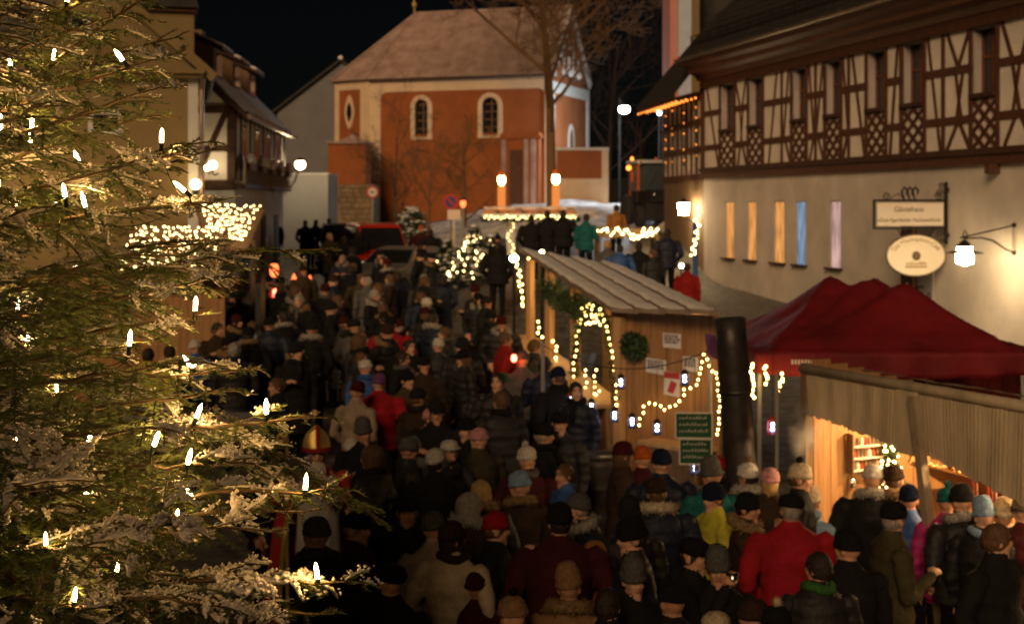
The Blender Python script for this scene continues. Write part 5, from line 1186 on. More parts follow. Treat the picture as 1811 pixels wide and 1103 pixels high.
# ------------------------------------------------------------------ left stalls, light nets, tables
def left_side():
    Y = 24.0; x = lambda px: (px - PX0) / F * Y; g = G(-6, Y); X0 = x(250)
    th = thing('net_lit_stall', 'plank stall behind the fir tree with a light net over its roof', 'stall', (X0, Y, g)); Z = lambda py: zpx(py, Y) - g
    for k in range(26): obj('plank', MB().box(x(60) - X0 + k * .124, x(60) - X0 + k * .124 + .118, .0, .03, 0, Z(487)), 'plank_wood', th)
    q = [at(195, 484, 23.6), at(384, 476, 23.6), at(405, 398, 25.0), at(230, 396, 25.0)]; q = [p - Vector((X0, Y, g)) - Vector((0, 0, .10)) for p in q]
    obj('roof', MB().add(q + [p - Vector((0, 0, .08)) for p in q], [(0, 1, 2, 3), (7, 6, 5, 4), (0, 4, 5, 1), (1, 5, 6, 2), (2, 6, 7, 3), (3, 7, 4, 0)]), 'old_wood', th)
    obj('lower_roof', MB().bar((x(50) - X0, -.9, Z(545)), (x(50) - X0, .0, Z(515)), x(130) - x(-60), .06, up=(0, -.4, 1)), 'snow', th)
    for px in (0, 100): obj('post', MB().box(x(px) - X0 - .05, x(px) - X0 + .05, -.7, -.6, 0, Z(535)), 'old_wood', th)
    l = thing('stall_lamp', 'warm lamp inside the plank stall behind the fir tree', 'lamp', (x(150), Y - .5, zpx(470, Y))); obj('globe', MB().ball((0, 0, 0), .05, 10, 6), 'lamp_warm', l, True); obj('cord', MB().tube([(0, 0, .05), (0, .2, .4)], .006, 5), 'cable', l)
    def net(label, quad, Y0, Y1, nu, nv):
        o = at(quad[0][0], quad[0][1], Y0); t = thing('light_net', label, 'string lights', tuple(o), 0, 'light nets over stalls')
        q = [at(quad[0][0], quad[0][1], Y1), at(quad[1][0], quad[1][1], Y1), at(quad[2][0], quad[2][1], Y0), at(quad[3][0], quad[3][1], Y0)]
        P = lambda u, v: q[0].lerp(q[1], u).lerp(q[3].lerp(q[2], u), v) - o
        mb = MB()
        for i in range(0, nu + 1, 2): mb.tube([P(i / nu, v) for v in np.linspace(0, 1, 5)], .004, 3)
        obj('cable', mb, 'cable', t)
        for i in range(nu + 1):
            for j in range(nv + 1):
                if random.random() < .12: continue
                u = (i + .5 * (j % 2) + random.uniform(-.42, .42)) / (nu + .5); v = (j + random.uniform(-.42, .42)) / nv
                bulb(t, P(min(1, max(0, u)), min(1, max(0, v))) + Vector((0, -.03, .02)), 'bulb_net', .014)
    net('wide light net draped over the plank stall roof', [(240, 402), (395, 404), (372, 470), (207, 478)], 23.6, 25.0, 22, 8)
    net('light net over the hedge-shaped stall beside the half-timbered house', [(352, 362), (461, 366), (432, 426), (380, 418)], 27.0, 28.5, 16, 8)
    th = thing('dark_canopy_stall', 'dark canopy stall under the farther light net', 'stall', (at(410, 400, 28).x, 28, G(-6, 28))); X0 = at(410, 400, 28).x; g2 = G(-6, 28)
    s = 28 / F; q = [at(372, 426, 27), at(438, 432, 27), at(468, 362, 28.5), at(345, 358, 28.5)]; q = [p - Vector((X0, 28, g2 + .10)) for p in q]
    obj('canopy', MB().add(q + [p - Vector((0, 0, .07)) for p in q], [(0, 1, 2, 3), (7, 6, 5, 4), (0, 4, 5, 1), (1, 5, 6, 2), (2, 6, 7, 3), (3, 7, 4, 0)]), 'old_wood', th)
    for dx in (-.55, .55):
        for y in (-.7, .4): obj('leg', MB().box(dx - .04, dx + .04, y - .04, y + .04, 0, zpx(425, 27.4) - g2), 'old_wood', th)
    obj('counter', MB().box(-.6, .6, -.5, -.1, .9, .95), 'old_wood', th)
    for i, (px, py, Y, w, lab) in enumerate(((235, 716, 19.0, 1.1, 'white topped bench table behind the fir tree'), (402, 735, 18.0, 1.3, 'pale long table seen between fir branches and crowd'))):
        p = at(px, py, Y); gg = G(p.x, Y); t = thing('market_table', lab, 'table', (p.x, Y, gg), R(4), 'market tables on the left'); h = p.z - gg
        obj('tabletop', MB().box(-w / 2, w / 2, -.3, .3, h - .04, h), 'white_cloth', t)
        for sx in (-1, 1):
            for sy in (-1, 1): obj('leg', MB().box(sx * (w / 2 - .08) - .025, sx * (w / 2 - .08) + .025, sy * .22 - .025, sy * .22 + .025, 0, h - .041), 'old_wood', t)
        obj('cloth_skirt', MB().box(-w / 2 - .006, w / 2 + .006, -.31, -.301, h - .14, h + .002), 'white_cloth', t)
    # red paper lanterns by the crowd
    for i, (px, py, Y, r, hgt) in enumerate(((485, 478, 33, .10, .30), (487, 522, 31, .055, .26))):
        p = at(px, py, Y); t = thing('red_paper_lantern', ['orange-red paper lantern glowing above the crowd', 'slim red lantern light carried in the crowd'][i], 'lantern', tuple(p), 0, 'red lanterns in the crowd')
        obj('paper_shade', MB().lathe([(r * .6, -hgt * .5), (r, -hgt * .2), (r, hgt * .25), (r * .7, hgt * .5)], 12), 'red_lamp' if i else 'fire', t, True); obj('stick', MB().tube([(0, 0, -hgt * .5), (0, 0, G(p.x, Y) - p.z)], .012, 5), 'old_wood', t)
    for i, (px, py, Y) in enumerate(((520, 486, 33.5), (548, 489, 33))):
        p = at(px, py, Y); t = thing('fire_bowl', ['fire bowl glowing among the people left of the parked cars', 'second small fire bowl glowing behind the crowd'][i], 'fire bowl', (p.x, Y, G(p.x, Y)), 0, 'fire bowls'); h = p.z - G(p.x, Y)
        obj('flames', MB().lathe([(.06, h - .25), (.085, h - .15), (.03, h - .03), (.01, h + .03)], 9), 'fire', t, True); obj('bowl', MB().lathe([(.05, h - .5), (.2, h - .3), (.22, h - .24), (.19, h - .25), (.04, h - .4)], 14), 'iron', t, True)
        obj('stand', MB().tube([(0, 0, 0), (0, 0, h - .45)], .04, 8), 'iron', t)
    p = at(909, 633, 19.5); t = thing('red_candle_lantern', 'small glowing red lantern held in the crowd left of the chalet', 'lantern', tuple(p)); obj('glass', MB().ball((0, 0, 0), (.04, .04, .055), 10, 6), 'red_lamp', t, True); obj('lid', MB().lathe([(.03, .05), (.02, .075), (.004, .085)], 8), 'iron', t)
left_side()

# ------------------------------------------------------------------ vehicles
def car(label, px, Y, rz, paint, L=4.2, Wd=1.75, H=1.5, van=False, name='parked_car', head=True):
    x = (px - PX0) / F * Y; g = G(x, Y); th = thing(name, label, 'van' if van else 'car', (x, Y, g), rz, 'vehicles parked below the church')
    l = L / 2; w = Wd / 2
    low = [(-l, .32), (-l + .05, .62), (-l + .25, .82), (-.85 if not van else -l + .7, .95), (l - .45, .98), (l - .05, .85), (l, .35), (l - .1, .25), (-l + .1, .25)]   # (y, z)
    top = [(-.85 if not van else -l + .7, .95), (-.15 if not van else -l + 1.25, H - .05), (.3, H), (l - .9 if not van else l - .15, H - .03), (l - .35 if not van else l - .05, .98)]
    def hull(prof, w0, w1, z0, z1):
        mb = MB(); n = len(prof); vs = []
        for s in (-1, 1):
            for y, z in prof: t = (z - z0) / (z1 - z0); vs.append((s * (w0 + (w1 - w0) * t), y, z))
        mb.add(vs, [tuple(range(n)), tuple(range(2 * n - 1, n - 1, -1))] + [((i + 1) % n, i, i + n, (i + 1) % n + n) for i in range(n)]); return mb
    b = obj('body', hull(low, w, w - .03, .25, .98), paint, th); m = b.modifiers.new('bev', 'BEVEL'); m.width = .07; m.segments = 3
    c = obj('cabin', hull(top, w - .05, w - .24, .95, H), paint, th); m = c.modifiers.new('bev', 'BEVEL'); m.width = .05; m.segments = 3
    def quad(nm, q, mt='glass_dark'): obj(nm, MB().add(q + [(x_ * .98, y_ * .99, z_ * .99) for x_, y_, z_ in q], [(0, 1, 2, 3), (7, 6, 5, 4), (0, 4, 5, 1), (1, 5, 6, 2), (2, 6, 7, 3), (3, 7, 4, 0)]), mt, th)
    (ya, za), (yb, zb) = top[0], top[1]; k = lambda t: (ya + (yb - ya) * t, za + (zb - za) * t); (y0, z0), (y1, z1) = k(.1), k(.9)
    quad('windscreen', [(-w + .14, y0 - .03, z0), (w - .14, y0 - .03, z0), (w - .27, y1 - .03, z1), (-w + .27, y1 - .03, z1)])
    (ya, za), (yb, zb) = top[4], top[3]; (y0, z0), (y1, z1) = k(.12), k(.85)
    quad('rear_window', [(w - .14, y0 + .03, z0), (-w + .14, y0 + .03, z0), (-w + .27, y1 + .03, z1), (w - .27, y1 + .03, z1)])
    for s in (-1, 1):
        quad('side_window', [(s * (w - .06), top[0][0] + .25, 1.02), (s * (w - .06), top[4][0] - .3, 1.02), (s * (w - .20), top[3][0] - .15, H - .12), (s * (w - .20), top[1][0] + .12, H - .12)])
        obj('mirror', MB().ball((s * (w + .06), top[0][0] + .2, 1.02), (.09, .06, .07), 8, 6), paint, th, True)
        obj('headlight', MB().ball((s * (w - .25), -l + .10, .66), (.18, .08, .09), 10, 6), 'chrome', th, True)
        for y in (-l + .8, l - .8):
            wh = obj('wheel', MB().lathe([(.2, -.1), (.31, -.1), (.32, -.06), (.32, .06), (.31, .1), (.2, .1)], 20, XF((s * (w - .1), y, .32), ry=R(90))), 'tyre', th, True); obj('rim', MB().lathe([(.02, -.105), (.19, -.102), (.19, .102), (.02, .105)], 14, XF((s * (w - .1), y, .32), ry=R(90))), 'chrome', wh)
    obj('bumper', MB().box(-w + .08, w - .08, -l - .03, -l + .05, .34, .5), 'machine_dark', th); obj('grille', MB().box(-.4, .4, -l - .006, -l + .06, .55, .7), 'machine_dark', th)
    obj('number_plate', MB().box(-.26, .26, -l - .04, -l - .0305, .37, .47), 'sign_white', th)
car('red van with a dark windscreen parked below the church', 663, 46, R(14), 'car_red', 4.6, 1.75, 1.85, True, 'parked_van')
car('dark car with shining trim parked left of the red van', 604, 50, R(10), 'car_dark', 4.2, 1.75, 1.6)
car('grey car parked before the red van, half hidden by people', 706, 41.5, R(-24), 'car_silver', 4.2, 1.72, 1.45)
def tractor():
    Y = 58.0; x = at(1148, 300, Y).x; g = G(x, Y); th = thing('orange_tractor', 'orange winter service tractor with a tall glazed cab by the guest house wing', 'tractor', (x, Y, g), R(12))
    obj('chassis', MB().box(-.55, .55, -1.4, 1.5, .6, 1.15), 'machine_dark', th); obj('bonnet', MB().prism([(-.42, 1.15), (.42, 1.15), (.36, 1.75), (-.36, 1.75)], -1.75, -.5), 'machine_dark', th)
    cb = obj('cab_roof', MB().box(-.8, .8, -.65, 1.1, 3.0, 3.14), 'white_wall', th)
    for a_, b_ in ((-.72, -.5), (.64, -.5), (-.72, .9), (.64, .9)): obj('cab_post', MB().box(a_, a_ + .08, b_, b_ + .08, 1.2, 2.999), 'orange_paint' if a_ < 0 else 'machine_dark', cb); obj('windscreen', MB().box(-.638, .638, -.475, -.455, 1.7, 2.999), 'cab_glass', cb); obj('cab_front', MB().box(-.72, .72, -.51, -.456, 1.16, 1.69), 'machine_dark', cb)
    for s in (-1, 1):
        obj('side_pane', MB().box(s * .68 - .01, s * .68 + .01, -.418, .898, 1.7, 2.99), 'cab_glass', cb); obj('work_light', MB().ball((s * .66, -.68, 2.98), (.1, .06, .08), 8, 6), 'chrome', th, True)
        obj('beacon', MB().lathe([(.07, 3.141), (.07, 3.28), (.03, 3.32)], 10, XF((s * .6, .8, 0))), 'bulb_orange' if s < 0 else 'orange_paint', th, True)
        obj('headlight', MB().ball((s * .28, -1.78, 1.5), (.1, .05, .08), 8, 6), 'chrome', th, True)
        for y, r in ((-1.15, .5), (.85, .75)):
            wh = obj('wheel', MB().lathe([(r * .5, -.17), (r * .95, -.17), (r, -.1), (r, .1), (r * .95, .17), (r * .5, .17)], 20, XF((s * .82, y, r), ry=R(90))), 'tyre', th, True); obj('rim', MB().lathe([(.03, -.1), (r * .49, -.16), (r * .49, .16), (.03, .1)], 14, XF((s * .82, y, r), ry=R(90))), 'orange_paint', wh)
    obj('plough_lift', MB().box(-.8, .8, -2.1, -2.0, .3, 1.1).bar((-.4, -2, .8), (-.4, -1.4, .9), .08, .08).bar((.4, -2, .8), (.4, -1.4, .9), .08, .08), 'machine_dark', th); obj('mirror', MB().box(-1.05, -.98, -.6, -.45, 2.1, 2.6), 'orange_paint', th); obj('wiper', MB().bar((-.2, -.485, 1.75), (.25, -.485, 2.6), .03, .02), 'machine_dark', th)
tractor()

_tr = [o for o in bpy.data.objects if o.name == 'orange_tractor'][0]; _tr.scale = (.86, .86, .86)
def traffic_sign(px, py, Y, r, kind, label, name='road_sign'):
    p = at(px, py, Y); g = G(p.x, Y); th = thing(name, label, 'road sign', (p.x, Y, g)); h = p.z - g
    obj('post', MB().tube([(0, .04, 0), (0, .04, h + r)], .035, 8), 'pole_grey', th)
    M = XF((0, 0, h), rx=R(90)); d = obj('plate', MB().lathe([(.0, -.01), (r, -.01), (r, .01), (.0, .01)], 24, M), 'sign_red', th)
    obj('inner_disc', MB().lathe([(.0, .0105), (r * .72, .0105), (r * .72, .015), (0, .015)], 24, M), 'sign_white' if kind == 'limit' else 'sign_blue', d)
    if kind == 'limit':
        obj('symbol', MB().box(-r * .34, r * .2, -.021, -.0155, h - r * .12, h + r * .16).box(r * .22, r * .38, -.021, -.0155, h - r * .12, h + r * .04), 'lettering', d)
    else: obj('slash', MB().bar((-r * .55, -.02, h + r * .55), (r * .55, -.02, h - r * .55), r * .2, .006, up=(0, 1, 0)), 'sign_red', d)
traffic_sign(659, 340, 56, .24, 'limit', 'round red and white road sign on a pale post behind the red van')
traffic_sign(797, 357, 48, .26, 'stop', 'round blue no-stopping sign beside the small lit lamp')
def ball_lamp():
    p = at(819, 360, 48); g = G(p.x, 48); th = thing('oval_street_lamp', 'small orange oval street lamp beside the no-stopping sign', 'street lamp', (p.x, 48, g)); h = p.z - g
    obj('glass', MB().ball((0, 0, h), (.10, .10, .14), 10, 8), 'fire', th, True); obj('post', MB().tube([(0, 0, 0), (0, 0, h - .13)], .04, 8), 'pole_grey', th); obj('hood', MB().lathe([(.11, h + .1), (.06, h + .18), (.01, h + .2)], 10), 'iron', th)
    p = at(803, 395, 44); g = G(p.x, 44); th = thing('white_post_sign', 'pale post with a small white plate before the lit firs', 'sign', (p.x, 44, g)); h = p.z - g
    obj('post', MB().tube([(0, 0, 0), (0, 0, h + .25)], .045, 8), 'frame_white', th); obj('plate', MB().box(-.2, .2, -.06, -.046, h + .12, h + .42), 'sign_white', th)
    p = at(728, 380, 60); th = thing('snowy_bush', 'dark bush flecked with snow below the church wall', 'bush', (p.x, 60, G(p.x, 60))); mb = MB(); sn = MB(); rnd = random.Random(4)
    for k in range(1400):
        a = rnd.uniform(0, 6.28); t = rnd.random(); r = 1.0 * math.sqrt(1 - t * t) * rnd.uniform(.4, 1); c = Vector((r * math.cos(a) * .9, r * math.sin(a) * .6, t * 1.55)); tufts(mb, c, 1, (.05, .05, .05), .18, k)
        if k % 10 == 0: sn.ball(c + Vector((0, 0, .05)), (.10, .10, .05), 6, 4)
    stuff(obj('foliage', mb, 'leaf_green', th)); stuff(obj('snow', sn, 'snow', th, True)); obj('stem', MB().tube([(0, 0, 0), (0, 0, .9)], .05, 6), 'bark', th)
    p = at(1236, 480, 40); th = thing('blue_post', 'slim blue post at the corner of the guest house', 'post', (p.x - .1, 40, G(p.x, 40))); obj('shaft', MB().lathe([(.08, 0), (.08, 2.2), (.05, 2.28), (.01, 2.3)], 12), 'cloth_blue', th); obj('foot_ring', MB().lathe([(.1, 0), (.1, .1), (.085, .12)], 12), 'iron', th)
ball_lamp()
# ------------------------------------------------------------------ people
class BodyParts:
    def __init__(s): s.mb = MB(); s.t = []
    def loft(s, rings, m, n=16):                        # rings: (centre, radius x, radius y, tilt matrix or None)
        vs = []
        for c, rx, ry in rings:
            for j in range(n): t = 2 * math.pi * j / n; vs.append((c[0] + rx * math.cos(t), c[1] + ry * math.sin(t), c[2]))
        k = len(rings); fs = [(i * n + j, i * n + (j + 1) % n, (i + 1) * n + (j + 1) % n, (i + 1) * n + j) for i in range(k - 1) for j in range(n)] + [tuple(range(n - 1, -1, -1)), tuple(range((k - 1) * n, k * n))]
        s.mb.add(vs, fs, None, m)
    def limb(s, pts, rad, m, n=12):
        # rounded ends by extra rings
        P = [Vector(p) for p in pts]; a = (P[0] - P[1]).normalized(); b = (P[-1] - P[-2]).normalized()
        PP = [P[0] + a * rad[0] * .7] + P + [P[-1] + b * rad[-1] * .7]; s.mb.tube(PP, [rad[0] * .55] + list(rad) + [rad[-1] * .55], n, mi=m)
    def ball(s, c, r, m, M=None): s.mb.ball(c, r, 14, 10, M, m)
def hand(bp, w, d, m=4, curl=.5, side=1):
    """palm at wrist w pointing along d: four fingers of different lengths with knuckle bends, thumb from the side of the palm"""
    w = Vector(w); d = Vector(d).normalized(); up = Vector((0, 0, 1)); s = d.cross(up)
    if s.length < .2: s = Vector((0, -1, 0))
    s.normalize(); n = s.cross(d).normalized() * -1
    pc = w + d * .05; bp.limb([w, w + d * .045, w + d * .085], [.027, .036, .034], m, 10)
    for k, L in enumerate((.066, .078, .073, .056)):
        b = w + d * .085 + s * (k - 1.5) * .023; q = b + d * L * .5 + n * L * .2 * curl; e = q + (d * (1 - curl) + n * curl).normalized() * L * .55
        bp.limb([b, q, e], [.0115, .011, .0095], m, 8)
    b = w + d * .03 + s * side * .03; q = b + (d * .6 + s * side * .7).normalized() * .035; e = q + (d * .9 + n * .4).normalized() * .032; bp.limb([b, q, e], [.014, .0125, .0105], m, 8)
POSES = {}
def build_pose(name, arms='down', coat='short', bulk=1.0, lean=0, turn=0, nod=0, child=False):
    bp = BodyParts(); B = bulk
    hs = 1.20 if child else .96
    ln = lambda z: lean * max(0, z - .85) * .9            # forward shift (towards -y) with height
    c = lambda z, y=0: (0, y - ln(z), z)
    hem = {'short': .80, 'long': .50, 'robe': .10}[coat]
    rings = [(c(hem), .215 * B, .175 * B), (c(hem + .03), .222 * B, .182 * B)]
    if coat != 'short': rings.append((c(.82), .205 * B, .165 * B))
    rings += [(c(.98), .195 * B, .155 * B), (c(1.1), .192 * B, .15 * B), (c(1.26), .212 * B, .152 * B), (c(1.36), .214 * B, .138 * B), (c(1.42), .185 * B, .118 * B), (c(1.47), .12 * B, .095 * B), (c(1.51), .082, .082), (c(1.535), .07, .075)]
    bp.loft(rings, 0, 20)
    for s in (-1, 1):
        bp.limb([(s * .095, 0, .86), (s * .105, -.015, .48), (s * .11, .01, .10)], [.10, .072, .055], 1)
        bp.ball((s * .112, -.055, .05), (.05, .135, .05), 3); bp.ball((s * .112, .03, .05), (.045, .06, .055), 3)
    # neck and head
    hy = -ln(1.56); bp.limb([(0, hy + .01, 1.46), (0, hy - .005, 1.56)], [.062, .056], 2)
    HM = XF((0, hy - .015 - lean * .05, 1.615 + (.02 if child else 0)), rx=R(nod), rz=R(turn)) @ Matrix.Scale(hs, 4)
    bp.mb.ball((0, .012, .02), (.074, .096, .098), 16, 12, HM, 2)          # skull
    bp.mb.ball((0, -.022, -.045), (.057, .066, .075), 14, 10, HM, 2)       # jaw
    bp.mb.ball((0, -.066, -.098), (.024, .022, .02), 10, 8, HM, 2)         # chin
    bp.mb.tube([(0, -.078, .018), (0, -.098, -.012), (0, -.104, -.03), (0, -.088, -.04)], [.010, .013, .016, .010], 8, HM, 2)  # nose
    bp.mb.ball((0, -.070, .036), (.052, .020, .014), 10, 6, HM, 2)         # brow
    for s in (-1, 1): bp.mb.ball((s * .078, .012, -.012), (.011, .02, .032), 8, 6, HM, 2); bp.mb.ball((s * .036, -.064, -.03), (.024, .02, .02), 8, 6, HM, 2)
    # arms
    def arm(s, mode):
        sh = Vector((s * .205 * B, -ln(1.39), 1.385))
        if mode == 'down': e, w = sh + Vector((s * .06, .03, -.29)), sh + Vector((s * .05, -.06, -.54)); d = (0, -.15, -1)
        elif mode == 'pocket': e, w = sh + Vector((s * .10, .07, -.28)), sh + Vector((s * .01, -.09, -.43)); d = (-s * .5, -.4, -.7)
        elif mode == 'mug': e, w = sh + Vector((s * .07, -.02, -.29)), sh + Vector((-s * .05, -.24, -.16)); d = (-s * .75, -.5, .25)
        elif mode == 'drink': e, w = sh + Vector((s * .09, -.12, -.25)), sh + Vector((-s * .08, -.26, .06)); d = (-s * .6, -.1, .75)
        elif mode == 'reach': e, w = sh + Vector((s * .08, -.16, -.23)), sh + Vector((s * .0, -.42, -.14)); d = (-s * .1, -1, .05)
        elif mode == 'two': e, w = sh + Vector((s * .09, .02, -.28)), sh + Vector((s * .05, -.24, -.22)); d = (-s * .35, -.9, .15)
        elif mode == 'up': e, w = sh + Vector((s * .12, -.10, -.16)), sh + Vector((s * .05, -.22, .12)); d = (0, -.2, 1)
        mid = sh.lerp(e, .5) + Vector((s * .01, 0, 0)); bp.limb([sh, mid, e], [.078 * B, .070 * B, .060 * B], 0); bp.limb([e, e.lerp(w, .6), w], [.060 * B, .052, .045], 0)
        dv = Vector(d).normalized(); hand(bp, w + dv * .015, dv, 4, .65 if mode in ('mug', 'drink', 'two', 'up') else .35, -s)
        return w + dv * .09
    md = {'down': ('down', 'down'), 'pocket': ('pocket', 'pocket'), 'mug': ('mug', 'mug'), 'drink': ('drink', 'pocket'), 'reach': ('reach', 'reach'), 'two': ('two', 'two'), 'one': ('mug', 'down'), 'up': ('up', 'mug')}[arms]
    hands = [arm(-1, md[0]), arm(1, md[1])]
    me = bp.mb.mesh('body_src'); o = bpy.data.objects.new('src', me); COL.objects.link(o)
    rm = o.modifiers.new('r', 'REMESH'); rm.mode = 'VOXEL'; rm.voxel_size = .0125; rm.adaptivity = 0
    sm = o.modifiers.new('s', 'SMOOTH'); sm.factor = .5; sm.iterations = 2
    dg = bpy.context.evaluated_depsgraph_get(); dg.update(); out = bpy.data.meshes.new_from_object(o.evaluated_get(dg))
    kd = KDTree(len(me.polygons)); mi = []
    # tag by nearest source face centre, with source sampled at vertices too
    pts = []
    for p in me.polygons: pts.append((p.center.copy(), p.material_index))
    vm = {}
    for p in me.polygons:
        for v in p.vertices: vm[v] = p.material_index
    for v, k in vm.items(): pts.append((me.vertices[v].co.copy(), k))
    kd = KDTree(len(pts))
    for i, (q, k) in enumerate(pts): kd.insert(q, i)
    kd.balance()
    out.polygons.foreach_set('material_index', [pts[kd.find(p.center)[1]][1] for p in out.polygons])
    # soft folds in the cloth
    nv = len(out.vertices); co = np.empty(nv * 3, np.float32); no = np.empty(nv * 3, np.float32)
    out.vertices.foreach_get('co', co); out.vertices.foreach_get('normal', no); co = co.reshape(-1, 3); no = no.reshape(-1, 3)
    for i in np.nonzero(co[:, 2] < 1.44)[0]:
        x, y, z = (float(q) for q in co[i]); co[i] += no[i] * (.006 * mnoise.noise((x * 9, y * 9, z * 13)) + .004 * math.sin(z * 42 + 3 * mnoise.noise((x * 6, y * 6, z * 6))))
    out.vertices.foreach_set('co', co.ravel()); out.update()
    out.polygons.foreach_set('use_smooth', [True] * len(out.polygons)); out.name = 'body_' + name
    for k in range(5): out.materials.append(None)
    bpy.data.objects.remove(o); POSES[name] = (out, HM, hands)
build_pose('stand', 'down', 'short'); build_pose('stand_l', 'pocket', 'short', 1.03, turn=-45, nod=-6); build_pose('stand_r', 'one', 'short', 1.0, turn=42); build_pose('pocket_r', 'one', 'long', 1.03, turn=38, nod=-8); build_pose('pocket', 'pocket', 'long'); build_pose('mug', 'mug', 'short', 1.04, turn=20); build_pose('drink', 'drink', 'short', 1.02, turn=-15)
build_pose('lean', 'reach', 'short', 1.02, lean=.45, nod=-14); build_pose('two', 'two', 'short', 1.05, nod=-8); build_pose('broad', 'pocket', 'short', 1.18); build_pose('turn', 'pocket', 'short', 1.02, turn=55)
build_pose('long_mug', 'mug', 'long', 1.05, turn=-25, nod=-10); build_pose('child', 'down', 'short', 1.08, child=True); build_pose('bishop', 'up', 'robe', 1.15)

HW = {}
def headwear():
    def knit(prof, n=24): return MB().lathe(prof, n, XF((0, .008, .0), rx=R(8)))
    HW['beanie'] = knit([(.080, .012), (.098, .015), (.101, .045), (.092, .05), (.093, .075), (.082, .11), (.055, .135), (.02, .147)])
    for k, v in enumerate(HW['beanie'].v): x, y, z = v; HW['beanie'].v[k] = (x * .92, y * 1.10, z)
    HW['tall_beanie'] = knit([(.080, .005), (.096, .01), (.100, .045), (.090, .05), (.091, .08), (.085, .125), (.065, .165), (.03, .185)])
    for k, v in enumerate(HW['tall_beanie'].v): x, y, z = v; HW['tall_beanie'].v[k] = (x * .92, y * 1.10, z)
    m = knit([(.078, .02), (.096, .024), (.100, .055), (.088, .10), (.05, .125), (.02, .13)])
    m.grid(lambda u, v: (.085 * math.sin((u - .5) * 2.4), -.075 - .075 * v * math.cos((u - .5) * 2.2), .035 - .018 * v), 8, 2); HW['cap'] = m
    for k, v in enumerate(m.v): x, y, z = v; m.v[k] = (x * .93, y * 1.08, z)
    def shell(z0f, rx, ry, rz, back):
        mb = MB(); n, k = 22, 12; vs = []; fs = []
        for i in range(k + 1):
            for j in range(n):
                a = 2 * math.pi * j / n; front = max(0, -math.sin(a)); lo = z0f - back * (1 - front) ** 1.0 + .075 * front ** 2
                t = i / k; z = lo + (rz + .02 - lo) * t; q = math.sqrt(max(0, 1 - ((max(z, .02) - .02) / rz) ** 2)); w = 1 + .06 * mnoise.noise((math.cos(a) * 4, math.sin(a) * 4, z * 25))
                taper = 1 - .25 * min(1, max(0, -.06 - z) / .12) if back > .12 else 1 - .3 * min(1, max(0, -.02 - z) / .08)
                vs.append((rx * max(q, .03) * math.cos(a) * w * taper, .014 + ry * max(q, .03) * math.sin(a) * w * taper, z))
        for i in range(k):
            for j in range(n): fs.append((i * n + j, i * n + (j + 1) % n, (i + 1) * n + (j + 1) % n, (i + 1) * n + j))
        fs.append(tuple(range(k * n, (k + 1) * n))); mb.add(vs, fs); return mb
    HW['hair_short'] = shell(.0, .084, .106, .108, .06); HW['hair_long'] = shell(-.02, .094, .112, .11, .20)
    mb = MB(); rnd = random.Random(1)
    mb.ball((0, .01, .175), .030, 10, 8)
    for k in range(110):
        d = Vector((rnd.gauss(0, 1), rnd.gauss(0, 1), rnd.gauss(0, 1))).normalized(); s = d.orthogonal().normalized() * .006; c = Vector((0, .01, .175)); mb.add([c + d * .02 - s, c + d * .02 + s, c + d * .043], [(0, 1, 2)])
    HW['pompom'] = mb
    mb = MB()
    for k in range(30):
        a = math.pi * (-.35 + 1.7 * k / 29); r = .115
        tufts(mb, (r * math.cos(a), .02 + r * math.sin(a) * .9, -.115 + .035 * math.sin(a)), 26, (.030, .030, .034), .05, k)
    mb.tube([(.115 * math.cos(a), .02 + .104 * math.sin(a), -.115 + .035 * math.sin(a)) for a in np.linspace(-.35 * math.pi, 1.35 * math.pi, 20)], .038, 10); HW['fur_collar'] = mb
    mb = MB().tube([(.092 * math.cos(a), .012 + .096 * math.sin(a), -.118 + .014 * math.sin(a * 2)) for a in np.linspace(0, 2 * math.pi, 22)], .036, 10); mb.tube([(.03, -.10, -.13), (.045, -.155, -.22), (.04, -.165, -.34)], [.035, .034, .03], 8); HW['scarf'] = mb
    mb = MB(); mb.grid(lambda u, v: (.115 * math.cos(math.pi * (1.15 * u - .075)) * math.sin(math.pi * (.22 + .62 * v)), .03 + .125 * math.sin(math.pi * (1.15 * u - .075)) * math.sin(math.pi * (.2 + .6 * v)) + .0, .02 - .15 * math.cos(math.pi * (1 - v * .98)) * 1.0 - .0), 16, 12); HW['hood'] = mb
    mb = MB()
    for s in (-1, 1): mb.ball((s * .030, -.079, .012), (.011, .008, .0065), 8, 6); mb.bar((s * .016, -.088, .034), (s * .048, -.078, .033), .006, .006)
    HW['eyes'] = mb
    HW['mouth'] = MB().tube([(-.024, -.078, -.066), (0, -.086, -.064), (.024, -.078, -.066)], [.004, .007, .004], 6)
    for kk in ('beanie', 'tall_beanie', 'cap', 'hair_short', 'hair_long'):       # ribs, creases and locks
        am = .006 if 'hair' not in kk else .010
        for i, (x, y, z) in enumerate(HW[kk].v):
            a = math.atan2(y, x); f = 1 + am / .09 * (.5 * math.sin(a * 14) + 1.2 * mnoise.noise((x * 22, y * 22, z * 30))); HW[kk].v[i] = (x * f, y * f, z + .008 * mnoise.noise((x * 15, y * 15, 7)))
    for k in list(HW): HW[k] = HW[k].mesh('hw_' + k, True)
headwear()
def part(nm, kind, m, th, M):
    me = HW[kind]
    if not me.materials: me.materials.append(None)
    o = bpy.data.objects.new(nm, me); COL.objects.link(o); o.parent = th; o.matrix_local = M
    o.material_slots[0].link = 'OBJECT'; o.material_slots[0].material = MAT[m]; return o
PEOPLE = []
def solve(px, py, h):
    lo, hi = 5.0, 75.0
    for _ in range(50):
        Y = (lo + hi) / 2; x = (px - PX0) / F * Y; f = CH - (py - HOR) / F * Y - G(x, Y) - h
        if f > 0: lo = Y
        else: hi = Y
    return Y
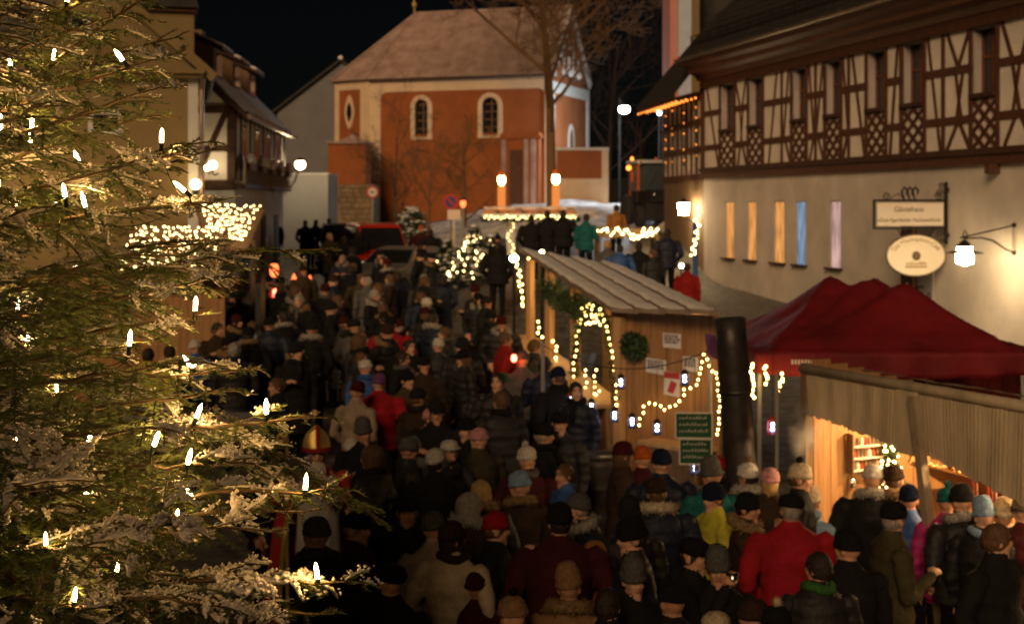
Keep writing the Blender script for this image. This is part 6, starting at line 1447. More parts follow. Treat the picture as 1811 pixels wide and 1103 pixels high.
def person(px=None, py=None, h=1.72, face=180, pose='stand', coat='black', hat=None, hair=None, label='', group=None, trousers='jet', fur=None, scarf=None, glove=None, pom=None, loc=None, rnd=random, skin=None):
    """px, py: crown of the head in the photograph; face: 0 looks at the camera, 90 to the right, 180 away"""
    child = pose == 'child'; top = 1.73 + (.05 if hat else 0) + (.06 if pom else 0)
    if loc is None:
        Y = solve(px, py, h * top / 1.73); x = (px - PX0) / F * Y; loc = (x, Y, G(x, Y))
    s = h / 1.73; th = thing('person', label, 'person', loc, R(face), group)
    if pose == 'stand': pose = ('stand', 'stand_l', 'stand_r')[len(PEOPLE) % 3]
    elif pose == 'pocket': pose = ('pocket', 'pocket_r')[len(PEOPLE) % 2]
    me, HM, hands = POSES[pose]
    b = bpy.data.objects.new('body', me); COL.objects.link(b); b.parent = th
    sk = skin or rnd.choice(SKINS); b['label'] = 'body with clothes'
    for i, m in enumerate(('cloth_' + coat, 'cloth_' + trousers, sk, 'cloth_jet', glove and 'cloth_' + glove or sk)): b.material_slots[i].link = 'OBJECT'; b.material_slots[i].material = MAT[m]
    S = Matrix.Scale(s, 4); b.matrix_local = S; K = S @ HM
    if hair: part('hair', 'hair_long' if hair.endswith('+') else 'hair_short', 'hair_' + hair.rstrip('+'), th, K @ Matrix.Scale(.90 if hat else 1.0, 4))
    if hat:
        kind, col = hat; part('hat', kind, 'knit_' + col, th, K @ XF(rx=R(rnd.uniform(-9, 7)), ry=R(rnd.uniform(-6, 6)), s=(1.06, 1.06, rnd.uniform(.95, 1.12))))
    if pom: part('pompom', 'pompom', 'knit_' + pom, th, K)
    SN = S @ Matrix.Translation(HM.translation)
    if fur: part('fur_collar', 'fur_collar', 'fur_' + fur, th, SN @ Matrix.Scale(1.12, 4))
    if scarf: part('scarf', 'scarf', 'knit_' + scarf, th, SN)
    part('eyes', 'eyes', 'eye_dark', th, K); part('mouth', 'mouth', 'lip', th, K)
    PEOPLE.append((loc[0], loc[1])); return th, S, hands
MUGM = None
def mug(th, S, hand, label, m='ceramic'):
    global MUGM
    bpy.context.view_layer.update()
    p = (Matrix.Translation(th.location) @ Matrix.Rotation(th.rotation_euler.z, 4, 'Z') @ S) @ (Vector(hand) + Vector((0, -.02, -.01)))
    t = thing('mug', label, 'mug', tuple(p), random.uniform(0, 6), 'mugs held in the crowd')
    obj('cup', MB().lathe([(.034, -.045), (.040, -.04), (.042, .05), (.037, .05), (.034, -.035), (.001, -.036)], 14), m, t, True); obj('handle', MB().tube([(.04, 0, .03), (.068, 0, .022), (.068, 0, -.015), (.04, 0, -.025)], .006, 6), m, t)

P = person
def crowd_front():
    P(629, 895, 1.74, 70, 'pocket', 'maroon', ('cap', 'black'), 'grey', 'man in maroon coat and flat dark cap beside the fir branches')
    P(562, 908, 1.72, 250, 'broad', 'olive', ('beanie', 'grey'), None, 'person in a bulky olive jacket and grey hat behind the lowest candles', scarf='grey')
    a = P(720, 866, 1.76, 5, 'two', 'black', ('cap', 'charcoal'), 'dark', 'man in black with a grey cap holding two cream mugs')
    mug(a[0], a[1], a[2][0], 'cream mug in the right hand of the man in the grey cap'); mug(a[0], a[1], a[2][1], 'cream mug in the left hand of the man in the grey cap')
    P(768, 899, 1.68, 190, 'stand', 'beige', ('beanie', 'grey'), None, 'person in a beige jacket and light grey beanie seen from behind')
    P(800, 917, 1.66, 165, 'stand', 'cream', ('beanie', 'brown'), 'dark+', 'woman in a cream quilted jacket and brown beret seen from behind', scarf='brown', trousers='brown')
    P(875, 899, 1.68, 80, 'mug', 'black', ('beanie', 'red'), 'brown', 'woman with a red beanie and black coat facing right')
    P(850, 849, 1.67, 200, 'pocket', 'charcoal', None, 'blond+', 'blond long-haired woman in charcoal seen from behind', fur='tan')
    P(830, 871, 1.68, 150, 'stand', 'brown', None, 'grey+', 'grey-haired person with a fur collar left of the red beanie', fur='grey')
    P(906, 1030, 1.62, 175, 'stand', 'cream', ('beanie', 'tan'), None, 'person in cream with a tan hat and black pompom at the bottom', pom='black', scarf='cream')
    P(840, 1012, 1.30, 170, 'child', 'maroon', ('beanie', 'maroon'), None, 'child in dark red with a round dark red hat', )
    P(990, 884, 1.80, 185, 'broad', 'maroon', ('beanie', 'black'), 'dark', 'large man in a dark maroon coat seen from behind in the centre')
    P(920, 830, 1.66, 200, 'stand', 'brown', ('beanie', 'lightblue'), None, 'person with a blue-grey hat and thick rust fur collar', fur='tan')
    P(1000, 820, 1.60, 285, 'mug', 'blue', None, 'brown', 'boy in a blue jacket with brown hair facing left before the barrel')
    P(932, 775, 1.66, 180, 'stand', 'maroon', ('beanie', 'white'), None, 'person with a white pompom hat seen from behind', pom='white', scarf='grey')
    P(960, 742, 1.72, 95, 'pocket', 'black', ('cap', 'black'), 'grey', 'grey-haired person in a black cap facing right', scarf='black')
    P(991, 721, 1.76, 330, 'pocket', 'charcoal', ('cap', 'black'), 'dark', 'man with a dark flat cap facing the camera left of the lanterns')
    P(1100, 776, 1.68, 85, 'mug', 'brown', ('beanie', 'maroon'), 'brown+', 'brown-haired woman facing right behind the steel barrel')
    P(1136, 785, 1.62, 160, 'stand', 'maroon', ('beanie', 'orange'), None, 'person with an orange and white hat before the chalet')
    P(1170, 789, 1.74, 190, 'broad', 'navy', ('beanie', 'navy'), None, 'tall person in navy with a blue beanie seen from behind')
    P(1162, 838, 1.72, 180, 'broad', 'navy', ('beanie', 'brown'), 'brown', 'person in a dark parka with a wide pale fur hood seen from behind', fur='cream')
    P(1089, 864, 1.66, 275, 'lean', 'charcoal', ('beanie', 'grey'), 'grey', 'person with a grey knitted hat facing left before the barrel', fur='grey')
    P(1114, 880, 1.68, 190, 'stand', 'charcoal', ('tall_beanie', 'charcoal'), None, 'person with a dark fur hat seen from behind')
    P(1121, 909, 1.76, 280, 'pocket', 'charcoal', ('beanie', 'black'), 'dark', 'man in dark clothes with a black beanie facing left')
    P(1120, 968, 1.64, 0, 'mug', 'black', ('tall_beanie', 'grey'), None, 'person with a patterned grey pompom hat facing the camera', pom='grey')
    P(1006, 996, 1.66, 175, 'stand', 'tan', ('tall_beanie', 'tan'), None, 'person in a tan hooded coat seen from behind', fur='tan')
    P(1053, 966, 1.42, 200, 'child', 'orange', ('beanie', 'rust'), None, 'child in an orange-red jacket in the dark centre')
    P(1270, 963, 1.68, 355, 'pocket', 'black', ('tall_beanie', 'grey'), 'brown', 'smiling person with a grey bobble hat facing the camera')
    P(1264, 1072, 1.62, 150, 'stand', 'charcoal', ('beanie', 'cream'), None, 'person with a cream knit hat cut by the bottom edge')
    a = P(1224, 940, 1.74, 70, 'drink', 'black', ('cap', 'black'), 'dark', 'man in a black cap drinking, facing right')
    mug(a[0], a[1], a[2][0], 'pale mug held to the mouth by the man in the black cap', 'chrome')
    P(1259, 811, 1.68, 185, 'stand', 'teal', ('tall_beanie', 'grey'), None, 'person in a teal jacket with a grey hood under the green boards')
    P(1264, 848, 1.66, 285, 'mug', 'yellow', ('beanie', 'navy'), 'brown', 'woman in a bright yellow jacket with a navy beanie')
    P(1269, 800, 1.66, 200, 'stand', 'brown', ('beanie', 'red'), None, 'person with a small red hat beside the stove pipe')
    P(1323, 801, 1.66, 180, 'stand', 'navy', ('beanie', 'white'), 'dark', 'person with a white hat and tan pompom seen from behind', pom='tan', fur='grey')
    P(1361, 823, 1.62, 170, 'stand', 'brown', ('beanie', 'pink'), 'blond+', 'person with a pink woolly hat left of the red jacket')
    P(1413, 802, 1.72, 80, 'pocket', 'black', ('beanie', 'cream'), 'brown', 'person with a striped bobble hat facing right', pom='charcoal')
    P(1320, 863, 1.68, 75, 'drink', 'brown', ('beanie', 'black'), 'dark', 'person eating, with a black beanie and a beige fur trimmed coat', fur='tan')
    P(1399, 862, 1.80, 182, 'broad', 'red', ('cap', 'black'), 'grey', 'man in a bright red jacket with a black cap seen from behind')
    P(1432, 865, 1.45, 160, 'child', 'lightblue', ('beanie', 'cream'), None, 'child with a cream hat and pale blue scarf beside the red jacket', scarf='lightblue')
    P(1447, 977, 1.66, 180, 'stand', 'charcoal', None, 'dark', 'dark-haired person in charcoal with a green bag strap', scarf='green')
    P(1375, 1048, 1.66, 190, 'stand', 'black', ('beanie', 'black'), None, 'person with a black hat and cream pompom at the bottom edge', pom='cream', scarf='cream')
    P(1330, 1050, 1.60, 160, 'stand', 'brown', ('beanie', 'brown'), None, 'person with a brown knit hat at the bottom edge')
    P(1543, 816, 1.70, 170, 'broad', 'black', ('beanie', 'white'), None, 'person in a long black coat with a white hat at the sweets stall', fur='grey')
    P(1581, 817, 1.70, 165, 'pocket', 'brown', ('beanie', 'brown'), 'brown', 'person with a brown hat and pale fur hood at the sweets stall', fur='tan')
    P(1577, 880, 1.74, 95, 'pocket', 'olive', ('cap', 'black'), 'grey', 'man in an olive coat with a black cap facing the stall')
    P(1606, 853, 1.60, 120, 'stand', 'blue', ('beanie', 'navy'), None, 'person in a blue jacket with a navy hat behind the leaning post')
    P(1676, 845, 1.64, 150, 'stand', 'magenta', ('beanie', 'teal'), None, 'person in a magenta jacket with a teal pompom hat', pom='teal')
    P(1702, 852, 1.70, 200, 'broad', 'charcoal', ('beanie', 'charcoal'), None, 'person with a dark hat and grey hooded coat right of the leaning post', fur='grey')
    P(1738, 880, 1.64, 140, 'stand', 'charcoal', ('tall_beanie', 'lightblue'), None, 'person with a light blue knitted hat and scarf', scarf='lightblue')
    P(1776, 880, 1.62, 170, 'stand', 'black', ('tall_beanie', 'cream'), None, 'person with a thick cream cable-knit hat', scarf='cream')
    P(1761, 925, 1.78, 40, 'turn', 'black', None, 'brown', 'brown-haired man in black facing right at the bottom corner')
    P(1812, 870, 1.70, 170, 'stand', 'maroon', ('beanie', 'grey'), None, 'person in maroon at the picture edge under the awning')
    P(1500, 930, 1.70, 185, 'pocket', 'black', ('beanie', 'black'), None, 'person all in black between the red jacket and the sweets stall')
    P(1190, 1020, 1.68, 200, 'broad', 'black', ('beanie', 'black'), None, 'person all in black in the dark bottom centre')
    P(690, 985, 1.70, 160, 'pocket', 'black', ('cap', 'black'), None, 'person all in black left of the cream jacket')
    P(1075, 1040, 1.66, 150, 'stand', 'black', None, 'dark', 'dark-haired person in black at the bottom centre')
def crowd_mid():
    P(691, 556, 1.80, 182, 'broad', 'red', ('beanie', 'black'), 'dark', 'tall man in a long red coat seen from behind in the upper crowd')
    P(670, 656, 1.70, 178, 'broad', 'red', ('beanie', 'purple'), None, 'woman in a red jacket with a purple hat in the middle crowd')
    P(720, 650, 1.70, 10, 'pocket', 'olive', ('beanie', 'black'), 'dark', 'man in an olive jacket facing the camera beside the red jacket')
    P(630, 671, 1.68, 150, 'pocket', 'beige', ('beanie', 'maroon'), None, 'person in a long grey-beige coat with a maroon hat')
    P(647, 632, 1.62, 200, 'stand', 'blue', ('beanie', 'white'), None, 'person with a white hat and blue jacket left of the red coats', scarf='blue')
    P(551, 563, 1.82, 175, 'pocket', 'black', ('tall_beanie', 'charcoal'), None, 'tall person in a long black hooded coat', fur='grey')
    P(446, 568, 1.72, 200, 'broad', 'lightblue', None, 'brown', 'person in a light blue jacket beside the fir tree')
    P(476, 556, 1.78, 170, 'broad', 'navy', ('beanie', 'black'), None, 'person in navy right of the light blue jacket')
    P(775, 594, 1.66, 190, 'stand', 'charcoal', ('beanie', 'white'), None, 'person with a bright white hat in the middle of the crowd')
    P(724, 600, 1.70, 20, 'mug', 'black', None, 'dark', 'dark-haired person in black facing the camera below the white hat')
    P(751, 624, 1.72, 340, 'pocket', 'brown', ('cap', 'black'), 'dark', 'man in brown with a dark cap left of the barrel')
    P(772, 703, 1.76, 350, 'mug', 'black', ('cap', 'charcoal'), 'dark', 'man in black with a dark cap facing the camera by the barrel')
    P(723, 712, 1.66, 60, 'lean', 'grey', ('beanie', 'pink'), 'brown', 'woman with a pinkish shawl facing right')
    P(643, 738, 1.72, 15, 'mug', 'black', ('tall_beanie', 'grey'), None, 'person in black with a tall grey beanie facing the camera')
    P(622, 777, 1.30, 20, 'child', 'maroon', ('beanie', 'white'), None, 'child with a white cap and maroon scarf right of the bishop', scarf='maroon')
    P(721, 768, 1.66, 100, 'pocket', 'charcoal', ('beanie', 'grey'), None, 'person with a mottled grey hat before the tall beanie')
    P(772, 763, 1.62, 30, 'lean', 'charcoal', ('cap', 'white'), 'grey', 'person in a white cap leaning over a mug')
    P(826, 733, 1.70, 330, 'pocket', 'black', ('beanie', 'black'), 'brown', 'woman with a black headband lit pink, facing the camera')
    P(848, 752, 1.66, 200, 'pocket', 'olive', ('beanie', 'pink'), None, 'person with a pink hat and long olive coat')
    P(886, 655, 1.64, 190, 'stand', 'black', ('beanie', 'green'), None, 'person with a green hat left of the chalet')
    P(817, 596, 1.74, 185, 'pocket', 'charcoal', ('tall_beanie', 'charcoal'), None, 'person in a charcoal hood behind the middle barrel')
    P(893, 588, 1.70, 100, 'broad', 'darkred', None, 'brown', 'person in a dark red jacket left of the chalet arch')
    P(924, 618, 1.68, 180, 'stand', 'grey', ('beanie', 'grey'), None, 'person in a grey jacket close to the chalet counter')
    P(945, 600, 1.70, 80, 'mug', 'charcoal', None, 'brown', 'brown-haired person in charcoal at the chalet counter')
    P(345, 598, 1.60, 180, 'stand', 'blue', ('beanie', 'white'), None, 'person in a blue jacket with a white hat seen through the fir branches')
    P(262, 615, 1.70, 170, 'broad', 'yellow', None, 'dark', 'person in a mustard yellow jacket behind the fir branches', trousers='jet')
    P(300, 610, 1.72, 200, 'stand', 'black', None, 'dark', 'person in black beside the mustard yellow jacket')
    P(410, 585, 1.72, 160, 'pocket', 'black', ('beanie', 'charcoal'), None, 'person in black between the fir tree and the light blue jacket')
    P(385, 570, 1.70, 20, 'stand', 'brown', None, 'dark', 'person in brown behind the fir tip facing the camera')
    P(490, 668, 1.66, 300, 'stand', 'black', None, 'brown', 'person in black beside the candle at the fir tip')
    P(475, 800, 1.60, 40, 'stand', 'black', ('beanie', 'black'), 'dark', 'dark figure left of the bishop')
    # people on the upper terrace
    P(968, 372, 1.78, 185, 'pocket', 'black', None, 'dark', 'man in black standing right under the giant candle', )
    P(996, 371, 1.80, 175, 'broad', 'black', None, 'dark', 'broad person in black beside the giant candle')
    P(940, 380, 1.70, 180, 'broad', 'black', None, 'dark', 'person in black between the arch pillars')
    P(1036, 378, 1.74, 160, 'stand', 'teal', None, 'dark', 'person in a teal jacket standing apart on the upper terrace')
    P(1090, 362, 1.72, 200, 'stand', 'rust', None, 'dark', 'person in a rust jacket before the tractor')
    P(1075, 425, 1.70, 170, 'stand', 'grey', None, 'blond', 'person in grey left of the blue jacket behind the chalet')
    P(1096, 432, 1.72, 190, 'broad', 'blue', None, 'dark', 'person in a blue jacket behind the chalet roof')
    P(1130, 428, 1.74, 180, 'broad', 'black', None, 'dark', 'person in black behind the chalet roof')
    P(1180, 405, 1.76, 190, 'broad', 'navy', None, 'dark', 'person in navy under the square lantern')
    P(1155, 440, 1.72, 200, 'stand', 'charcoal', None, 'brown', 'person in charcoal right of the people behind the chalet roof')
    P(1215, 465, 1.70, 170, 'stand', 'darkred', None, 'dark', 'person in dark red at the corner of the guest house')
    # adult with a child on the shoulders
    a = P(880, 428, 1.84, 170, 'broad', 'black', None, 'dark', 'adult in black carrying a child on the shoulders')
    L = a[0].location
    P(loc=(L.x, L.y + .03, L.z + 1.50 - .62 * 1.2), h=1.2, face=170, pose='child', coat='black', hat=('beanie', 'black'), pom='black', label='child in black with a pompom hat riding on an adult\'s shoulders')
    P(487, 384, 1.72, 200, 'stand', 'charcoal', ('beanie', 'orange'), None, 'person with an orange hat by the half-timbered house')
    for px, py, c, lab in ((540, 389, 'black', 'left of three people in black before the white wall'), (558, 388, 'black', 'middle of three people in black before the white wall'), (582, 386, 'charcoal', 'right of three people in dark coats before the white wall'), (583, 412, 'olive', 'person in olive with fair hair below the three dark people'), (608, 418, 'black', 'person in black left of the grey car'), (632, 408, 'black', 'person in black before the red van')):
        P(px, py, 1.72, random.choice((170, 190, 30)), 'pocket', c, None, 'dark' if c != 'olive' else 'blond', lab)
    P(744, 397, 1.76, 170, 'broad', 'maroon', ('beanie', 'orange'), None, 'person with an orange hat right of the red van')
    P(762, 405, 1.72, 190, 'broad', 'black', None, 'dark', 'person in black beside the orange hat')
def fill_label(c, hat, hair, fur, f, px, Y, sf):
    f %= 360; d = 'facing the camera' if f < 50 or f > 310 else ('facing right' if f < 130 else ('seen from behind' if f < 230 else 'facing left'))
    hd = f"{hat[1]} {'cap' if hat[0] == 'cap' else 'beanie'}" if hat else {'dark': 'short dark hair', 'brown': 'short brown hair', 'brown+': 'long brown hair', 'grey': 'grey hair', 'blond': 'fair hair', 'dark+': 'long dark hair'}[hair]
    pl = ('far ' if Y > 31 else ('mid ' if Y > 21 else 'near ')) + ('by the fir tip' if px < 560 else ('below the van' if px < 700 else ('below the church door' if px < 850 else 'beside the chalet')))
    if Y < 16.5: pl = 'near the fir tips' if px < 750 else ('in the dark front centre' if px < 1050 else 'before the green boards')
    return f"person in {c}, {hd}{', fur collar' if fur else ''}{f', {sf} scarf' if sf and not fur else ''}, {d}, {pl}"
def crowd_fill():
    rnd = random.Random(12); n = 0
    cols = ['black'] * 11 + ['charcoal'] * 6 + ['navy'] * 4 + ['brown'] * 3 + ['maroon', 'olive', 'grey', 'denim']
    hats = [None] * 9 + [('beanie', 'black'), ('beanie', 'grey'), ('beanie', 'white'), ('beanie', 'maroon'), ('cap', 'charcoal'), ('beanie', 'navy'), ('beanie', 'brown'), ('cap', 'black'), ('beanie', 'charcoal'), ('beanie', 'pink')]
    Y = 13.2
    while Y < 39:
        a, b = (430, 935) if Y > 19 else ((650, 1130) if Y > 14.6 else (660, 1230))
        if Y > 30: a, b = 480, 900
        x = (a - PX0) / F * Y
        while x < (b - PX0) / F * Y:
            X, YY = x + rnd.uniform(-.2, .2), Y + rnd.uniform(-.25, .25); x += .78 + .012 * max(0, Y - 20)
            if any((X - p) ** 2 + (YY - q) ** 2 < .52 ** 2 for p, q in PEOPLE): continue
            px = PX0 + X / YY * F
            if YY > 17 and X > .75 - .163 * (YY - 19): continue
            if rnd.random() < (.28 if YY < 16 else (.14 if YY < 32 else .45)) or (YY > 32 and px < 590): continue
            hat = rnd.choice(hats)
            f = rnd.choice((180, 170, 195, 150, 210, 90, 270, 10, 340, 30, 60, 300)) + rnd.uniform(-15, 15)
            cc, hh, ff = rnd.choice(cols), rnd.choice(('dark', 'dark', 'brown', 'brown+', 'grey', 'blond', 'dark+')), rnd.choice((None, None, None, None, None, 'grey', 'tan'))
            if hat and rnd.random() < .2: hh = None
            sf = rnd.choice((None, None, 'grey', 'charcoal', 'black'))
            P(loc=(X, YY, G(X, YY)), h=rnd.uniform(1.60, 1.84), face=f, pose=rnd.choice(('stand', 'pocket', 'mug', 'broad', 'turn', 'long_mug', 'pocket', 'broad')), coat=cc, hat=hat, hair=hh,
              fur=ff, scarf=sf, label=fill_label(cc, hat, hh, ff, f, px, YY, sf), group='dense dim crowd in the square', rnd=rnd); n += 1
        Y += .95 + .012 * max(0, Y - 20)
    print('fill', n)
crowd_front(); crowd_mid(); crowd_fill()
mat('cope_red', (.42, .03, .02), .6, .15, 4)
def bishop():
    Y = solve(560, 752, 1.93); x = (560 - PX0) / F * Y; th = thing('person', 'person costumed as a bishop with a gold mitre, white beard and red cope', 'person', (x, Y, G(x, Y)), R(14))
    me, HM, hands = POSES['bishop']; s = 1.78 / 1.73; S = Matrix.Scale(s, 4)
    b = bpy.data.objects.new('body', me); COL.objects.link(b); b.parent = th; b.matrix_local = S
    for i, m in enumerate(('cope_red', 'cloth_red', SKINS[1], 'cloth_jet', 'cloth_white')): b.material_slots[i].link = 'OBJECT'; b.material_slots[i].material = MAT[m]
    K = S @ HM @ Matrix.Diagonal((1.25, 1.2, 1.15, 1))
    mb = MB(); mb.grid(lambda u, v: (.20 * math.sin((u - .5) * 2.0) * (1 + .5 * v), -.025 - (.185 + .07 * v) * math.cos((u - .5) * 2.0) * (1 + .04 * math.sin(u * 30) * v), 1.44 - 1.34 * v), 30, 16); ab = obj('alb', mb, 'cloth_white', th, True, S); so = ab.modifiers.new('t', 'SOLIDIFY'); so.thickness = .01
    mb = MB(); n = 20
    for sgn in (-1, 1):
        def mf(u, v, sgn=sgn):
            a = math.pi * u; w = .098 * math.cos(a); top = .07 + .14 * (1 - abs(2 * u - 1)) ** .8; r = 1 + .12 * math.sin(math.pi * v); return (w * r * .98, .01 + sgn * .105 * math.sin(a) * (1 - .75 * v), .03 + (top) * v)
        mb.grid(mf, 20, 8)
    mt = obj('mitre', mb, 'gold', th, True, K); so = mt.modifiers.new('t', 'SOLIDIFY'); so.thickness = .008
    obj('mitre_stripe', MB().grid(lambda u, v: (.014 * (u - .5) * 2, .01 - .112 * (1 - .72 * v) - .006, .035 + .205 * v), 2, 8), 'robe_red', mt); obj('mitre_band', MB().lathe([(.105, .028), (.112, .03), (.112, .06), (.105, .062)], 20, XF((0, .01, 0))), 'robe_red', mt)
    mb = MB(); rnd = random.Random(2)
    mb.tube([(0, -.07, -.075), (0, -.10, -.16), (0, -.125, -.27), (0, -.14, -.38), (0, -.145, -.44)], [.066, .080, .075, .05, .015], 14)
    for k in range(240):
        t = rnd.random(); z = -.07 - .36 * t; w = .075 * (1 - t * .6); c = Vector((rnd.uniform(-w, w), -.125 - .05 * t - rnd.uniform(0, .02), z)); mb.add([c - Vector((.006, 0, 0)), c + Vector((.006, 0, 0)), c + Vector((rnd.uniform(-.02, .02), -.01, -.07))], [(0, 1, 2)])
    K2 = S @ HM; obj('beard', mb, 'beard', th, True, K2); part('hair', 'hair_long', 'hair_grey', th, K2); part('eyes', 'eyes', 'eye_dark', th, K2)
    mb = MB()
    def cf(u, v):
        a = math.pi * (-.22 + 1.44 * u); z = 1.46 - 1.36 * v; r = .13 + .17 * min(1, v * 3.2) + .16 * v; f = 1 + .05 * math.sin(u * 44) * v; return (r * f * math.cos(a) * 1.1, .02 + r * f * math.sin(a) * .95, z)
    mb.grid(cf, 60, 20); cp = obj('cope', mb, 'cope_red', th, True, S); so = cp.modifiers.new('t', 'SOLIDIFY'); so.thickness = .012
    for u in (0, 1): obj('gold_border', MB().tube([cf(u, v) for v in np.linspace(0, 1, 12)], .026, 8), 'gold', cp, True)
    w = (Matrix.Translation(th.location) @ Matrix.Rotation(R(14), 4, 'Z') @ S) @ Vector(hands[0])
    t = thing('bishop_staff', 'gold crook-topped staff held by the costumed bishop', 'staff', (w.x, w.y - .02, th.location.z))
    h = zpx(775, w.y) - th.location.z
    obj('shaft', MB().tube([(0, 0, 0), (0, 0, h)], .016, 8), 'gold', t); obj('crook', MB().tube([(.05 * math.cos(a) * k - .05, 0, h + .05 * math.sin(a) * k) for a, k in zip(np.linspace(0, 8.2, 24), np.linspace(1, .35, 24))], .015, 7), 'gold', t, True)
bishop()
# ------------------------------------------------------------------ the big fir in front
def fir():
    rg = np.random.default_rng(3); T = np.array((-2.80, 5.45)); top = 8.6
    th = thing('fir_tree', 'large snow-dusted fir tree close to the camera hung with candle lights', 'tree', (T[0], T[1], 0))
    stems = []      # (p0, p1, r0, r1)
    twigs = []      # (p0, p1, dens, len) needle-bearing
    tips = []       # points for candles
    snowt = []
    UP = np.array((0, 0, 1.))
    def nrm(v): return v / (np.linalg.norm(v) + 1e-9)
    def chain(p, d, L, n, curve):
        pts = [p]
        for i in range(n): d = nrm(d + curve * (i + 1) / n + rg.normal(0, .03, 3)); p = p + d * L / n; pts.append(p)
        return pts
    def branch(pts, L, n, vis, wide=1.0):
        for i in range(n):
            r0, r1 = .020 * (1 - i / n) * (L / 2) + .004, .020 * (1 - (i + 1) / n) * (L / 2) + .0035; stems.append((pts[i], pts[i + 1], r0, r1))
            if i > n * .35: twigs.append((pts[i], pts[i + 1], vis, .019))
        # lateral twigs in a flat frond
        for i in range(2, n + 1):
            t = i / n
            if t < .22: continue
            dd = nrm(pts[i] - pts[i - 1]); side = nrm(np.cross(dd, UP)); nn = np.cross(side, dd)
            for sgn in (-1, 1):
                if rg.random() < .12 or (vis < .4 and rg.random() < .5): continue
                rem = (1 - t) * L; l = min(.46, .40 * rem + .085) * wide * rg.uniform(.75, 1.15)
                ang = rg.uniform(.75, .98); q = nrm(dd * math.cos(ang) + sgn * side * math.sin(ang) + nn * rg.uniform(-.30, .30))
                m = max(3, int(l / .055)); tp = chain(pts[i] + dd * rg.uniform(-.03, .03), q, l, m, np.array((0, 0, rg.uniform(-.38, -.02))))
                for k in range(m): stems.append((tp[k], tp[k + 1], .004 * (1 - .5 * k / m), .003)); twigs.append((tp[k], tp[k + 1], vis, .021))
                snowt.append((tp, t))
                if l > .13:
                    for k in range(1, m):
                        d2 = nrm(tp[k + 1] - tp[k]); s2 = nrm(np.cross(d2, UP))
                        for sg in (-1, 1):
                            if rg.random() < .2: continue
                            l2 = min(.16, (1 - k / m) * l * .55 + .04) * rg.uniform(.7, 1.2); q2 = nrm(d2 * .68 + sg * s2 * .74 + UP * rg.uniform(-.45, .02)); e = tp[k] + q2 * l2
                            twigs.append((tp[k], e, vis, .020)); snowt.append(([tp[k], tp[k] * .5 + e * .5, e], t))
        tips.append((pts[-1], nrm(pts[-1] - pts[-2])))
        for i in range(int(n * .35), n): tips.append((pts[i], nrm(pts[i] - pts[i - 1])))
    # boughs that reach the outline seen in the photograph
    for px, py, Y in ((312, 95, 5.0), (300, 150, 4.8), (332, 265, 4.9), (290, 205, 5.1), (405, 490, 4.8), (360, 430, 5.0), (455, 650, 4.7), (430, 690, 4.6), (345, 560, 4.9), (580, 738, 4.7), (618, 865, 4.6), (535, 905, 4.6), (642, 1030, 4.5), (590, 1085, 4.6), (345, 640, 4.5), (450, 820, 4.4),
                      (480, 940, 4.4), (335, 935, 4.2), (235, 985, 4.0), (140, 865, 4.1), (150, 1080, 3.9), (400, 1075, 4.2), (230, 610, 4.6), (180, 480, 4.6), (120, 350, 4.6), (200, 30, 5.0), (90, 180, 4.6), (60, 740, 4.2), (200, 800, 4.3), (300, 760, 4.4), (380, 860, 4.4)):
        E = np.array(at(px, py, Y)); hd = E[:2] - T; Lh = np.linalg.norm(hd); S = np.array((T[0], T[1], E[2] - (.10 + .22 * max(0, min(1, (E[2] - 2.4) / 2.4))) * Lh - .05)); C = (S + E) / 2 + np.array((0, 0, .05 * Lh))
        n = max(8, int(Lh / .085)); pts = []
        for i in range(n + 1): t = i / n; pts.append(S * (1 - t) ** 2 + C * 2 * t * (1 - t) + E * t * t + rg.normal(0, .006, 3) * (1 if 0 < i < n else 0))
        branch(pts, Lh * 1.05, n, 1.15, .72 if px > 420 else 1.0)
    z = .9
    while z < 7.6:
        nb = 6 if 1.5 < z < 5.5 else 4; a0 = rg.uniform(0, 6.28)
        for b in range(nb):
            az = a0 + b * 2 * math.pi / nb + rg.uniform(-.25, .25)
            vis = 1.0
            cx = math.cos(az)                           # branches pointing out of the picture are thinner
            if cx < -.55:
                if rg.random() < .75: continue
                vis = .25
            elif math.sin(az) > .6: vis = .4
            if z > 5.7 or z < 1.6: vis *= .5
            el = .16 + .50 * max(0, min(1, (z - 2.0) / 2.8)) + rg.uniform(-.12, .12)
            L = (top - z) * (.36 if z < 3.6 else .345) / math.cos(el) * rg.uniform(.82, 1.12)
            d = np.array((math.cos(az) * math.cos(el), math.sin(az) * math.cos(el), math.sin(el)))
            zb = z - .45 * L * math.sin(el) + rg.uniform(-.09, .09); n = max(8, int(L / .085)); cv = np.array((0, 0, -.10 if z < 3.4 else -.03)); 
            pts = chain(np.array((T[0], T[1], zb)), d, L, n, cv)
            branch(pts, L, n, vis)
        z += rg.uniform(.17, .23)
    # trunk
    obj('trunk', MB().tube([(0, 0, zz) for zz in np.linspace(0, top, 12)], [.17 - .0136 * i for i in range(12)], 12), 'fir_bark', th, True)
    off = np.array((T[0], T[1], 0))
    # stems: three-sided prisms
    A = np.array([s[0] for s in stems]) - off; B = np.array([s[1] for s in stems]) - off; ra = np.array([s[2] for s in stems]); rb = np.array([s[3] for s in stems])
    D = B - A; D /= np.linalg.norm(D, axis=1)[:, None] + 1e-9; ref = np.where(np.abs(D[:, 2:3]) > .9, np.array([[1., 0, 0]]), np.array([[0, 0, 1.]])); S1 = np.cross(D, ref); S1 /= np.linalg.norm(S1, axis=1)[:, None]; S2 = np.cross(S1, D)
    V = np.zeros((len(A), 6, 3))
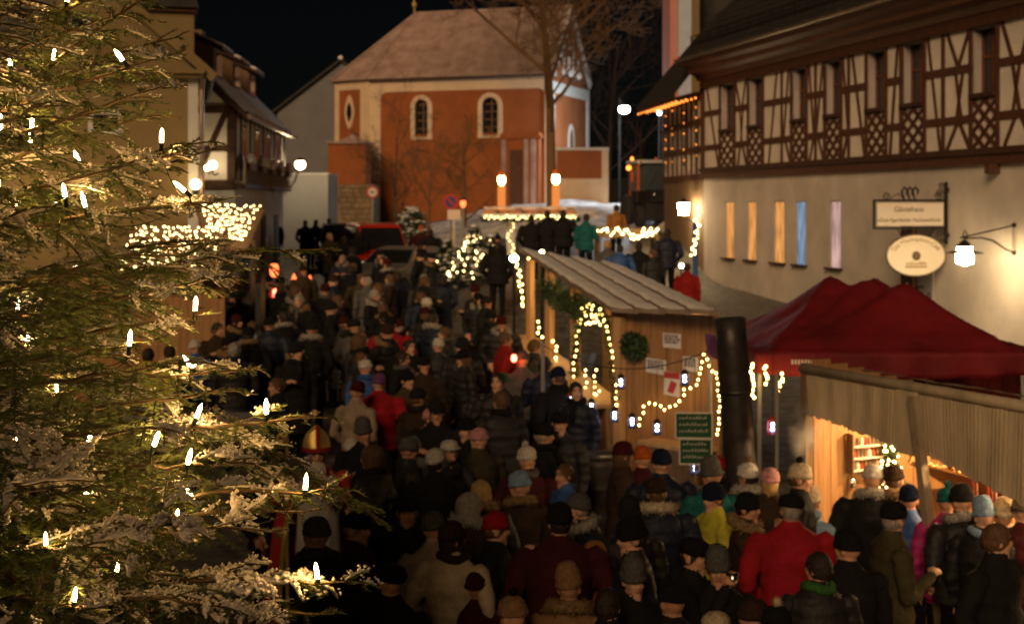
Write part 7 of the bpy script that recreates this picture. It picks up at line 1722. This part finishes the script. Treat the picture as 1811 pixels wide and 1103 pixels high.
    for j in range(3): c, s = math.cos(j * 2.0944), math.sin(j * 2.0944); V[:, j] = A + (S1 * c + S2 * s) * ra[:, None]; V[:, 3 + j] = B + (S1 * c + S2 * s) * rb[:, None]
    base = (np.arange(len(A)) * 6)[:, None, None]; Fq = np.array([[0, 1, 4, 3], [1, 2, 5, 4], [2, 0, 3, 5]])[None] + base
    def fast(name, V, Fc, k, m, smooth=False):
        me = bpy.data.meshes.new(name); V = V.reshape(-1, 3).astype(np.float32); Fc = Fc.reshape(-1, k).astype(np.int32); nf = len(Fc)
        me.vertices.add(len(V)); me.vertices.foreach_set('co', V.ravel()); me.loops.add(nf * k); me.loops.foreach_set('vertex_index', Fc.ravel()); me.polygons.add(nf)
        me.polygons.foreach_set('loop_start', np.arange(0, nf * k, k, dtype=np.int32)); me.polygons.foreach_set('loop_total', np.full(nf, k, dtype=np.int32)); me.update(calc_edges=True)
        if smooth: me.polygons.foreach_set('use_smooth', np.ones(nf, dtype=bool))
        return link(name, me, m, th)
    fast('branches', V, Fq, 4, 'fir_bark')
    # needles
    A = np.array([t[0] for t in twigs]); B = np.array([t[1] for t in twigs]); vis = np.array([t[2] for t in twigs]); nl = np.array([t[3] for t in twigs])
    ln = np.linalg.norm(B - A, axis=1); cnt = np.maximum(2, (ln * 325 * vis * NEEDLE).astype(int)); idx = np.repeat(np.arange(len(A)), cnt); N = len(idx)
    t = rg.random(N)[:, None]; P0 = A[idx] * (1 - t) + B[idx] * t; D = ((B - A) / (ln[:, None] + 1e-9))[idx]
    ref = np.where(np.abs(D[:, 2:3]) > .92, np.array([[1., 0, 0]]), np.array([[0, 0, 1.]])); S1 = np.cross(D, ref); S1 /= np.linalg.norm(S1, axis=1)[:, None]; S2 = np.cross(S1, D)
    phi = rg.uniform(-.35, math.pi + .35, N); phi = np.where(rg.random(N) < .45, np.where(rg.random(N) < .5, rg.normal(.15, .3, N), rg.normal(math.pi - .15, .3, N)), phi)
    nd = D * rg.uniform(.45, .8, N)[:, None] + S1 * np.cos(phi)[:, None] + S2 * np.sin(phi)[:, None] * .8; nd /= np.linalg.norm(nd, axis=1)[:, None]
    Ln = (nl[idx] * rg.uniform(.7, 1.15, N))[:, None]; wv = np.cross(nd, D); wv /= np.linalg.norm(wv, axis=1)[:, None] + 1e-9; w = .0019
    V = np.stack([P0 - wv * w - off, P0 + wv * w - off, P0 + nd * Ln + wv * w * .3 - off], 1); Fc = np.arange(N * 3).reshape(-1, 3)
    cr = fast('crown', V, Fc, 3, 'needles'); cr['kind'] = 'stuff'
    print('needles', N, 'stems', len(stems))
    # snow lying on the fronds
    grains = []; sv = []; sf = []; o = 0; cnt = 0; rnd = random.Random(5)
    for tp, tt in snowt:
        p = tp[len(tp) // 2]; v = mnoise.noise((p[0] * 3.8, p[1] * 3.8, p[2] * 3.8)) + .25 * mnoise.noise((p[0] * 9, p[1] * 9, p[2] * 9)) + .30 * (tt - .62)
        if v < .27 or rnd.random() < .15: continue
        px = PX0 + p[0] / p[1] * F
        if px < -150 or p[2] > 5.6 or p[2] < 1.6: continue
        R0 = .0055 + .0085 * min(1, max(0, v - .25) * 2.2); L = [np.array(q) for q in tp]; pts = []
        for i in range(len(L) - 1):
            for k in range(2): pts.append(L[i] + (L[i + 1] - L[i]) * k / 2)
        pts.append(L[-1]); n = len(pts); cut0 = 0 if rnd.random() < .6 else 1
        for i, q in enumerate(pts[cut0:]):
            d = nrm(pts[min(i + 1 + cut0, n - 1)] - pts[max(i - 1 + cut0, 0)]); s = nrm(np.cross(d, UP)); f = math.sin(math.pi * min(.97, max(.06, (i + .35) / (n - cut0)))) ** .5
            r = R0 * f * (1 + .55 * mnoise.noise((q[0] * 37, q[1] * 37, q[2] * 37)))
            c = q + UP * (.006 + r * .32); grains.append((c + UP * r * .4, R0 * 1.25)); grains.append((c + UP * r * .3 + d * .010, R0 * 1.25)); grains.append((c + UP * r * .35 - d * .010, R0 * 1.2))
            for j in range(7): a = 2 * math.pi * j / 7; rr = r * rnd.uniform(.75, 1.3); sv.append(c + s * rr * 1.2 * math.cos(a) + UP * rr * .75 * math.sin(a) - off)
        m = n - cut0
        for i in range(m - 1):
            for j in range(7): sf.append((o + i * 7 + j, o + i * 7 + (j + 1) % 7, o + (i + 1) * 7 + (j + 1) % 7, o + (i + 1) * 7 + j))
        o += m * 7; cnt += 1
    # loose grains heaped along the same twigs
    gv = []; gf = []; og = 0
    for p, r in grains:
        for k in range(1):
            c = p + np.array((rnd.gauss(0, .009), rnd.gauss(0, .009), rnd.uniform(.002, .012))); q = r * rnd.uniform(.45, .95)
            for d in ((1, 0, 0), (-.5, .87, 0), (-.5, -.87, 0), (0, 0, .75), (0, 0, -.6)): gv.append(c + np.array(d) * q * rnd.uniform(.7, 1.35) - off)
            for f in ((0, 1, 3), (1, 2, 3), (2, 0, 3), (1, 0, 4), (2, 1, 4), (0, 2, 4)): gf.append(tuple(i + og for i in f))
            og += 5
    g_ = fast('snow_grains', np.array(gv), np.array(gf), 3, 'tree_snow', False); g_['kind'] = 'stuff'; print('grains', len(gf))
    s_ = fast('snow', np.array(sv), np.array(sf), 4, 'tree_snow', True); s_['kind'] = 'stuff'; print('snow twigs', cnt)
    # listed candle lights: each sits on the branch point nearest to where the photo shows one
    TP = np.array([q[0] for q in tips]); ok = (TP[:, 1] > 2.2); TP = TP[ok]; pxs = PX0 + TP[:, 0] / TP[:, 1] * F; pys = HOR - (TP[:, 2] - CH) / TP[:, 1] * F
    CL = [(222, 103, -38), (283, 248, 0), (334, 330, -48), (117, 352, -12), (90, 105, 10), (228, 612, 5), (348, 646, -34), (474, 728, 0), (344, 734, 22), (270, 780, 22), (148, 782, 28), (32, 776, 0), (328, 820, 15), (350, 882, -30), (306, 926, 10), (540, 864, 3), (565, 1022, -9), (82, 960, 0), (205, 1006, 10), (52, 606, -8), (30, 540, 5), (100, 690, 0), (150, 870, 12), (60, 230, 0), (20, 120, -8), (420, 560, 0), (130, 1060, 6)]
    st = thing('candle_light_string', 'warm electric candle lights clipped to the branches of the large fir', 'string lights', (T[0], T[1], 2)); o3 = Vector((T[0], T[1], 2)); pos = []
    used = set()
    for px, py, tilt in CL:
        sc = np.hypot(pxs - px, pys - 10 - py) + 14 * np.abs(TP[:, 1] - 4.6); 
        for i in np.argsort(sc):
            if i not in used: break
        used.add(int(i)); q = TP[i]
        Yq = q[1]; tgt = at(px, py + 12, Yq); p = Vector(q) * .15 + tgt * .85 if (abs(pxs[i] - px) < 70) else Vector(q)
        clip = obj('clip', MB().bar(Vector(q) - o3, p - o3 + Vector((0, 0, -.005)), .005, .005), 'socket', st) if (p - Vector(q)).length > .01 else None
        M = Matrix.Translation(p - o3) @ Matrix.Rotation(R(tilt), 4, 'Y') @ Matrix.Rotation(R(random.uniform(-12, 12)), 4, 'X'); small = .7 if px < 140 and py > 450 else .9
        M = M @ Matrix.Scale(small, 4); c = inst('candle', CAND[0], st, M); g = inst('glow_tube', CAND[1], c); pos.append(p)
    inner = [q[0] for q in tips if 1.9 < q[0][2] < 5.2 and .9 < math.hypot(q[0][0] - T[0], q[0][1] - T[1]) < 1.35 and q[0][0] > T[0] - .2 and q[0][1] < T[1] + .6]
    rnd.shuffle(inner)
    for q in inner[:14]:  # further candles added deep in the crown to light the tree
        p = Vector(q) + Vector((0, 0, .01)); M = Matrix.Translation(p - o3) @ Matrix.Rotation(R(rnd.uniform(-25, 25)), 4, 'Y'); c = inst('candle', CAND[0], st, M); inst('glow_tube', CAND[1], c)
    ordr = sorted(pos, key=lambda p: -p.z)
    w = MB()
    for a, b in zip(ordr[:-1], ordr[1:]):
        L = (b - a).length; sag = .10 * L + .02; w.tube([a.lerp(b, t) - o3 - Vector((0, 0, sag * 4 * t * (1 - t) + .02)) for t in np.linspace(0, 1, 10)], .0017, 4)
    obj('cable', w, 'cable', st, True)
CAND = []
mb = MB().lathe([(.0085, -.012), (.0088, .02), (.0075, .022), (.0005, .023)], 10); me = mb.mesh('candle', True); me.materials.append(MAT['socket']); CAND.append(me)
mb = MB().lathe([(.0068, .0225), (.0072, .026), (.0072, .060), (.0055, .066), (.003, .075), (.0006, .079)], 10); me = mb.mesh('glow_tube', True); me.materials.append(MAT['candle_glow']); CAND.append(me)
NEEDLE = 1.0
fir()
# ------------------------------------------------------------------ steam drifting from the stove
def steam():
    p = at(1422, 760, 13.2); mb = MB().lathe([(.02, -.39), (.13, -.30), (.18, -.12), (.18, .12), (.13, .30), (.05, .37), (.01, .39)], 16)
    m = bpy.data.materials.new('steam'); m.use_nodes = True; nt = m.node_tree; nt.nodes.clear(); out = nt.nodes.new('ShaderNodeOutputMaterial'); v = nt.nodes.new('ShaderNodeVolumePrincipled')
    tc = nt.nodes.new('ShaderNodeTexCoord'); n = nt.nodes.new('ShaderNodeTexNoise'); n.inputs['Scale'].default_value = 5; n.inputs['Detail'].default_value = 4; nt.links.new(tc.outputs['Object'], n.inputs['Vector'])
    r = nt.nodes.new('ShaderNodeMapRange'); r.inputs[1].default_value = .42; r.inputs[2].default_value = .75; r.inputs[3].default_value = 0; r.inputs[4].default_value = 45; nt.links.new(n.outputs['Fac'], r.inputs[0]); 
    mp = nt.nodes.new('ShaderNodeMapping'); mp.inputs['Scale'].default_value = (5.6, 5.6, 2.6); nt.links.new(tc.outputs['Object'], mp.inputs[0])
    gr = nt.nodes.new('ShaderNodeTexGradient'); gr.gradient_type = 'QUADRATIC_SPHERE'; nt.links.new(mp.outputs[0], gr.inputs[0]); mu = nt.nodes.new('ShaderNodeMath'); mu.operation = 'MULTIPLY'
    nt.links.new(r.outputs[0], mu.inputs[0]); nt.links.new(gr.outputs['Fac'], mu.inputs[1]); nt.links.new(mu.outputs[0], v.inputs['Density'])
    v.inputs['Color'].default_value = (.9, .86, .8, 1); nt.links.new(v.outputs[0], out.inputs['Volume']); MAT['steam'] = m
    o = obj('steam', mb, 'steam', None, True); o.location = p; o['kind'] = 'stuff'; o['label'] = 'pale steam drifting up between the red tent and the sweets stall'
steam()
